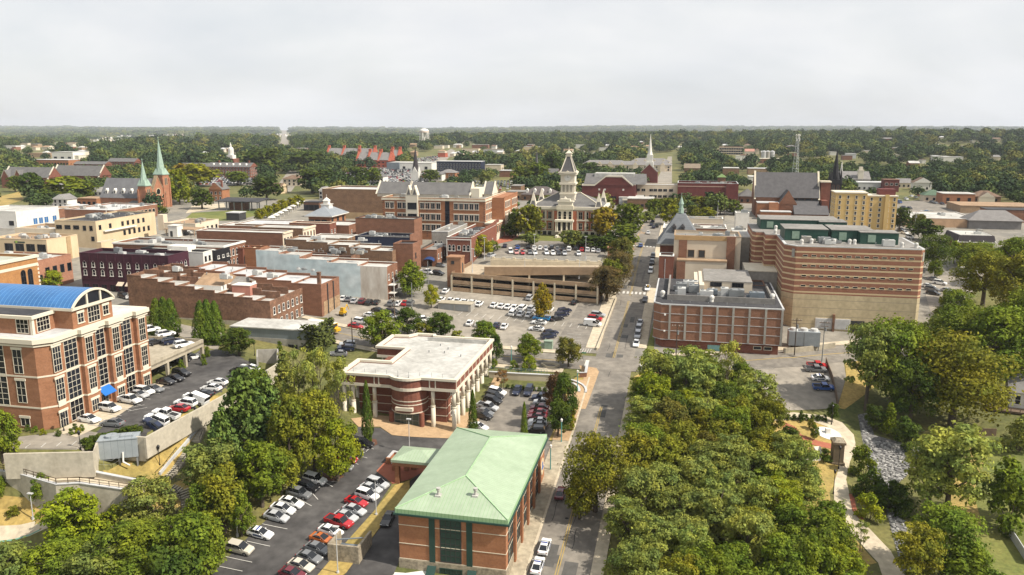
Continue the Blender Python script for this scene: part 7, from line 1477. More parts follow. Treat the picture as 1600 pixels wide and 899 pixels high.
# wooded hill between the office wall and the lower lot
for a in ((385,578,725,104,'pine',BG,'largest blue green conifer on the wooded slope'),(352,640,765,70,'pine',BG,'blue green conifer at the left of the wooded slope'),(422,590,705,70,'pine',BG,'blue green conifer behind the largest one'),(446,548,630,46,'pine',GG,'small grey green conifer below the metal shed'),(405,575,650,46,'oak',GM,'green tree at the top of the wooded slope by the lot corner'),(470,540,668,66,'sparse',LG,'thin airy tree left of the columned building, left of three'),(500,545,680,60,'sparse',LG,'thin airy tree left of the columned building, middle of three'),(532,560,690,56,'sparse',LG,'thin airy tree left of the columned building, right of three'),(455,622,748,84,'oak',OL,'olive brown tree in the middle of the wooded slope'),(492,612,735,80,'locust',OL,'open branched olive tree above the mulched island'),(528,655,752,68,'maple',GB,'bright green tree at the end of the wooded slope by the parked cars'),(410,690,792,86,'oak',GM,'green tree at the foot of the slope behind the jeep'),(440,700,770,60,'oak',OL,'olive shrub like tree along the car park edge'),(352,728,832,80,'oak',OL,'olive green tree behind the white police car'),(335,690,790,84,'locust',GG,'grey green spreading tree beside the stair flight'),(322,752,840,60,'oak',GM,'green tree right of the curving stair'),(378,768,838,46,'oak',GM,'small green tree beside the white lamp post'),(322,800,890,76,'oak',GM,'green tree behind the beige suv'),
(125,762,858,108,'maple',GB,'bright yellow green round tree on the dry bank'),(65,740,784,38,'maple',GM,'small green tree below the ramp wall'),(235,752,845,88,'locust',GG,'grey green spreading tree below the curving stair'),(210,812,925,130,'oak',GM,'large green tree at the bottom edge below the bright one'),(95,842,935,120,'oak',GM,'green tree at the bottom left corner, second from the edge'),(295,800,915,104,'oak',GM,'large green tree at the bottom edge left of the dark lot'),(20,852,945,96,'oak',GG,'grey green tree at the bottom left corner'),(160,850,950,90,'locust',GG,'pale locust at the bottom edge between green trees'),(270,855,960,100,'oak',GD,'dark green tree at the bottom edge'),(30,745*0+790,850,1,'bush',GM,'x') if False else (0,735,775,20,'bush',GM,'shrub at the left edge of the dry bank'),(20,790,806,20,'bush',OL,'brownish low shrub on the dry bank'),(5,640,722,56,'oak',GM,'green tree at the left edge in front of the office forecourt'),(180,790,850,60,'maple',GB,'yellow green tree hugging the right of the bright round tree')): tree(*a)
for i,a in enumerate(((1395,496,640,120,'oak',GM,'big dark green tree in front of the striped jail, right of centre'),(1352,506,642,80,'locust',GG,'grey green tree at the bank of the right car park'),(1420,560,668,90,'oak',GD,'dark green tree behind the creek head'),(1486,522,668,148,'oak',OL,'huge yellow olive tree left of the white cottage'),(1548,478,610,126,'oak',GM,'tall green tree behind the huge olive one'),(1597,452,575,110,'oak',GM,'tall green tree at the right edge above the cottage'),(1500,478,585,100,'oak',GM,'green tree behind the huge olive one, left of the tallest'),(1590,398,506,112,'oak',OL,'olive tree at the right edge beside the yard'),(1535,392,478,80,'oak',OL,'olive tree in front of the box truck yard'),(1578,372,450,70,'oak',GM,'green tree right of the mansard building'),(1488,452,520,70,'oak',GM,'green tree at the corner of the jail yard'),(1455,488,545,50,'bush',GG,'grey shrub at the yard drive'),
(1478,668,808,120,'locust',LG,'thin airy willow beside the creek, nearest the lawn'),(1450,690,802,76,'locust',LG,'thin airy willow beside the creek, left of two'),(1575,708,822,92,'bush',GM,'large rounded green shrub on the lawn at the right edge'),(1592,645,705,56,'bush',GG,'grey green shrub beside the cottage fence'),(1470,785,905,126,'oak',GM,'green tree at the foot of the creek'),(1430,820,930,84,'locust',OL,'pale tree beside the creek at the bottom edge'),(1510,850,935,90,'oak',GM,'green tree at the bottom edge of the lawn'),(1358,768,812,40,'bush',GB,'bright shrub on the outer side of the path'),(1348,692,745,40,'bush',GM,'green shrub between the path and the creek'),(1358,735,780,50,'bush',GD,'dark shrub between the path and the creek'),(1395,745,800,60,'bush',GD,'dark shrub at the edge of the creek stones'),(1367,632,672,34,'oak',GD,'dark tree at the head of the creek'),(1388,630,680,30,'pine',GM,'small conifer at the head of the creek'),(1415,648,698,56,'bush',GD,'dark rounded shrub beside the creek stones'),(1345,790,815,1,'bush',GM,'')
)): 
    if a[6]: tree(*a)
for a in ((1272,664,688,14,'maple',GM,'little tree in the middle of the park lawn'),(1268,655,672,14,'maple',OL,'little tree beside the round white pad'),(1252,640,660,10,'bush',GD,'low shrub at the park path bend'),(1234,668,712,40,'oak',GD,'dark tree at the left of the brick path'),(1290,700,722,22,'bush',GD,'shrub at the foot of the stone monument'),(1268,722,736,20,'bush',OL,'low shrub below the white monument'),(1344,812,862,30,'sparse',LG,'bare thin sapling beside the path'),(1300,575*0+628,660,20,'oak',GD,'small dark tree at the corner of the right lot')): tree(*a)
for i in range(9): tree(1212+i*9.5,646+i*.2,655+i*.4,11,'bush',GD,'low clipped shrub in the hedge below the right lot, number %s from the left'%['one','two','three','four','five','six','seven','eight','nine'][i],'hedge shrubs below the right lot')
for i in range(8): tree(793+i*8.3,600+i*.6,608+i*.6,7.5,'bush',GD,'small round shrub at the foot of the retaining wall, number %s from the left'%['one','two','three','four','five','six','seven','eight'][i],'round shrubs under the retaining wall')
for i in range(9): tree(136+i*9.5,682-i*2.4,700-i*2.6,24,'bush',GD,'dark clipped hedge shrub along the office wall, number %s from the left'%['one','two','three','four','five','six','seven','eight','nine'][i],'hedge shrubs along the office wall')
for i,(x,y) in enumerate(((44,672),(55,674),(68,678),(92,680),(112,678),(122,676),(118,670),(128,672))): tree(x,y-9,y+2,10,'bush',[GD,GM,GY][i%3],'little shrub in the bed at the office corner, number %s from the left'%['one','two','three','four','five','six','seven','eight'][i],'shrubs in the office corner bed')
for i,(x,y,lab) in enumerate(((319,568,'tall clipped shrub on the drive island, left'),(324,556,'clipped shrub on the drive island, behind'),(284,576,'clipped shrub at the deck corner'),(438,548,'round bush below the metal shed'))): tree(x,y-16,y+3,11,'bush',GM,lab)
# the wood right of the street, filled tree by tree
wood=[T(*p) for p in ((968,905),(985,800),(998,700),(1010,625),(1050,610),(1130,602),(1185,640),(1215,690),(1250,760),(1285,820),(1330,905),(1345,1010),(955,1010))]
WP=np.array([(p.x,p.y) for p in wood]); x0,y0=WP.min(0); x1,y1=WP.max(0); kk=0
def zone(px,py):
    side='street side' if px<1030 else ('path side' if px>1185 else 'middle')
    dep='near end' if py>860 else ('far end' if py<700 else 'centre')
    return side,dep
cnt={}
yy=y0; row=0
while yy<y1:
    xx=x0+(row%2)*3.1
    while xx<x1:
        x_=xx+TR.uniform(-1.6,1.6); y_=yy+TR.uniform(-1.6,1.6)
        ins,_=_inpoly(np.array([x_]),np.array([y_]),WP)
        if ins[0]:
            z_=G(x_,y_); px,py=PX(x_,y_,z_)
            q=math.sin(px*.013+1.0)+math.sin(py*.017+px*.006)
            band_=(690<py<780 and px<1190)
            if band_ and TR.random()<.6: col,cn,k=(OL if TR.random()<.65 else OB_),'olive brown','oak'
            elif q>.7: col,cn,k=GG,'grey green','locust'
            elif q<-.7: col,cn,k=GM,'green','oak'
            else: col,cn,k=TR.choice([(GM,'green','locust'),(LG,'pale green','locust'),(LG,'pale green','locust'),(GG,'grey green','locust'),(GD,'dark green','oak'),(GB,'bright green','locust'),(OL,'olive','locust')])
            h=TR.uniform(8.0,12.0)*(.8 if py<660 else 1); r=TR.uniform(3.4,4.7)*(.85 if py<660 else 1); sd,dp=zone(px,py)
            key='%s %s, %s of the roadside wood, %s'%(cn,'locust' if k=='locust' else 'leafy tree',dp,sd); cnt.setdefault(key,[]).append((px,tree_at(Vector((x_,y_,z_)),h,r,k,col,key)))
        xx+=6.7
    yy+=6.1; row+=1
ordn=['first','second','third','fourth','fifth','sixth','seventh','eighth','ninth','tenth','eleventh','twelfth','thirteenth','fourteenth']
def number(cnt,suffix='%s from left',per=None):
    for k,v in cnt.items():
        v.sort(key=lambda t:t[0])
        if len(v)>1:
            for i,(a,o) in enumerate(v): o['label']=k+', '+(suffix%ordn[min(i,13)] if i<len(v)-1 else 'rightmost')
number(cnt)
for a in ((930,672,800,104,'oak',OL,'olive tree leaning over the street kerb in front of the wood'),(905,740,812,50,'oak',OL,'smaller olive crown hanging over the street beside the maroon car'),(1030,548,640,70,'locust',LG,'airy pale locust at the crossing corner of the wood'),(1090,545,640,80,'locust',LG,'airy pale locust below the brick annex, left of two'),(1135,535,640,56,'sparse',LG,'thin pale tree below the brick annex, right of two'),(1180,585,660,70,'locust',LG,'pale locust at the corner of the small right lot'),(1070,560,650,70,'locust',GG,'grey green locust between the two pale ones below the annex'),(1010,590,660,60,'oak',GM,'dark green tree at the street corner of the wood'),(1196,670,740,44,'oak',GY,'yellowing tree at the park edge of the wood'),(1245,690,790,60,'locust',LG,'pale flowering locust beside the park lawn'),(1290,800,890,80,'oak',GM,'green tree beside the lower end of the park path'),(1310,850,930,80,'oak',GB,'bright green tree at the bottom edge beside the path')): tree(*a)
# ------------------------------------------------------------------ mid-distance trees, one by one; beyond them the woods as one mass
bpy.context.view_layer.update()
RECT=[]
def rect_of(o):
    pts=[]
    for c in [o]+list(o.children)+[g for c in o.children for g in c.children]:
        if c.type=='MESH':
            for q in c.bound_box: pts.append(c.matrix_world@Vector(q))
    return pts
BB=[]
for o in list(COL.objects):
    if o.parent or o.get('kind') or o.get('category') in (None,'tree','shrub') or o.type!='EMPTY': continue
    P_=rect_of(o)
    if not P_: continue
    xs=[p.x for p in P_]; ys=[p.y for p in P_]; BB.append((min(xs)-3,min(ys)-3,max(xs)+3,max(ys)+3))
    if min(ys)<250: continue
    gz=G(sum(xs)/len(xs),sum(ys)/len(ys)); px=[PX(p.x,p.y,max(p.z,gz)) for p in P_]
    a=[p[0] for p in px]; c=[p[1] for p in px]; y0_,y1_=min(c),max(c)
    if o.get('category') in ('steeple','water tower','mast','church'): pass
    wd=max(a)-min(a); RECT.append((min(a)+wd*.08,y0_,max(a)-wd*.08,y0_+(y1_-y0_)*.5,max(ys)))
for r in ((310,279,398,289,9e3),(560,266,690,284,9e3),(1392,314,1510,342,9e3),(684,236,708,256,9e3),(434,272,470,298,9e3),(434,200,454,230,9e4),(1015,240,1056,300,9e3),(285,318,410,345,9e3),(0,302,34,318,9e3),(740,284,800,297,9e3),(650,243,680,252,9e3)): RECT.append(r)
RECT.append((654,200,673,222,9e3))
RA=np.array(RECT); BA=np.array(BB)
def forest_points(ya,yb,sp0,hmin,hmax,seed,grow=0.):
    rs=np.random.default_rng(seed); out=[]
    y=ya
    while y<yb:
        sp=sp0*(1+grow*(y-ya)/(yb-ya)); half=y*.92+80; x=np.arange(-half,half,sp); n=len(x)
        X=x+rs.uniform(-.48,.48,n)*sp; Y=y+rs.uniform(-.48,.48,n)*sp; out.append(np.stack([X,Y,np.full(n,sp)],1)); y+=sp
    P=np.concatenate(out); n=len(P)
    ix=np.clip(np.searchsorted(gx,P[:,0])-1,0,len(gx)-2); iy=np.clip(np.searchsorted(gy,P[:,1])-1,0,len(gy)-2)
    a=(P[:,0]-gx[ix])/(gx[ix+1]-gx[ix]); b=(P[:,1]-gy[iy])/(gy[iy+1]-gy[iy])
    Z=(_ZZ[iy,ix]*(1-a)+_ZZ[iy,ix+1]*a)*(1-b)+(_ZZ[iy+1,ix]*(1-a)+_ZZ[iy+1,ix+1]*a)*b
    h=hmin+(hmax-hmin)*rs.random(n)
    def px(x,y,z): d=z-CZ; c=y*math.cos(PT)-d*math.sin(PT); return CX+F*x/c, CY-F*(d*math.cos(PT)+y*math.sin(PT))/c, c
    u,v0,c=px(P[:,0],P[:,1],Z); _,v1,_=px(P[:,0],P[:,1],Z+h); rw=F*P[:,2]*.5/c
    keep=np.ones(n,bool)
    for r in RA: keep&=~((u+rw>r[0])&(u-rw<r[2])&(v1<r[3])&(v0>r[1])&(P[:,1]<r[4]))
    for q in BA: keep&=~((P[:,0]>q[0]-4)&(P[:,0]<q[2]+4)&(P[:,1]>q[1]-4)&(P[:,1]<q[3]+4))
    keep&=(u>-420)&(u<2020)
    return P[keep],Z[keep],h[keep],u[keep],v0[keep],v1[keep],rs
TWP=np.array([UR(-60,500,25),UR(1450,520,18.5),UR(1640,380,27),(345,500),(240,470),(60,430),(-60,440),(-330,470),(-420,330)])
P_,Z_,h_,u_,v_,w_,rs_=forest_points(395,860,11,8,13.5,3)
ins,_=_inpoly(P_[:,0],P_[:,1],TWP); dens=np.sin(P_[:,0]/47+1)+np.sin(P_[:,1]/61+P_[:,0]/90); keep=~ins&(dens>-1.15)
P_,Z_,h_,u_,v_=P_[keep],Z_[keep],h_[keep],u_[keep],v_[keep]
have=len([t for t in TREES]); order=np.argsort(P_[:,1]); ncap=max(0,292-have); LM=[]
for o in COL.objects:
    if not o.parent and o.type=='EMPTY' and o.get('category') in ('church','school','hall','apartments','mill','showroom','tower','steeple','house','hotel','warehouse','mast','silo','building') and o.location.y>300: LM.append(o)
short={'church':'church','tower':'tower'}
order=np.array([i for i in order if -40<u_[i]<1640]+[i for i in order if not -40<u_[i]<1640]); mid=order[:ncap]; rest=order[ncap:]; cm_={}
for i in mid:
    col,cn=[(GD,'dark green'),(GM,'green'),(GM,'green'),(OL,'olive'),(GG,'grey green'),(BG,'deep green')][int(rs_.integers(0,6))]
    p=Vector((P_[i,0],P_[i,1],Z_[i])); L_=min(LM,key=lambda o:(o.location-p).length); lab=L_['label'].split(' ')
    nm_=L_.name.split('.')[0].replace('_',' '); rel='left of' if u_[i]<PX(*L_.location)[0]-12 else ('right of' if u_[i]>PX(*L_.location)[0]+25 else ('behind' if p.y>L_.location.y else 'in front of'))
    cw=[w for w in lab[:4] if w in('white','red','dark','grey','brown','orange','tan','cream','black','green','navy','terracotta','yellow','pale')]
    key='%s tree %s the %s'%(cn,rel,((cw[0]+' ') if cw and cw[0] not in nm_ else '')+nm_); cm_.setdefault(key,[]).append((u_[i],tree_at(p,h_[i]*1.0,float(rs_.uniform(5,7.6)),['oak_mid','maple_mid','oak_mid'][int(rs_.integers(0,3))],tuple(c*.72 for c in col),key,'trees beyond the downtown')))
number(cm_)
# woods: instanced prototypes on the points of one object
m_,t_,b_=_new('woods_leaf'); n_=t_.nodes.new; l_=t_.links.new; b_.inputs['Roughness'].default_value=.85; b_.inputs['Specular IOR Level'].default_value=.08
oi=n_('ShaderNodeObjectInfo'); rp=n_('ShaderNodeValToRGB'); e=rp.color_ramp.elements; e[0].position=0; e[0].color=(.030,.052,.022,1); e[1].position=1; e[1].color=(.150,.150,.034,1)
for p,c in ((.3,(.043,.068,.024,1)),(.6,(.066,.096,.027,1)),(.82,(.100,.128,.030,1))): k=e.new(p); k.color=c
nz=n_('ShaderNodeTexNoise'); nz.inputs['Scale'].default_value=.012; nz.inputs['Detail'].default_value=3; l_(oi.outputs['Location'],nz.inputs['Vector']); mr=n_('ShaderNodeMapRange'); mr.inputs['From Min'].default_value=.3; mr.inputs['From Max'].default_value=.7; mr.inputs['To Min'].default_value=-.35; mr.inputs['To Max'].default_value=.35; l_(nz.outputs[0],mr.inputs[0]); ad=n_('ShaderNodeMath'); ad.operation='ADD'; ad.use_clamp=True; l_(oi.outputs['Random'],ad.inputs[0]); l_(mr.outputs[0],ad.inputs[1]); l_(ad.outputs[0],rp.inputs[0]); g=n_('ShaderNodeNewGeometry'); r=n_('ShaderNodeMapRange'); r.inputs['To Min'].default_value=.62; r.inputs['To Max'].default_value=1.38; l_(g.outputs['Random Per Island'],r.inputs[0]); mm=n_('ShaderNodeVectorMath'); mm.operation='SCALE'; l_(rp.outputs[0],mm.inputs[0]); l_(r.outputs[0],mm.inputs['Scale']); l_(mm.outputs[0],b_.inputs['Base Color'])
def woods(name,label,pts,scl,protos,zsc):
    n=len(pts); me=bpy.data.meshes.new(name); me.vertices.add(n); me.vertices.foreach_set('co',np.ascontiguousarray(pts,dtype=np.float32).ravel())
    rs=np.random.default_rng(9); A1=me.attributes.new('sc','FLOAT_VECTOR','POINT'); s3=np.stack([scl,scl,scl*zsc*rs.uniform(.85,1.2,n)],1).astype(np.float32); A1.data.foreach_set('vector',s3.ravel())
    A2=me.attributes.new('rz','FLOAT','POINT'); A2.data.foreach_set('value',rs.uniform(0,6.28,n).astype(np.float32)); A3=me.attributes.new('pick','INT','POINT'); A3.data.foreach_set('value',rs.integers(0,len(protos),n).astype(np.int32))
    o=link(name,me); tag(o,label,'woods',None,'stuff')
    ng=bpy.data.node_groups.new(name,'GeometryNodeTree'); ng.interface.new_socket('Geometry',in_out='INPUT',socket_type='NodeSocketGeometry'); ng.interface.new_socket('Geometry',in_out='OUTPUT',socket_type='NodeSocketGeometry')
    N_=ng.nodes.new; K=ng.links.new; gi=N_('NodeGroupInput'); go=N_('NodeGroupOutput'); jn=N_('GeometryNodeJoinGeometry'); K(jn.outputs[0],go.inputs[0])
    def attr(nm,dt):
        a=N_('GeometryNodeInputNamedAttribute'); a.data_type=dt; a.inputs['Name'].default_value=nm; return next(s for s in a.outputs if s.enabled)
    at_s=attr('sc','FLOAT_VECTOR'); at_r=attr('rz','FLOAT'); at_p=attr('pick','INT'); cx=N_('ShaderNodeCombineXYZ'); K(at_r,cx.inputs[2])
    for i,pm in enumerate(protos):
        po=bpy.data.objects.new(name+'_leafage',pm); oi=N_('GeometryNodeObjectInfo'); oi.inputs['Object'].default_value=po; oi.inputs['As Instance'].default_value=True
        cp=N_('FunctionNodeCompare'); cp.data_type='INT'; cp.operation='EQUAL'; ins_=[s for s in cp.inputs if s.enabled]; K(at_p,ins_[0]); ins_[1].default_value=i
        ip=N_('GeometryNodeInstanceOnPoints'); K(gi.outputs[0],ip.inputs['Points']); K(cp.outputs[0],ip.inputs['Selection']); K(oi.outputs['Geometry'],ip.inputs['Instance']); K(cx.outputs[0],ip.inputs['Rotation']); K(at_s,ip.inputs['Scale']); K(ip.outputs[0],jn.inputs[0])
    md=o.modifiers.new('instances','NODES'); md.node_group=ng; return o
def recolor(me): me.materials[0]=MT_w; return me
MT_w=m_
P1=[recolor(crown('forest',500+i,330,1.25)) for i in range(4)]
def grove(seed):
    rs=np.random.default_rng(seed); P=[];Q=[]
    for i in range(12):
        c=np.array([rs.uniform(-5,5),rs.uniform(-5,5),rs.uniform(1.6,3.2)]); k=26; d=rs.normal(size=(k,3)); d/=np.linalg.norm(d,axis=1,keepdims=True); d[:,2]=np.abs(d[:,2])*.9; P.append(c+d*rs.uniform(1.3,2.0)*np.array([1,1,.75])); Q.append(d+rs.normal(size=(k,3))*.3)
    P=np.concatenate(P); Q=np.concatenate(Q); Q/=np.linalg.norm(Q,axis=1,keepdims=True); return recolor(leafmesh('grove',P,Q,1.5*(.7+.6*rs.random(len(P))),rs,MT_w,1.2))
P2=[grove(800+i) for i in range(4)]
A=np.stack([P_[rest,0],P_[rest,1],Z_[rest]],1); sA=h_[rest]/9.0
Pb,Zb,hb,ub,vb,wb,rs2=forest_points(860,2400,15,9,16,7,.35)
dens=np.sin(Pb[:,0]/83+.5)+np.sin(Pb[:,1]/120+Pb[:,0]/160)+.5*np.sin(Pb[:,0]/37); kp=dens>-1.25
Bp=np.stack([Pb[:,0],Pb[:,1],Zb],1)[kp]; sB=(hb/8.6*(Pb[:,2]/14.5))[kp]*rs2.uniform(.75,1.3,kp.sum())
woods('woods','broad mass of green trees covering the land beyond the town',np.concatenate([A,Bp]),np.concatenate([sA,sB]),P1,.95)
Pc,Zc,hc,uc,vc,wc_,rs3=forest_points(2400,13500,44,10,16,11,2.2)
Cp=np.stack([Pc[:,0],Pc[:,1],Zc],1); sC=Pc[:,2]/44*4.6*rs3.uniform(.8,1.2,len(Pc))
woods('distant_woods','hazy blue green woods rolling out to the horizon',Cp,sC,P2,.72)
# ------------------------------------------------------------------ vehicles
mat_objcolor('car_paint',.28,.5,coat=.6)
CG=mat('car_glass',(.012,.014,.017),None,1,rough=.05,spec=.7); TY=mat('tyre',(.018,.018,.018),None,1); RM=mat('rim',(.36,.36,.37),None,1,rough=.35,metal=.6); HL=mat('headlamp',(.75,.75,.72),None,1,rough=.15); TL=mat('taillamp',(.28,.015,.012),None,1,rough=.2); PLB=mat('bumper_plastic',(.03,.03,.032),None,1)
def loft(m,st,mi=0,cap=True):
    """st: (x, z0, z1, half width bottom, half width top)"""
    vs=[]; fs=[]
    for x,z0,z1,a,b in st:
        zm=z0+(z1-z0)*.55; mx=max(a,b)*1.0; vs+=[(x,-a,z0),(x,a,z0),(x,mx,zm),(x,b,z1),(x,-b,z1),(x,-mx,zm)]
    for i in range(len(st)-1):
        for j in range(6): k=(j+1)%6; fs.append((i*6+j,i*6+k,(i+1)*6+k,(i+1)*6+j))
    n=len(st)-1
    if cap: fs+=[(5,4,3,2,1,0),tuple(n*6+j for j in range(6))]
    m.add(vs,fs,mi)
SPEC={ # length, width, body stations, cabin stations
'sedan':(4.8,1.84,.70,[(-2.4,.42,.78,.78,.72),(-2.25,.28,.93,.88,.80),(-1.5,.22,.98,.92,.84),(0,.22,.96,.92,.86),(1.2,.22,.90,.92,.84),(2.1,.25,.74,.88,.78),(2.4,.36,.60,.74,.66)],[(-1.95,.95,.97,.74,.70),(-1.15,.95,1.42,.80,.60),(.15,.95,1.45,.82,.62),(1.15,.90,.93,.80,.72)],(-1.1,.1,1.43,.60)),
'coupe':(4.7,1.88,.70,[(-2.35,.42,.80,.78,.72),(-2.2,.28,.95,.90,.80),(-1.3,.22,.96,.94,.84),(0,.22,.92,.94,.86),(1.0,.22,.88,.94,.84),(2.1,.25,.70,.88,.78),(2.35,.36,.56,.74,.66)],[(-1.8,.93,.95,.74,.70),(-.9,.92,1.34,.80,.58),(-.1,.92,1.36,.80,.60),(.95,.87,.90,.80,.72)],(-.85,-.1,1.35,.58)),
'suv':(4.8,1.92,.78,[(-2.4,.48,1.0,.86,.80),(-2.3,.32,1.08,.92,.86),(-1.2,.28,1.10,.96,.88),(0,.28,1.08,.96,.88),(1.3,.28,1.04,.95,.86),(2.2,.32,.92,.90,.80),(2.4,.42,.74,.80,.72)],[(-2.3,1.06,1.10,.84,.80),(-2.0,1.06,1.68,.86,.70),(.3,1.06,1.72,.86,.72),(1.25,1.02,1.06,.84,.78)],(-2.0,.25,1.70,.70)),
'pickup':(5.6,1.98,.80,[(-2.8,.5,1.0,.90,.86),(-2.7,.38,1.05,.95,.90),(-.6,.34,1.06,.98,.92),(.2,.34,1.06,.98,.90),(1.6,.34,1.08,.97,.86),(2.6,.38,.98,.92,.82),(2.8,.48,.80,.84,.76)],[(-.75,1.04,1.08,.86,.84),(-.6,1.04,1.76,.87,.74),(.75,1.04,1.80,.87,.74),(1.5,1.06,1.10,.86,.80)],(-.6,.7,1.78,.74)),
'van':(5.5,2.0,.74,[(-2.75,.42,1.2,.94,.92),(-2.65,.32,1.25,.98,.95),(0,.3,1.25,.98,.95),(1.5,.3,1.2,.98,.93),(2.5,.34,1.05,.94,.86),(2.75,.44,.8,.84,.78)],[(-2.7,1.2,1.95,.94,.84),(-2.4,1.2,2.05,.95,.86),(.9,1.2,2.1,.95,.86),(2.0,1.16,1.2,.93,.84)],(-2.65,.9,2.06,.86)),
}
def wheelmesh(r):
    m=M(); n=14
    for y0,y1,rr,mi in ((-.1,.1,r,0),(.1,.115,r*.62,1)):
        vs=[(rr*math.cos(2*math.pi*i/n),y0,rr*math.sin(2*math.pi*i/n)) for i in range(n)]+[(rr*math.cos(2*math.pi*i/n),y1,rr*math.sin(2*math.pi*i/n)) for i in range(n)]
        m.add(vs,[tuple(range(n)),tuple(range(2*n-1,n-1,-1))]+[(i,n+i,n+(i+1)%n,(i+1)%n) for i in range(n)],mi)
    return m
CAR={}
def carset(k,police=False):
    if (k,police) in CAR: return CAR[k,police]
    Lc,Wc,_,st,cab,rf=SPEC[k]; P=[]
    m=M(); loft(m,st,0); x0,x1,zr,hr=rf
    m.box(x0,-hr,zr-.01,x1,hr,zr+.04,0)
    for s in (-1,1):
        m.tube((cab[-1][0]-.05,s*cab[-1][3]*.93,cab[-1][2]),(x1,s*hr,zr),.045,n=4); m.tube((cab[0][0]+.05,s*cab[0][3]*.93,cab[0][2]),(x0,s*hr,zr),.05,n=4); xm=(x0+x1)/2-.1; m.tube((xm,s*(cab[1][3]+.01),cab[1][1]),(xm,s*(hr+.02),zr),.045,n=4); m.box(x1+.35,s*.93-.08,cab[1][1],x1+.5,s*.93+.08,cab[1][1]+.16)
    if k=='pickup': m.box(-2.65,-.78,1.0,-.85,.78,1.065,1); m.box(-2.7,-.95,1.04,-.75,-.86,1.16); m.box(-2.7,.86,1.04,-.75,.95,1.16); m.box(-2.8,-.95,1.0,-2.7,.95,1.16)
    if k=='van': m.box(-2.6,-.965,1.22,.2,-.93,2.0); m.box(-2.6,.93,1.22,.2,.965,2.0)
    P.append(('body',m.mesh('body',[MT['car_paint'],PLB]),(0,0,0)))
    m=M(); loft(m,cab,0); P.append(('window_glass',m.mesh('window_glass',[CG]),(0,0,0)))
    r=.33 if k in('sedan','coupe') else .39; wm=wheelmesh(r).mesh('wheel',[TY,RM])
    for x in (-Lc*.30,Lc*.31):
        for s in (-1,1): P.append(('wheel',wm,(x,s*(Wc/2-.09),r) if s>0 else (x,s*(Wc/2-.09),r),0 if s>0 else math.pi))
    hm=M().box(-.16,-.17,-.07,.03,.17,.07).mesh('headlight',[HL]); tm=M().box(-.03,-.16,-.1,.14,.16,.1).mesh('taillight',[TL])
    zf=st[-2][2]-.1; zb=st[1][2]-.14
    for s in (-1,1): P.append(('headlight',hm,(Lc/2-.12,s*.62,zf-.02))); P.append(('taillight',tm,(-Lc/2+.06,s*.68,zb)))
    if police:
        m=M(); m.box(-.1,-.55,0,.12,.55,.13,0); P.append(('light_bar',m.mesh('light_bar',[mat('blue_lamp',(.05,.08,.3),None,1,rough=.2)]),(-.35,0,rf[2]+.04)))
        m=M(); m.box(-.9,-Wc/2-.006,.45,.85,-Wc/2+.1,.80); m.box(-.9,Wc/2-.1,.45,.85,Wc/2+.006,.80); P.append(('door_panel',m.mesh('door_panel',[mat('police_blue',(.03,.05,.12),None,1)]),(0,0,0)))
    # one mesh for cars too small to show their parts
    j=M(); mats=[MT['car_paint'],PLB,CG,TY,RM,HL,TL]
    for p in P:
        me=p[1]; o=p[2]; fl=-1 if len(p)>3 and p[3] else 1; vs=[(v.co.x*fl+o[0],v.co.y*fl+o[1],v.co.z+o[2]) for v in me.vertices]; ix=[mats.index(x) if x in mats else 2 for x in me.materials]
        off_=len(j.v); j.v+=vs; j.f+=[tuple(i+off_ for i in q.vertices) for q in me.polygons]; j.m+=[ix[q.material_index] for q in me.polygons]
    CAR[k,police]=(P,j.mesh('parked_car',mats)); return CAR[k,police]
CC={'white':(.80,.80,.78),'silver':(.42,.43,.44),'grey':(.16,.165,.17),'black':(.014,.014,.016),'navy':(.012,.018,.045),'blue':(.03,.09,.30),'red':(.40,.014,.02),'maroon':(.13,.012,.022),'orange':(.42,.11,.02),'beige':(.52,.48,.40),'green':(.02,.04,.03),'sky blue':(.02,.28,.62),'pink':(.5,.22,.2)}
NM={'sedan':'sedan','coupe':'coupe','suv':'suv','pickup':'pickup_truck','van':'van'}
def car(px,py,col,k,hd,label,group,zoff=0,police=False,rz=None):
    z=None
    if zoff: x,y=UR(px,py,zoff); p=Vector((x,y,zoff))
    else: p=T(px,py)
    if rz is None:
        q=T(px+hd[0],py+hd[1]) if not zoff else Vector((*UR(px+hd[0],py+hd[1],zoff),zoff)); rz=math.atan2(q.y-p.y,q.x-p.x)
    o_h=0 if zoff else .14
    c=math.cos(rz); s=math.sin(rz)
    if not zoff: pit=math.atan2(G(p.x+c*1.6,p.y+s*1.6)-G(p.x-c*1.6,p.y-s*1.6),3.2); rol=math.atan2(G(p.x-s*.8,p.y+c*.8)-G(p.x+s*.8,p.y-c*.8),1.6)
    else: pit=rol=0
    P,one=carset(k,police); cat='van' if k=='van' else ('truck' if k=='pickup' else 'car'); nm='police_car' if police else NM[k]
    if p.y<232:
        o=thing(nm,label,cat,(p.x,p.y,p.z+o_h),0,group)
        for q in P:
            d=link(q[0],q[1],o,q[2],q[3] if len(q)>3 else 0)
            if q[0]=='body': d.color=(*CC[col],1)
    else: o=tag(link(nm,one,None,(p.x,p.y,p.z+o_h)),label,cat,group); o.color=(*CC[col],1)
    o.rotation_euler=(rol,-pit,rz); return o
ordc=ordn+['fifteenth','sixteenth','seventeenth','eighteenth']
def row(where,end,group,hd,items,zoff=0):
    """items run from the named end; each gets its own ordinal"""
    for i,it in enumerate(items):
        px,py,col,k=it[:4]; po=len(it)>4 and it[4]=='police'; h=it[5] if len(it)>5 else hd
        kn={'sedan':'sedan','coupe':'coupe','suv':'suv','pickup':'pickup','van':'van'}[k]
        car(px,py,col,k,h,'%s %s%s, %s from the %s %s'%(col,'police ' if po else '',kn,ordc[i],end,where),group,zoff,po)
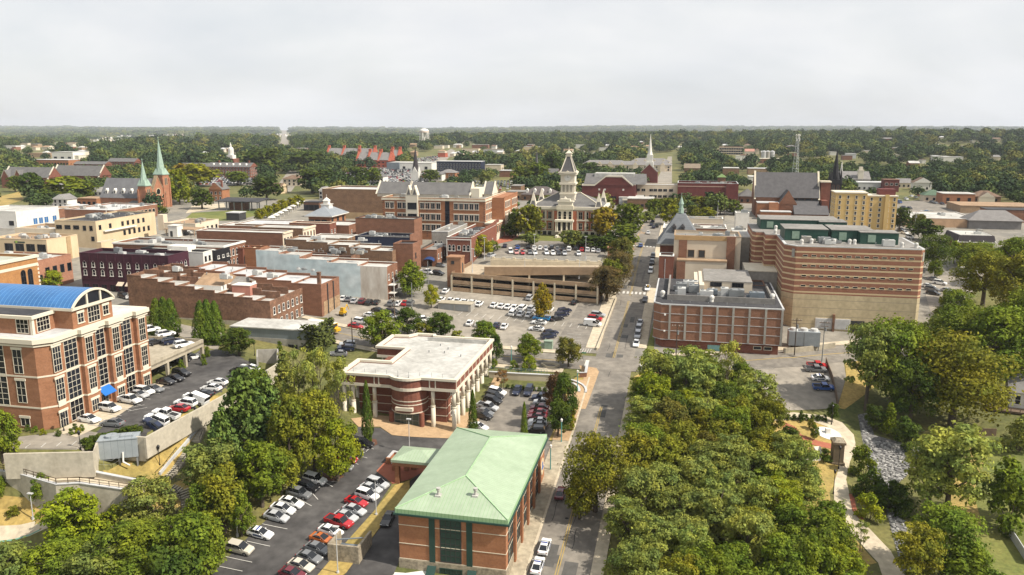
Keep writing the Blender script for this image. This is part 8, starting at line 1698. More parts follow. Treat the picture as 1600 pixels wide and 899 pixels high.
row('end of the left row in the dark lot','far','cars in the left row of the dark lot',(36,9),[(492,754,'white','suv'),(480,766,'black','suv'),(467,776,'grey','suv'),(455,790,'white','sedan'),(442,800,'white','sedan'),(432,812,'silver','sedan'),(407,838,'white','sedan','police'),(376,862,'beige','suv')])
row('end of the right row in the dark lot','far','cars in the right row of the dark lot',(36,11),[(590,761,'silver','suv'),(580,768,'silver','sedan'),(574,779,'white','suv'),(557,789,'red','coupe'),(554,802,'silver','sedan'),(541,812,'silver','sedan'),(530,821,'red','pickup'),(517,835,'white','sedan'),(504,847,'orange','coupe'),(497,862,'grey','sedan'),(484,876,'grey','sedan'),(471,889,'beige','sedan'),(458,902,'maroon','sedan')])
row('of the short row behind the bright green tree','far end','cars by the columnar cypress',(30,5),[(567,698,'black','suv'),(551,712,'green','sedan'),(541,721,'red','sedan'),(534,733,'grey','sedan')])
car(606,816,'black','coupe',(-14,26),'black coupe driving along the narrow service drive','moving cars')
row('of the cars at the near left kerb','far end','cars along the main street kerb',(7,-22),[(876,775,'maroon','sedan'),(851,859,'white','sedan','police'),(840,889,'white','sedan','police')])
row('of four kerbside cars by the brick annex','far end','cars parked beside the annex',(-3,12),[(1000,508,'silver','sedan'),(997.7,517.5,'silver','suv'),(996.3,527,'silver','suv'),(994,540,'white','sedan')])
row('of the right kerb beside the beige block','near end','cars along the upper right kerb',(-3,12),[(1008,471,'black','sedan'),(1011.5,453,'white','sedan'),(1016.5,426,'white','suv'),(1018.5,413,'black','suv'),(1020,403,'black','suv')])
row('of the cars far up the main street','near end','cars on the far main street',(3,-11),[(1000.7,386,'blue','sedan'),(1012.7,366,'white','sedan'),(1021,357,'navy','sedan'),(1017.8,353,'navy','sedan'),(1026,355.5,'black','suv'),(1020,347.5,'navy','sedan'),(1031,330,'grey','sedan'),(1036,318,'black','sedan')])
row('of the left row in the side lot','far end','cars in the left row of the side lot',(24,6),[(777,616.5,'white','suv'),(773,623,'black','suv'),(770,630,'black','suv'),(762,640,'silver','pickup'),(757,648,'grey','sedan'),(755,654,'black','suv'),(748,671,'white','sedan')])
row('of the right row in the side lot','far end','cars in the right row of the side lot',(-24,-1),[(848,625.5,'navy','pickup'),(848,633,'silver','suv'),(843,641,'maroon','sedan'),(841,648.5,'red','sedan'),(839,655,'maroon','sedan'),(841,662.5,'white','sedan'),(840,669,'grey','sedan'),(836,677,'black','suv')])
row('of the pair facing the retaining wall','left','cars facing the retaining wall',(-6,12),[(808,613.5,'navy','sedan'),(826,615,'navy','suv')])
row('of the long row in the upper lot','left end','white cars in the long row of the upper lot',(8,-7),[(689.5,471,'white','sedan'),(704,472,'white','sedan'),(715.5,473,'white','sedan'),(726,474.5,'white','sedan'),(738,475.5,'white','sedan'),(749,477.5,'white','sedan'),(772,479.5,'white','sedan'),(784,481,'white','sedan'),(794.5,482,'white','sedan'),(805,483,'white','sedan'),(817,484,'white','suv'),(831,485,'silver','suv'),(841,486,'white','sedan'),(858.6,487,'white','sedan')])
row('of the second row below the long row','left end','cars in the second row of the upper lot',(7,-7),[(801.5,492,'white','suv'),(814,493,'white','sedan'),(827,494.5,'white','sedan'),(844,497,'navy','suv')])
row('of the front row of the upper lot','left','cars in the front row of the upper lot',(7,-9),[(734,507.5,'white','sedan'),(748,509,'white','sedan'),(776,511,'navy','sedan'),(788,513,'white','sedan')])
row('of the pair in front of the orange tree','upper','police cars in the upper lot',(-16,-1.5),[(842,507,'white','sedan','police'),(838,517,'white','sedan','police')])
car(846,500.5,'sky blue','pickup',(-16,-1.5),'bright blue pickup under the orange tree in the upper lot','cars in the upper lot')
row('of the three loose cars below the garage','left','cars below the garage wall',(8,-8),[(696.3,457.5,'white','sedan'),(828,468,'silver','suv'),(898,475,'black','sedan',0,(10,-9))])
row('of the dark group in the street bay','top','dark cars in the street bay',(18,-3),[(882,489,'navy','suv'),(878,495,'navy','suv'),(870,501,'black','sedan'),(860.5,524,'navy','suv'),(857,529,'navy','suv')])
row('of the three vehicles at the street wall','top','cars along the street wall',(18,2),[(934.6,495.5,'silver','suv'),(929.4,501.5,'red','suv'),(926,510,'white','van')])
row('of the row below the mural wall','left','cars below the mural wall',(6,-7),[(536.5,469,'white','sedan'),(544.7,470,'grey','sedan'),(553.4,473,'silver','sedan'),(566,474,'maroon','suv'),(577,475.5,'black','suv'),(588.5,475,'black','sedan'),(611,477,'grey','suv'),(621.5,477,'white','sedan'),(633,476.5,'red','sedan'),(641.5,476.5,'grey','suv')])
row('of the loose cars left of the kerb tree','top','loose cars in the lot below the mural',(17,3),[(591.5,488,'black','sedan'),(614,490.5,'black','suv'),(579,496,'white','sedan'),(611,498,'silver','sedan'),(564,506,'white','suv'),(555.7,513,'red','sedan')])
row('of the pair between the round dark trees','right','white trucks between the round trees',(14,-1),[(660.3,503,'white','pickup'),(652.8,513,'white','sedan')])
row('of the three parked below the metal shed','right','cars below the metal shed',(-20,-1),[(542.7,542,'silver','suv'),(540,548,'navy','suv'),(529,556,'grey','sedan')])
row('of the alley by the blue awning','near end','cars in the alley by the awning shop',(14,2),[(667.8,428,'white','pickup'),(685,430,'black','suv'),(688,417,'grey','sedan')])
row('of the row facing the brick office','near end','cars in front of the brick office',(24,4),[(140,660,'white','sedan'),(172,643,'white','suv'),(203,630,'white','pickup'),(217,621.5,'silver','sedan'),(226,616.5,'white','suv'),(241,612.5,'grey','sedan'),(260,600.5,'black','sedan'),(274,595.5,'black','sedan'),(284,588,'black','suv')])
row('of the wall row of the office lot','near end','cars along the office lot wall',(-24,-2),[(176,666,'grey','sedan'),(239,669,'navy','sedan'),(244,661,'white','suv'),(259,652.5,'white','pickup'),(279,643,'red','sedan'),(290,635,'white','suv'),(305,629,'white','van'),(318,620.5,'black','sedan'),(330,611,'white','sedan'),(340,602,'white','sedan'),(375,584,'black','suv'),(390,579,'white','sedan')])
row('on the top of the office parking deck','left','cars on the office parking deck',(22,-4),[(233,519,'white','pickup'),(241.5,538,'black','sedan'),(259,525.5,'white','suv'),(269.5,537,'navy','suv'),(287.5,542,'white','suv')],zoff=26.4)
row('under the office parking deck','left','cars under the office parking deck',(20,-4),[(251,579,'black','sedan'),(284,566,'black','suv'),(299,561,'white','sedan')])
car(212,468,'white','pickup',(14,0),'white pickup parked in front of the purple building','cars on the square')
car(194,466,'black','suv',(12,3),'black suv at the corner of the purple building','cars on the square')
row('of the right lot beside the park path','top','cars in the right lot',(22,1),[(1276,575,'red','pickup'),(1274,580.5,'grey','pickup'),(1281,594,'white','sedan','police'),(1286,609,'blue','pickup')])
row('of the yard right of the striped jail','top','cars in the yard behind the jail',(18,3),[(1459,439,'grey','sedan'),(1468,445,'white','suv'),(1450,450,'white','sedan'),(1456,455,'grey','suv'),(1458,461,'black','sedan'),(1480,457,'silver','sedan'),(1520,441,'black','sedan'),(1524,447,'silver','sedan')])
car(1472,400,'white','suv',(16,0),'white suv behind the yard fence right of the jail','cars in the yard behind the jail')
row('on the roof ramp of the parking garage','left','cars on the garage roof',(3,-9),[(853,421,'navy','suv'),(875,423,'grey','sedan'),(896.6,424.5,'silver','sedan'),(908,425,'silver','sedan')],zoff=28.6)
row('near the stair tower on the garage roof','back','cars near the stair tower on the garage',(10,-3),[(768,401.5,'silver','suv'),(767.7,423.5,'navy','sedan',0,(14,-1))],zoff=29.2)
row('of the back row in the courthouse lot','left','cars in the back row of the courthouse lot',(3,-9),[(789,386.5,'navy','sedan'),(809,388.8,'blue','sedan'),(826,388.5,'black','suv'),(835,389.5,'white','sedan'),(844,389.8,'white','sedan'),(853,390,'silver','sedan'),(862,389.5,'black','suv'),(871,391,'grey','sedan'),(880,391.5,'black','sedan'),(889,391.8,'white','suv'),(900,390.5,'black','suv'),(909,392.5,'red','sedan'),(918,393,'white','suv'),(927,393.5,'white','sedan'),(935,394.5,'silver','sedan')])
row('of the front row in the courthouse lot','left','cars in the front row of the courthouse lot',(3,9),[(798,395.5,'white','suv'),(807,396.5,'pink','sedan'),(817,396.8,'red','sedan'),(828,396.8,'grey','sedan'),(836,397,'white','sedan'),(854,397,'white','sedan'),(864,397.6,'white','sedan'),(873,397.6,'black','sedan'),(882,397.8,'silver','sedan'),(904,398.5,'white','sedan')])
row('of the car park right of the yellow hotel','left','cars in the car park right of the hotel',(12,3),[(1405,318,'blue','van'),(1412,326,'navy','sedan'),(1416,313,'white','suv'),(1421,327,'black','sedan'),(1424,308,'white','sedan'),(1431,310,'grey','sedan'),(1436,307,'red','sedan'),(1440,312,'white','sedan'),(1456,317,'black','sedan'),(1462,319,'grey','sedan'),(1472,320,'navy','sedan'),(1448,333,'sky blue','sedan'),(1440,334,'white','sedan'),(1456,334,'black','sedan')])
row('of the street below the yellow hotel','left','cars below the yellow hotel',(10,3),[(1399,353,'white','sedan'),(1410,352,'grey','suv'),(1414,366,'white','sedan'),(1421,373,'white','suv'),(1408,361,'black','sedan')])
# special vehicles
def special(name,label,cat,px,py,hd): 
    p=T(px,py); q=T(px+hd[0],py+hd[1]); return thing(name,label,cat,(p.x,p.y,p.z+.14),math.atan2(q.y-p.y,q.x-p.x))
YB=mat('bus_yellow',(.62,.37,.02),None,1,rough=.4)
t_=special('school_bus','long yellow school bus with a white roof parked below the red brick block','bus',507,518,(26,8))
m=M(); m.box(-5.6,-1.2,.55,4.2,1.2,2.75); m.prism([(4.2,-1.1),(5.6,-1.0),(5.6,1.0),(4.2,1.1)],.6,[1.6,1.4,1.4,1.6]); part('body',m,[YB],t_); m=M(); loft(m,[(-5.55,2.75,3.0,1.15,.8),(4.15,2.75,3.0,1.15,.8)]); part('roof',m,[WHI],t_)
for s in (-1,1):
    for x in lin(-5,3.2,9): part('window',M().box(-.36,-.02,0,.36,.02,.62),[CG],t_,(x,s*1.21,1.85))
part('window',M().box(-.02,-.9,0,.02,.9,.7),[CG],t_,(-5.61,0,1.8)); part('windscreen',M().box(-.02,-1,0,.02,1,.85),[CG],t_,(4.21,0,1.75))
part('stripe',M().box(-5.5,-1.215,1.5,4.2,1.215,1.56).box(-5.5,-1.215,1.15,4.2,1.215,1.2),[PLB],t_)
wm=wheelmesh(.5).mesh('wheel',[TY,RM])
for x in (-3.6,4.4):
    for s in (-1,1): link('wheel',wm,t_,(x,s*1.08,.5),0 if s>0 else math.pi)
t_=special('box_truck','white box truck parked in the yard under the trees','truck',1509,431.5,(-14,1))
m=M(); m.box(-4.2,-1.2,.9,2.0,1.2,3.3); part('cargo_box',m,[WHI],t_); m=M(); loft(m,[(2.1,.5,2.3,.98,.9),(2.9,.5,2.3,1.0,.9),(3.5,.5,1.35,1.0,.9),(4.3,.5,1.2,.95,.85)]); part('cab',m,[WHI],t_); part('windscreen',M().prism([(2.95,-.85),(3.45,-.85),(3.45,.85),(2.95,.85)],[1.4,1.36,1.36,1.4],[2.25,1.42,1.42,2.25]),[CG],t_)
for x in (-2.6,3.3):
    for s in (-1,1): link('wheel',wm,t_,(x,s*1.0,.5),0 if s>0 else math.pi)
m=M(); m.box(-4.0,-.5,.55,3.4,.5,.9); part('chassis',m,[PLB],t_)
t_=special('loader','small yellow loader standing beside the end of the red brick block','loader',536,494,(8,-4)); m=M(); m.box(-1,-.8,.6,1,.8,1.5); m.box(-.6,-.6,1.5,.4,.6,2.6); part('body',m,[YB],t_); m=M(); m.tube((.9,0,1.4),(2.4,0,3.2),.15); m.tube((2.4,0,3.2),(3.6,0,1.2),.15); part('arm',m,[YB],t_)
for x in (-.6,.6):
    for s in (-1,1): link('wheel',wm,t_,(x,s*.75,.5),0 if s>0 else math.pi)
# far car parks, countless specks of cars
for nm_,poly,sp_c,lab in (('far_cars',[(525,290),(540,266),(640,262),(690,280),(600,295)],5.2,'countless cars packed in the lot beyond the brown wall'),('far_cars',[(303,289),(326,277),(404,280),(394,289)],5.0,'countless cars packed in the lot below the long red hall'),('far_cars',[(640,250),(690,243),(680,254),(640,256)],7,'countless cars in the lot right of the terracotta complex'),('far_cars',[(770,300),(800,296),(810,284),(720,283),(730,290)],6.5,'countless cars on the lots behind the civic building')):
    Q=np.array([tuple(T(*p))[:2] for p in poly]); a0,c0=Q.min(0); a1,c1=Q.max(0); m=M(); rs=random.Random(3); mats=[mat('car_white',CC['white'],None,1,rough=.3),mat('car_silver',CC['silver'],None,1,rough=.3),mat('car_black',CC['black'],None,1,rough=.3),mat('car_red',CC['red'],None,1,rough=.3),CG]
    y=c0
    while y<c1:
        x=a0
        while x<a1:
            if _inpoly(np.array([x]),np.array([y]),Q)[0][0] and rs.random()<.8:
                z=G(x,y)+.15; k=rs.choice([0,0,0,1,1,2,2,3]); m.box(x-.9,y-2.2,z+.3,x+.9,y+2.2,z+.95,k); m.pyr(x-.85,y-1.4,x+.85,y+1.0,z+.95,z+1.5,4,.75); m.m[-1]=k
            x+=2.9
        y+=sp_c*1.9
    o=tag(link(nm_,m.mesh(nm_,mats)),lab,'cars',None,'stuff')
# ------------------------------------------------------------------ walls, stairs, lamps and other street furniture
def wall(name,label,cat,pts,z0,z1,th,mt,cap=None):
    """pts: world points with ground; z0/z1 relative to each point's height"""
    m=M(); c=M(); P=[Vector(p) for p in pts]; o=P[0].copy()
    L_=strip(P,th/2); n=len(P); Rr=L_[:n]; Ll=L_[n:][::-1]
    for i in range(n-1):
        a,b_=P[i],P[i+1]; m.prism([Rr[i],Rr[i+1],Ll[i+1],Ll[i]],[a.z+z0,b_.z+z0,b_.z+z0,a.z+z0],[a.z+z1,b_.z+z1,b_.z+z1,a.z+z1])
    t=thing(name,label,cat,o)
    m.v=[(v[0]-o.x,v[1]-o.y,v[2]-o.z) for v in m.v]; part('wall',m,[mt],t)
    if cap:
        L2=strip(P,th/2+.12); R2=L2[:n]; K2=L2[n:][::-1]
        for i in range(n-1): a,b_=P[i],P[i+1]; c.prism([R2[i],R2[i+1],K2[i+1],K2[i]],[a.z+z1,b_.z+z1,b_.z+z1,a.z+z1],[a.z+z1+.15,b_.z+z1+.15,b_.z+z1+.15,a.z+z1+.15])
        c.v=[(v[0]-o.x,v[1]-o.y,v[2]-o.z) for v in c.v]; part('coping',c,[cap],t)
    return t
OWC=mat('office_wall_concrete',(.52,.47,.375),(.38,.34,.265),.25,stretch=(1,1,.35),detail=7,fine=(1.2,.12))
def lv(px,py,z): x,y=UR(px,py,z); return Vector((x,y,z))
wall('retaining_wall','tall pale concrete retaining wall below the office forecourt','wall',[lv(6,709,22.5),lv(145,706,22.5),lv(152,690,22.5),lv(173,680,22.6),lv(226,683,22.8)],-4.8,.0,.45,OWC)
wall('retaining_wall','long pale concrete retaining wall below the office car park','wall',[lv(226,684,23),lv(270,660,23),lv(332,627,23),lv(392,594,23),lv(437,566,23)],-4.2,.0,.45,OWC)
wall('concrete_enclosure','small square concrete enclosure at the upper end of the office wall','wall',[lv(402,563,22.8),lv(402,551,22.8),lv(434,550,22.8),lv(434,566,22.8)],-3,.8,.4,COG)
def rz_(pts,zs): return [lv(a,b,z) for (a,b),z in zip(pts,zs)]
wall('ramp_wall','upper pale wall of the ramp below the office forecourt','wall',rz_([(-30,710),(30,719),(88,735),(125,733),(217,751)],[19.6,19.2,18.7,18.6,17.4]),-3,0,.4,OWC,cap=LRF)
q=rz_([(-30,721),(30,730),(88,746),(125,744),(217,761)],[18.6,18.2,17.7,17.6,16.4]); wall('ramp','pale concrete ramp between the two low walls at the left edge','ramp',q,-3,0,3.4,WLK)
q=rz_([(-30,731),(30,740),(88,757),(125,755),(217,768)],[18.9,18.5,18.0,17.9,16.7]); wall('ramp_wall','lower pale wall of the ramp, behind the small tree','wall',q,-6,0,.4,OWC,cap=LRF)
def railing(label,pts,h=1.0,step=1.6,mt=BLKM,r=.035):
    o=pts[0].copy(); t=thing('railing',label,'railing',o); m=M(); b_=M()
    for a,c in zip(pts[:-1],pts[1:]):
        m.tube(a-o+Vector((0,0,h)),c-o+Vector((0,0,h)),r,n=4); m.tube(a-o+Vector((0,0,h*.5)),c-o+Vector((0,0,h*.5)),r*.7,n=4); n=max(1,int((c-a).length/step))
        for i in range(n+1): p=a.lerp(c,i/n)-o; b_.tube(p-Vector((0,0,.3)),p+Vector((0,0,h)),r,n=4)
    part('rail',m,[mt],t); part('baluster',b_,[mt],t); return t
railing('dark railing along the ramp at the left edge',[p+Vector((0,0,.15)) for p in q],mt=mat('bronze_rail',(.09,.06,.035),None,1),r=.06)
def stairs(label,pts,w,n):
    P=[T(*p)+Vector((0,0,.15)) for p in pts]; o=P[0].copy(); t=thing('stair_flight',label,'stairs',o); m=M(); k=0
    for a,c in zip(P[:-1],P[1:]):
        d=(c-a); ln=d.length; dh=Vector((d.x,d.y,0)).normalized(); s=Vector((-dh.y,dh.x,0))*w/2; nn=max(2,int(n*ln/sum((y-x).length for x,y in zip(P[:-1],P[1:]))))
        for i in range(nn):
            u=a.lerp(c,i/nn)-o; v=a.lerp(c,(i+.72)/nn)-o; z=max(u.z,v.z)+.12; m.prism([(u-s)[:2],(v-s)[:2],(v+s)[:2],(u+s)[:2]],z-1.2,z)
    part('step',m,[mat('stair_stone',(.42,.38,.30),(.30,.27,.21),.6)],t)
    for sg in (-1,1):
        r_=[]
        for i,a in enumerate(P): d=(P[min(i+1,len(P)-1)]-P[max(i-1,0)]); dh=Vector((d.x,d.y,0)).normalized(); r_.append(a-o+Vector((-dh.y,dh.x,0))*sg*w/2)
        m=M()
        for a,c in zip(r_[:-1],r_[1:]):
            m.tube(a+Vector((0,0,1)),c+Vector((0,0,1)),.05,n=4); nn=max(1,int((c-a).length/1.4))
            for i in range(nn+1): p=a.lerp(c,i/nn); m.tube(p,p+Vector((0,0,1)),.035,n=4)
        part('railing',m,[BLKM],t)
stairs('upper flight of pale steps beside the dry slope',[(313,668),(302,692)],2.6,10); stairs('middle flight of pale steps with dark railings beside the dry slope',[(288,708),(268,735),(254,748)],3.0,16); stairs('curving flight of pale steps among the trees below the dry slope',[(268,762),(285,768),(296,780),(298,795),(290,808),(286,820)],3.0,22)
wall('stair_wall','thin pale wall on the left side of the steps','wall',[T(310,672)+Vector((0,0,.4)),T(293,694)+Vector((0,0,.4)),T(272,718)+Vector((0,0,.4)),T(250,745)+Vector((0,0,.4))],-2,.5,.35,LRF)
# cooling unit beside office wall
c0=lv(190,722,17.6); t_=thing('cooling_unit','big grey cooling unit on legs behind the wire fence below the office hedge','cooling unit',(c0.x,c0.y,c0.z),R(14)); UM=mat('unit_grey',(.30,.33,.35),(.25,.28,.295),.5,rough=.5,bands=(0,1.2,.05,(.16,.18,.19)))
m=M(); m.box(-3.4,-1.6,1.4,3.4,1.6,5.0); part('housing',m,[UM],t_); m=M(); m.box(-3.43,-1.4,1.6,-3.401,1.4,4.8); part('louvre',m,[DFM],t_); m=M(); m.box(-3.5,-1.7,5.0,3.5,1.7,5.15); m.cyl(-1.3,0,5.15,5.6,1.1,n=14); m.box(.4,-.8,5.15,2.6,.8,5.5); part('fan_top',m,[UM],t_)
m=M()
for x in (-3.1,0,3.1):
    for y in (-1.3,1.3): m.box(x-.15,y-.15,-1.5,x+.15,y+.15,1.4)
part('leg',m,[STL],t_); m=M(); m.tube((.8,-1.7,2.6),(.8,-2.1,.8),.16); m.tube((.8,-2.1,.8),(2.0,-2.6,.2),.16); part('pipe',m,[WHI],t_)
railing('thin wire fence round the grey cooling unit',[T(150,733)+Vector((0,0,.1)),T(176,733)+Vector((0,0,.1)),T(228,703)+Vector((0,0,.1))],h=1.6,step=1.4,mt=STL,r=.03)
m=None
# retaining wall behind the side lot and its green fence
qa=[lv(764,581,15.9),lv(810,584,15.9),lv(855,586,15.9),lv(882,588,15.9)]
wall('retaining_wall','long cream concrete retaining wall at the back of the side lot','wall',qa,-5.2,.0,.5,mat('cream_concrete',(.52,.45,.33),(.45,.385,.28),.2),cap=LRF)
railing('green metal fence on top of the cream retaining wall',[p+Vector((0,.5,.1)) for p in qa[:3]],h=1.1,step=.7,mt=mat('green_fence',(.06,.19,.16),None,1),r=.05)
for k,(r_,lab) in enumerate(((0,'outer curved cream wall at the end of the retaining wall'),(1.7,'inner curved cream wall at the end of the retaining wall'))):
    pts=[]
    cc=lv(884,606,14.5)
    for i in range(9):
        a=math.pi*(.62-.72*i/8); pts.append(Vector((cc.x+(5.2-r_)*math.cos(a),cc.y+(5.5-r_)*math.sin(a),15.4-.2*i)))
    wall('curved_wall',lab,'wall',pts,-4,.0,.35,MT['cream_concrete'],cap=LRF)
wall('planter','low cream planter wall above the retaining wall','planter',[T(846,571)+Vector((0,0,.3)),T(854,576)+Vector((0,0,.3)),T(866,577)+Vector((0,0,.3)),T(874,573)+Vector((0,0,.3)),T(862,570)+Vector((0,0,.3)),T(848,570)+Vector((0,0,.3))],-1,.4,.35,MT['cream_concrete'])
wall('brick_planter','square brick planter with pale cap at the street corner','planter',[T(905,590)+Vector((0,0,.4)),T(915,590)+Vector((0,0,.4)),T(918,573)+Vector((0,0,.4))],-2.5,.9,.5,BR,cap=LRF)
wall('street_wall','low pale wall between the upper lot and the sidewalk','wall',[T(932,548)+Vector((0,0,.3)),T(948,508)+Vector((0,0,.3)),T(963,468)+Vector((0,0,.3))],-1,.5,.4,WLK)
wall('wood_fence','dark wooden fence along the right side of the small right lot','fence',[T(1290,569),T(1300,596),T(1309,636)],-.5,1.9,.15,WOOD)
wall('wood_fence','weathered wooden fence along the top of the back lawn','fence',[T(1485,684),T(1525,681),T(1556,681)],-.5,1.8,.15,WOOD)
wall('wood_fence','pale wooden fence at the bottom right corner','fence',[T(1577,838),T(1590,858),T(1606,884)],-.5,1.9,.15,LRF)
wall('yard_wall','low concrete wall along the cross street below the striped jail','wall',[T(1224,553),T(1262,550),T(1304,544)],-1,1.6,.4,CON)
wall('stone_wall','low dark stone wall at the foot of the brick annex','wall',[T(1003,561),T(1040,561),T(1078,560)],-1,.9,.5,STN)
wall('yard_fence','long grey fence behind the jail yard','fence',[T(1445,431),T(1470,431),T(1496,430)],-.5,1.8,.15,COG)
# stone bin enclosure by the dark lot
c0=T(545,868); t_=thing('bin_enclosure','pale stone bin enclosure at the edge of the dark lot','enclosure',(c0.x,c0.y,c0.z),-GA)
m=M(); m.box(-2.8,-2.2,-1.5,2.8,-1.8,3.0); m.box(-2.8,-1.79,-1.5,-2.4,2.6,3.0); m.box(2.4,-1.79,-1.5,2.8,3.6,3.0); part('wall',m,[STN],t_); m=M(); m.box(-1.8,-1.2,.0,1.6,1.2,1.5); m.tube((-2.2,.2,2.6),(2.2,1.2,2.9),.12); part('bin',m,[GAL],t_)
# concrete enclosure in upper lot
c0=T(712,484); t_=thing('service_enclosure','low concrete enclosure with doors in the upper lot','enclosure',(c0.x,c0.y,c0.z),-R(14)); m=M(); m.box(-5.6,-1.4,-1,5.6,-1.1,2.2); m.box(5.3,-1.09,-1,5.6,3,2.2); m.box(-5.6,-1.09,-1,-5.3,3,2.2); m.box(-5.6,2.7,-1,5.29,3,2.2); part('wall',m,[COG],t_); m=M(); m.box(-4.8,-1.46,0,-.2,-1.41,1.9).box(.2,-1.46,0,4.8,-1.41,1.9); part('gate',m,[STL],t_); m=M(); m.box(-5.8,-1.5,2.2,5.8,3.1,2.35); part('roof',m,[CON],t_)
c0=T(857,545); t_=thing('utility_box','pale green utility box at the kerb of the upper lot','utility box',(c0.x,c0.y,c0.z),-GA); m=M(); m.box(-1.2,-.9,0,1.2,.9,2.3); m.box(-1.3,-1,2.3,1.3,1,2.45); m.box(-2.3,-.6,0,-1.25,.5,1.6); part('cabinet',m,[mat('pale_green_box',(.26,.33,.25),None,1)],t_); m=M(); m.box(-1.0,-.93,.2,-.05,-.905,2.1).box(.05,-.93,.2,1.0,-.905,2.1); part('door',m,[MT['pale_green_panel']],t_)
# brick entrance plaza walls
c0=T(622,728); t_=thing('plaza_wall','low brick planter walls around the entrance plaza by the green canopy','planter',(c0.x,c0.y,c0.z),-GA); m=M(); m.box(-2.6,-.2,-1,-1.6,.2,1.6); m.box(-2.6,.25,-1,-2.2,4.2,1.3); m.box(-2.19,3.8,-1,3.8,4.2,1.2); m.box(-.4,-2.4,-1,0,1.6,1.5); m.box(3.2,-1.,-1,4.4,3.7,.5); part('wall',m,[BRO],t_); m=M(); m.box(-2.7,.2,1.3,-2.1,4.3,1.45); m.box(-2.09,3.7,1.2,3.9,4.3,1.35); m.box(-.5,-2.5,1.5,.1,1.7,1.65); part('coping',m,[LRF],t_)
# park monument
c0=T(1307,722); t_=thing('stone_monument','tall dark stone monument block in the park beside the path','monument',(c0.x,c0.y,c0.z),R(-10)); m=M(); m.box(-1.1,-1.4,-.5,1.1,1.4,4.6); m.box(-1.4,-1.7,-.5,1.4,1.7,.4); m.box(-1.35,-1.65,4.6,1.35,1.65,5.1); part('shaft',m,[mat('dark_sandstone',(.20,.155,.10),(.13,.10,.066),.6)],t_); m=M(); m.pyr(-1.2,-1.5,1.2,1.5,5.1,5.6,0,.5); part('cap',m,[STN],t_)
c0=T(1270,716); t_=thing('white_monument','low white stone monument with a slanted slab on the park lawn','monument',(c0.x,c0.y,c0.z),R(10)); m=M(); m.box(-2.4,-1.2,-.3,1.2,1.0,.5); m.box(-2.2,-1,.5,.2,.8,.8); part('base',m,[WHI],t_); m=M(); m.prism([(1.0,-.6),(2.6,.2),(2.6,1.6),(1.0,1.6)],-.2,[1.0,1.0,2.0,2.0]); part('slab',m,[LST],t_); m=M(); m.cyl(-.8,0,.8,2.2,.3,.12,n=8); m.ball(-.8,0,2.4,.25); part('figure',m,[STN],t_)
c0=T(1293,677); t_=thing('pad_marker','small white block on the round pad in the park','marker',(c0.x,c0.y,c0.z)); m=M(); m.box(-.5,-.5,0,.5,.5,1.2); m.box(-.7,-.7,0,.7,.7,.2); part('block',m,[WHI],t_)
# lamps and poles
def lamp(px,py,h,kind,label,group=None,zoff=0):
    p=T(px,py) if not zoff else lv(px,py,zoff); t=thing('street_lamp',label,'lamp',p,-GA,group); m=M()
    if kind=='black':
        m.cyl(0,0,-.5,.5,.2,.14,n=8); m.cyl(0,0,.5,h-.7,.08,.06,n=6); part('post',m,[BLKM],t); m=M(); m.cyl(0,0,h-.7,h-.1,.18,.3,n=8); m.cyl(0,0,h-.1,h+.25,.32,.03,n=8); part('lantern',m,[BLKM],t)
    elif kind=='teal':
        m.cyl(0,0,-.5,h,.13,.10,n=8); part('post',m,[mat('teal_metal',(.10,.30,.28),None,1)],t); m=M(); m.cyl(0,0,h,h+.5,.22,.28,n=8); m.cyl(0,0,h+.5,h+.75,.28,.05,n=8); part('lantern',m,[WHI],t)
    else:
        m.cyl(0,0,-.5,.5,.25,n=8); m.cyl(0,0,.5,h,.10,.07,n=6); part('post',m,[LRF],t); m=M(); m.box(-.5,-.25,h,.5,.25,h+.18); part('lamp_head',m,[LRF],t)
for a in ((250,729,4.2,'black','black lantern lamp standing on the dry slope'),(307,667,4.2,'black','black lantern lamp at the top of the dry slope by the wall'),(126,703,3.6,'black','black lantern lamp at the corner of the office forecourt'),(100,674,3.6,'black','black lantern lamp in the bed at the office corner'),(52,811,4.8,'pole','pale lamp post on the dry bank at the left edge'),(371,838,7.4,'pole','pale lamp post at the left edge of the dark lot'),(588,806,7.2,'pole','pale lamp post on the grass strip, farther of two'),(528,897,8.4,'pole','pale lamp post on the grass strip, nearer of two'),(640,709,7.8,'pole','tall pale lamp post behind the brick plaza'),(877,692,5,'teal','teal lamp post at the lower end of the street bed'),(889,655,5,'teal','teal lamp post in the middle of the street bed'),(902,612,5,'teal','teal lamp post beside the curved walls'),(860,735,5,'teal','teal lamp post at the corner of the green roofed building'),(799,572,5,'teal','teal lamp post above the cream retaining wall'),(1299,664,5,'black','black lantern lamp at the bend of the park path'),(1310,733,5.2,'black','black lantern lamp in front of the stone monument'),(1302,772,5.2,'black','black lantern lamp nearest the camera on the park path'),(240,560,3.6,'black','black lantern lamp beside the office parking deck'),(398,556,3.8,'black','black lantern lamp at the bend of the office drive')): lamp(*a)
for i,(x,y,z) in enumerate(((738,424,29.2),(820,427,28.8),(905,434,28.4),(835,399,31),(915,403,31),(757,404,30))): lamp(x,y,8,'pole','tall thin lamp post on the parking garage, %s from the left'%['second','fourth','fifth','third','rightmost','first'][i],'lamp posts on the parking garage',z)
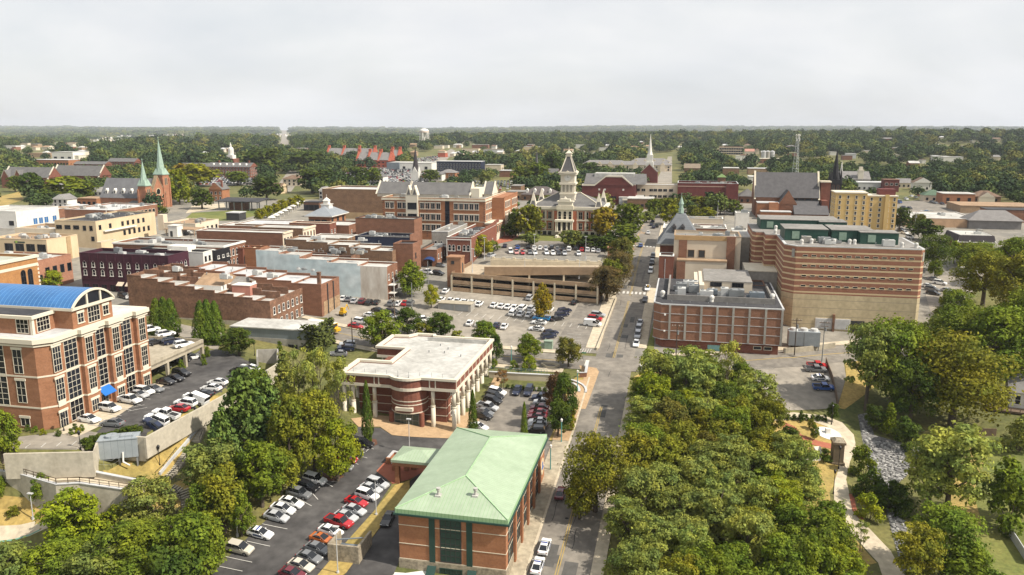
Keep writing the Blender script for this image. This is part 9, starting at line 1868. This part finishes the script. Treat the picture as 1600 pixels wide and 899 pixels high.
def pole(px,py,h,label,arm=True,mt=WOOD):
    p=T(px,py); t=thing('utility_pole',label,'utility pole',p,-GA); m=M(); m.cyl(0,0,-1,h,.17,.11,n=7); part('post',m,[mt],t)
    if arm:
        m=M(); m.box(-1.4,-.08,h-.8,1.4,.08,h-.6); m.box(-1.0,-.08,h-1.8,1.0,.08,h-1.65); part('crossarm',m,[WOOD],t); m=M()
        for x in (-1.3,-.6,.6,1.3): m.cyl(x,0,h-.6,h-.35,.06,n=6)
        part('insulator',m,[WHI],t); m=M(); m.cyl(.3,-.25,h-3,h-1.9,.28,n=8); part('transformer',m,[STL],t)
DW=mat('dark_pole',(.06,.045,.035),None,1)
for a in ((1056,563,10.5,'dark wooden utility pole in front of the brick annex',True,DW),(1241,556,11,'dark wooden utility pole in front of the grey chiller',True,DW),(1284,566,12,'pale utility pole in front of the striped jail',True,STL),(617,506,9,'wooden utility pole beside the lot below the mural',True,WOOD),(644,484,9,'pale utility pole beside the bright green tree',False,STL),(551,545,9,'dark utility pole beside the three cars below the metal shed',False,DW),(669,447,9,'pale pole with lamp beside the alley',False,STL),(1403,362,11,'pale utility pole right of the yellow hotel',True,STL),(1428,366,11,'thin pale utility pole in the street right of the hotel',True,STL),(1421,405,10,'thin pole behind the striped jail',False,STL),(509,341,12,'tall pale pole beside the brown blank wall',False,LRF),(168,352,10,'white pole beside the long dark red block',False,WHI),(1131,345,10,'dark pole in the gap behind the white roofs',False,DW),(1121,339,9,'pale lamp pole in the gap behind the white roofs',False,LRF),(1532,420,9,'pale lamp pole behind the box truck',False,LRF)): pole(*a)
# street signs
for px,py,lab,c in ((1012,458,'yellow diamond warning sign at the zebra crossing',YB),(912,566,'green street name sign at the crossing corner',mat('sign_green',(.02,.22,.10),None,1)),(908,730,'thin sign post at the drive entrance',STL)):
    p=T(px,py); t=thing('street_sign',lab,'sign',p,-GA); m=M(); m.cyl(0,0,-.3,2.6,.05,n=6); part('post',m,[STL],t); m=M()
    if c is YB: m.add([(-.5,-.06,2.6),(0,-.06,2.1),(.5,-.06,2.6),(0,-.06,3.1),(-.5,-.02,2.6),(0,-.02,2.1),(.5,-.02,2.6),(0,-.02,3.1)],[(0,1,2,3),(7,6,5,4),(0,4,5,1),(1,5,6,2),(2,6,7,3),(3,7,4,0)])
    else: m.box(-.6,-.06,2.5,.6,-.02,2.85)
    part('sign_plate',m,[c],t)
# ------------------------------------------------------------------ haze: an even, very thin air round everything
hm=bpy.data.materials.new('haze'); hm.use_nodes=True; t=hm.node_tree; t.nodes.clear(); o=t.nodes.new('ShaderNodeOutputMaterial'); v=t.nodes.new('ShaderNodeVolumePrincipled'); v.inputs['Color'].default_value=(.86,.91,1,1); v.inputs['Density'].default_value=HAZE; v.inputs['Anisotropy'].default_value=.0; t.links.new(v.outputs[0],o.inputs['Volume'])
X0,X1=float(gx[0])-20,float(gx[-1])+20; Y0,Y1=float(gy[0])-20,float(gy[-1])+20; m=M(); m.box(X0,Y0,float(_ZZ.min())-2,X1,Y1,170); tag(link('haze',m.mesh('haze',[hm])),'thin pale haze over the whole town','haze',None,'stuff')

# loose stones of the creek bed
m=M(); rs=random.Random(21); poly=[T(*p) for p in ((1344,652),(1360,690),(1400,694),(1438,702),(1424,735),(1398,758),(1408,800),(1424,860),(1436,895),(1418,900),(1400,850),(1387,800),(1364,750),(1354,712))]; Q=np.array([(p.x,p.y) for p in poly]); a0,c0=Q.min(0); a1,c1=Q.max(0); k=0
while k<900:
    x,y=rs.uniform(a0,a1),rs.uniform(c0,c1)
    if _inpoly(np.array([x]),np.array([y]),Q)[0][0]:
        r=rs.uniform(.18,.5); n0=len(m.v); m.ball(x,y,G(x,y)+r*.3,r,m=rs.choice([0,0,1]),n=5,k=3,sz=.7); k+=1
        for i in range(n0,len(m.v)): v=m.v[i]; m.v[i]=(v[0]+rs.uniform(-.1,.1),v[1]+rs.uniform(-.1,.1),v[2]+rs.uniform(-.06,.06))
tag(link('creek_stones',m.mesh('creek_stones',[mat('pale_stone',(.36,.35,.33),(.25,.245,.23),1),mat('grey_stone2',(.19,.185,.18),None,1)])),'loose pale stones scattered along the dry creek bed','stones',None,'stuff')
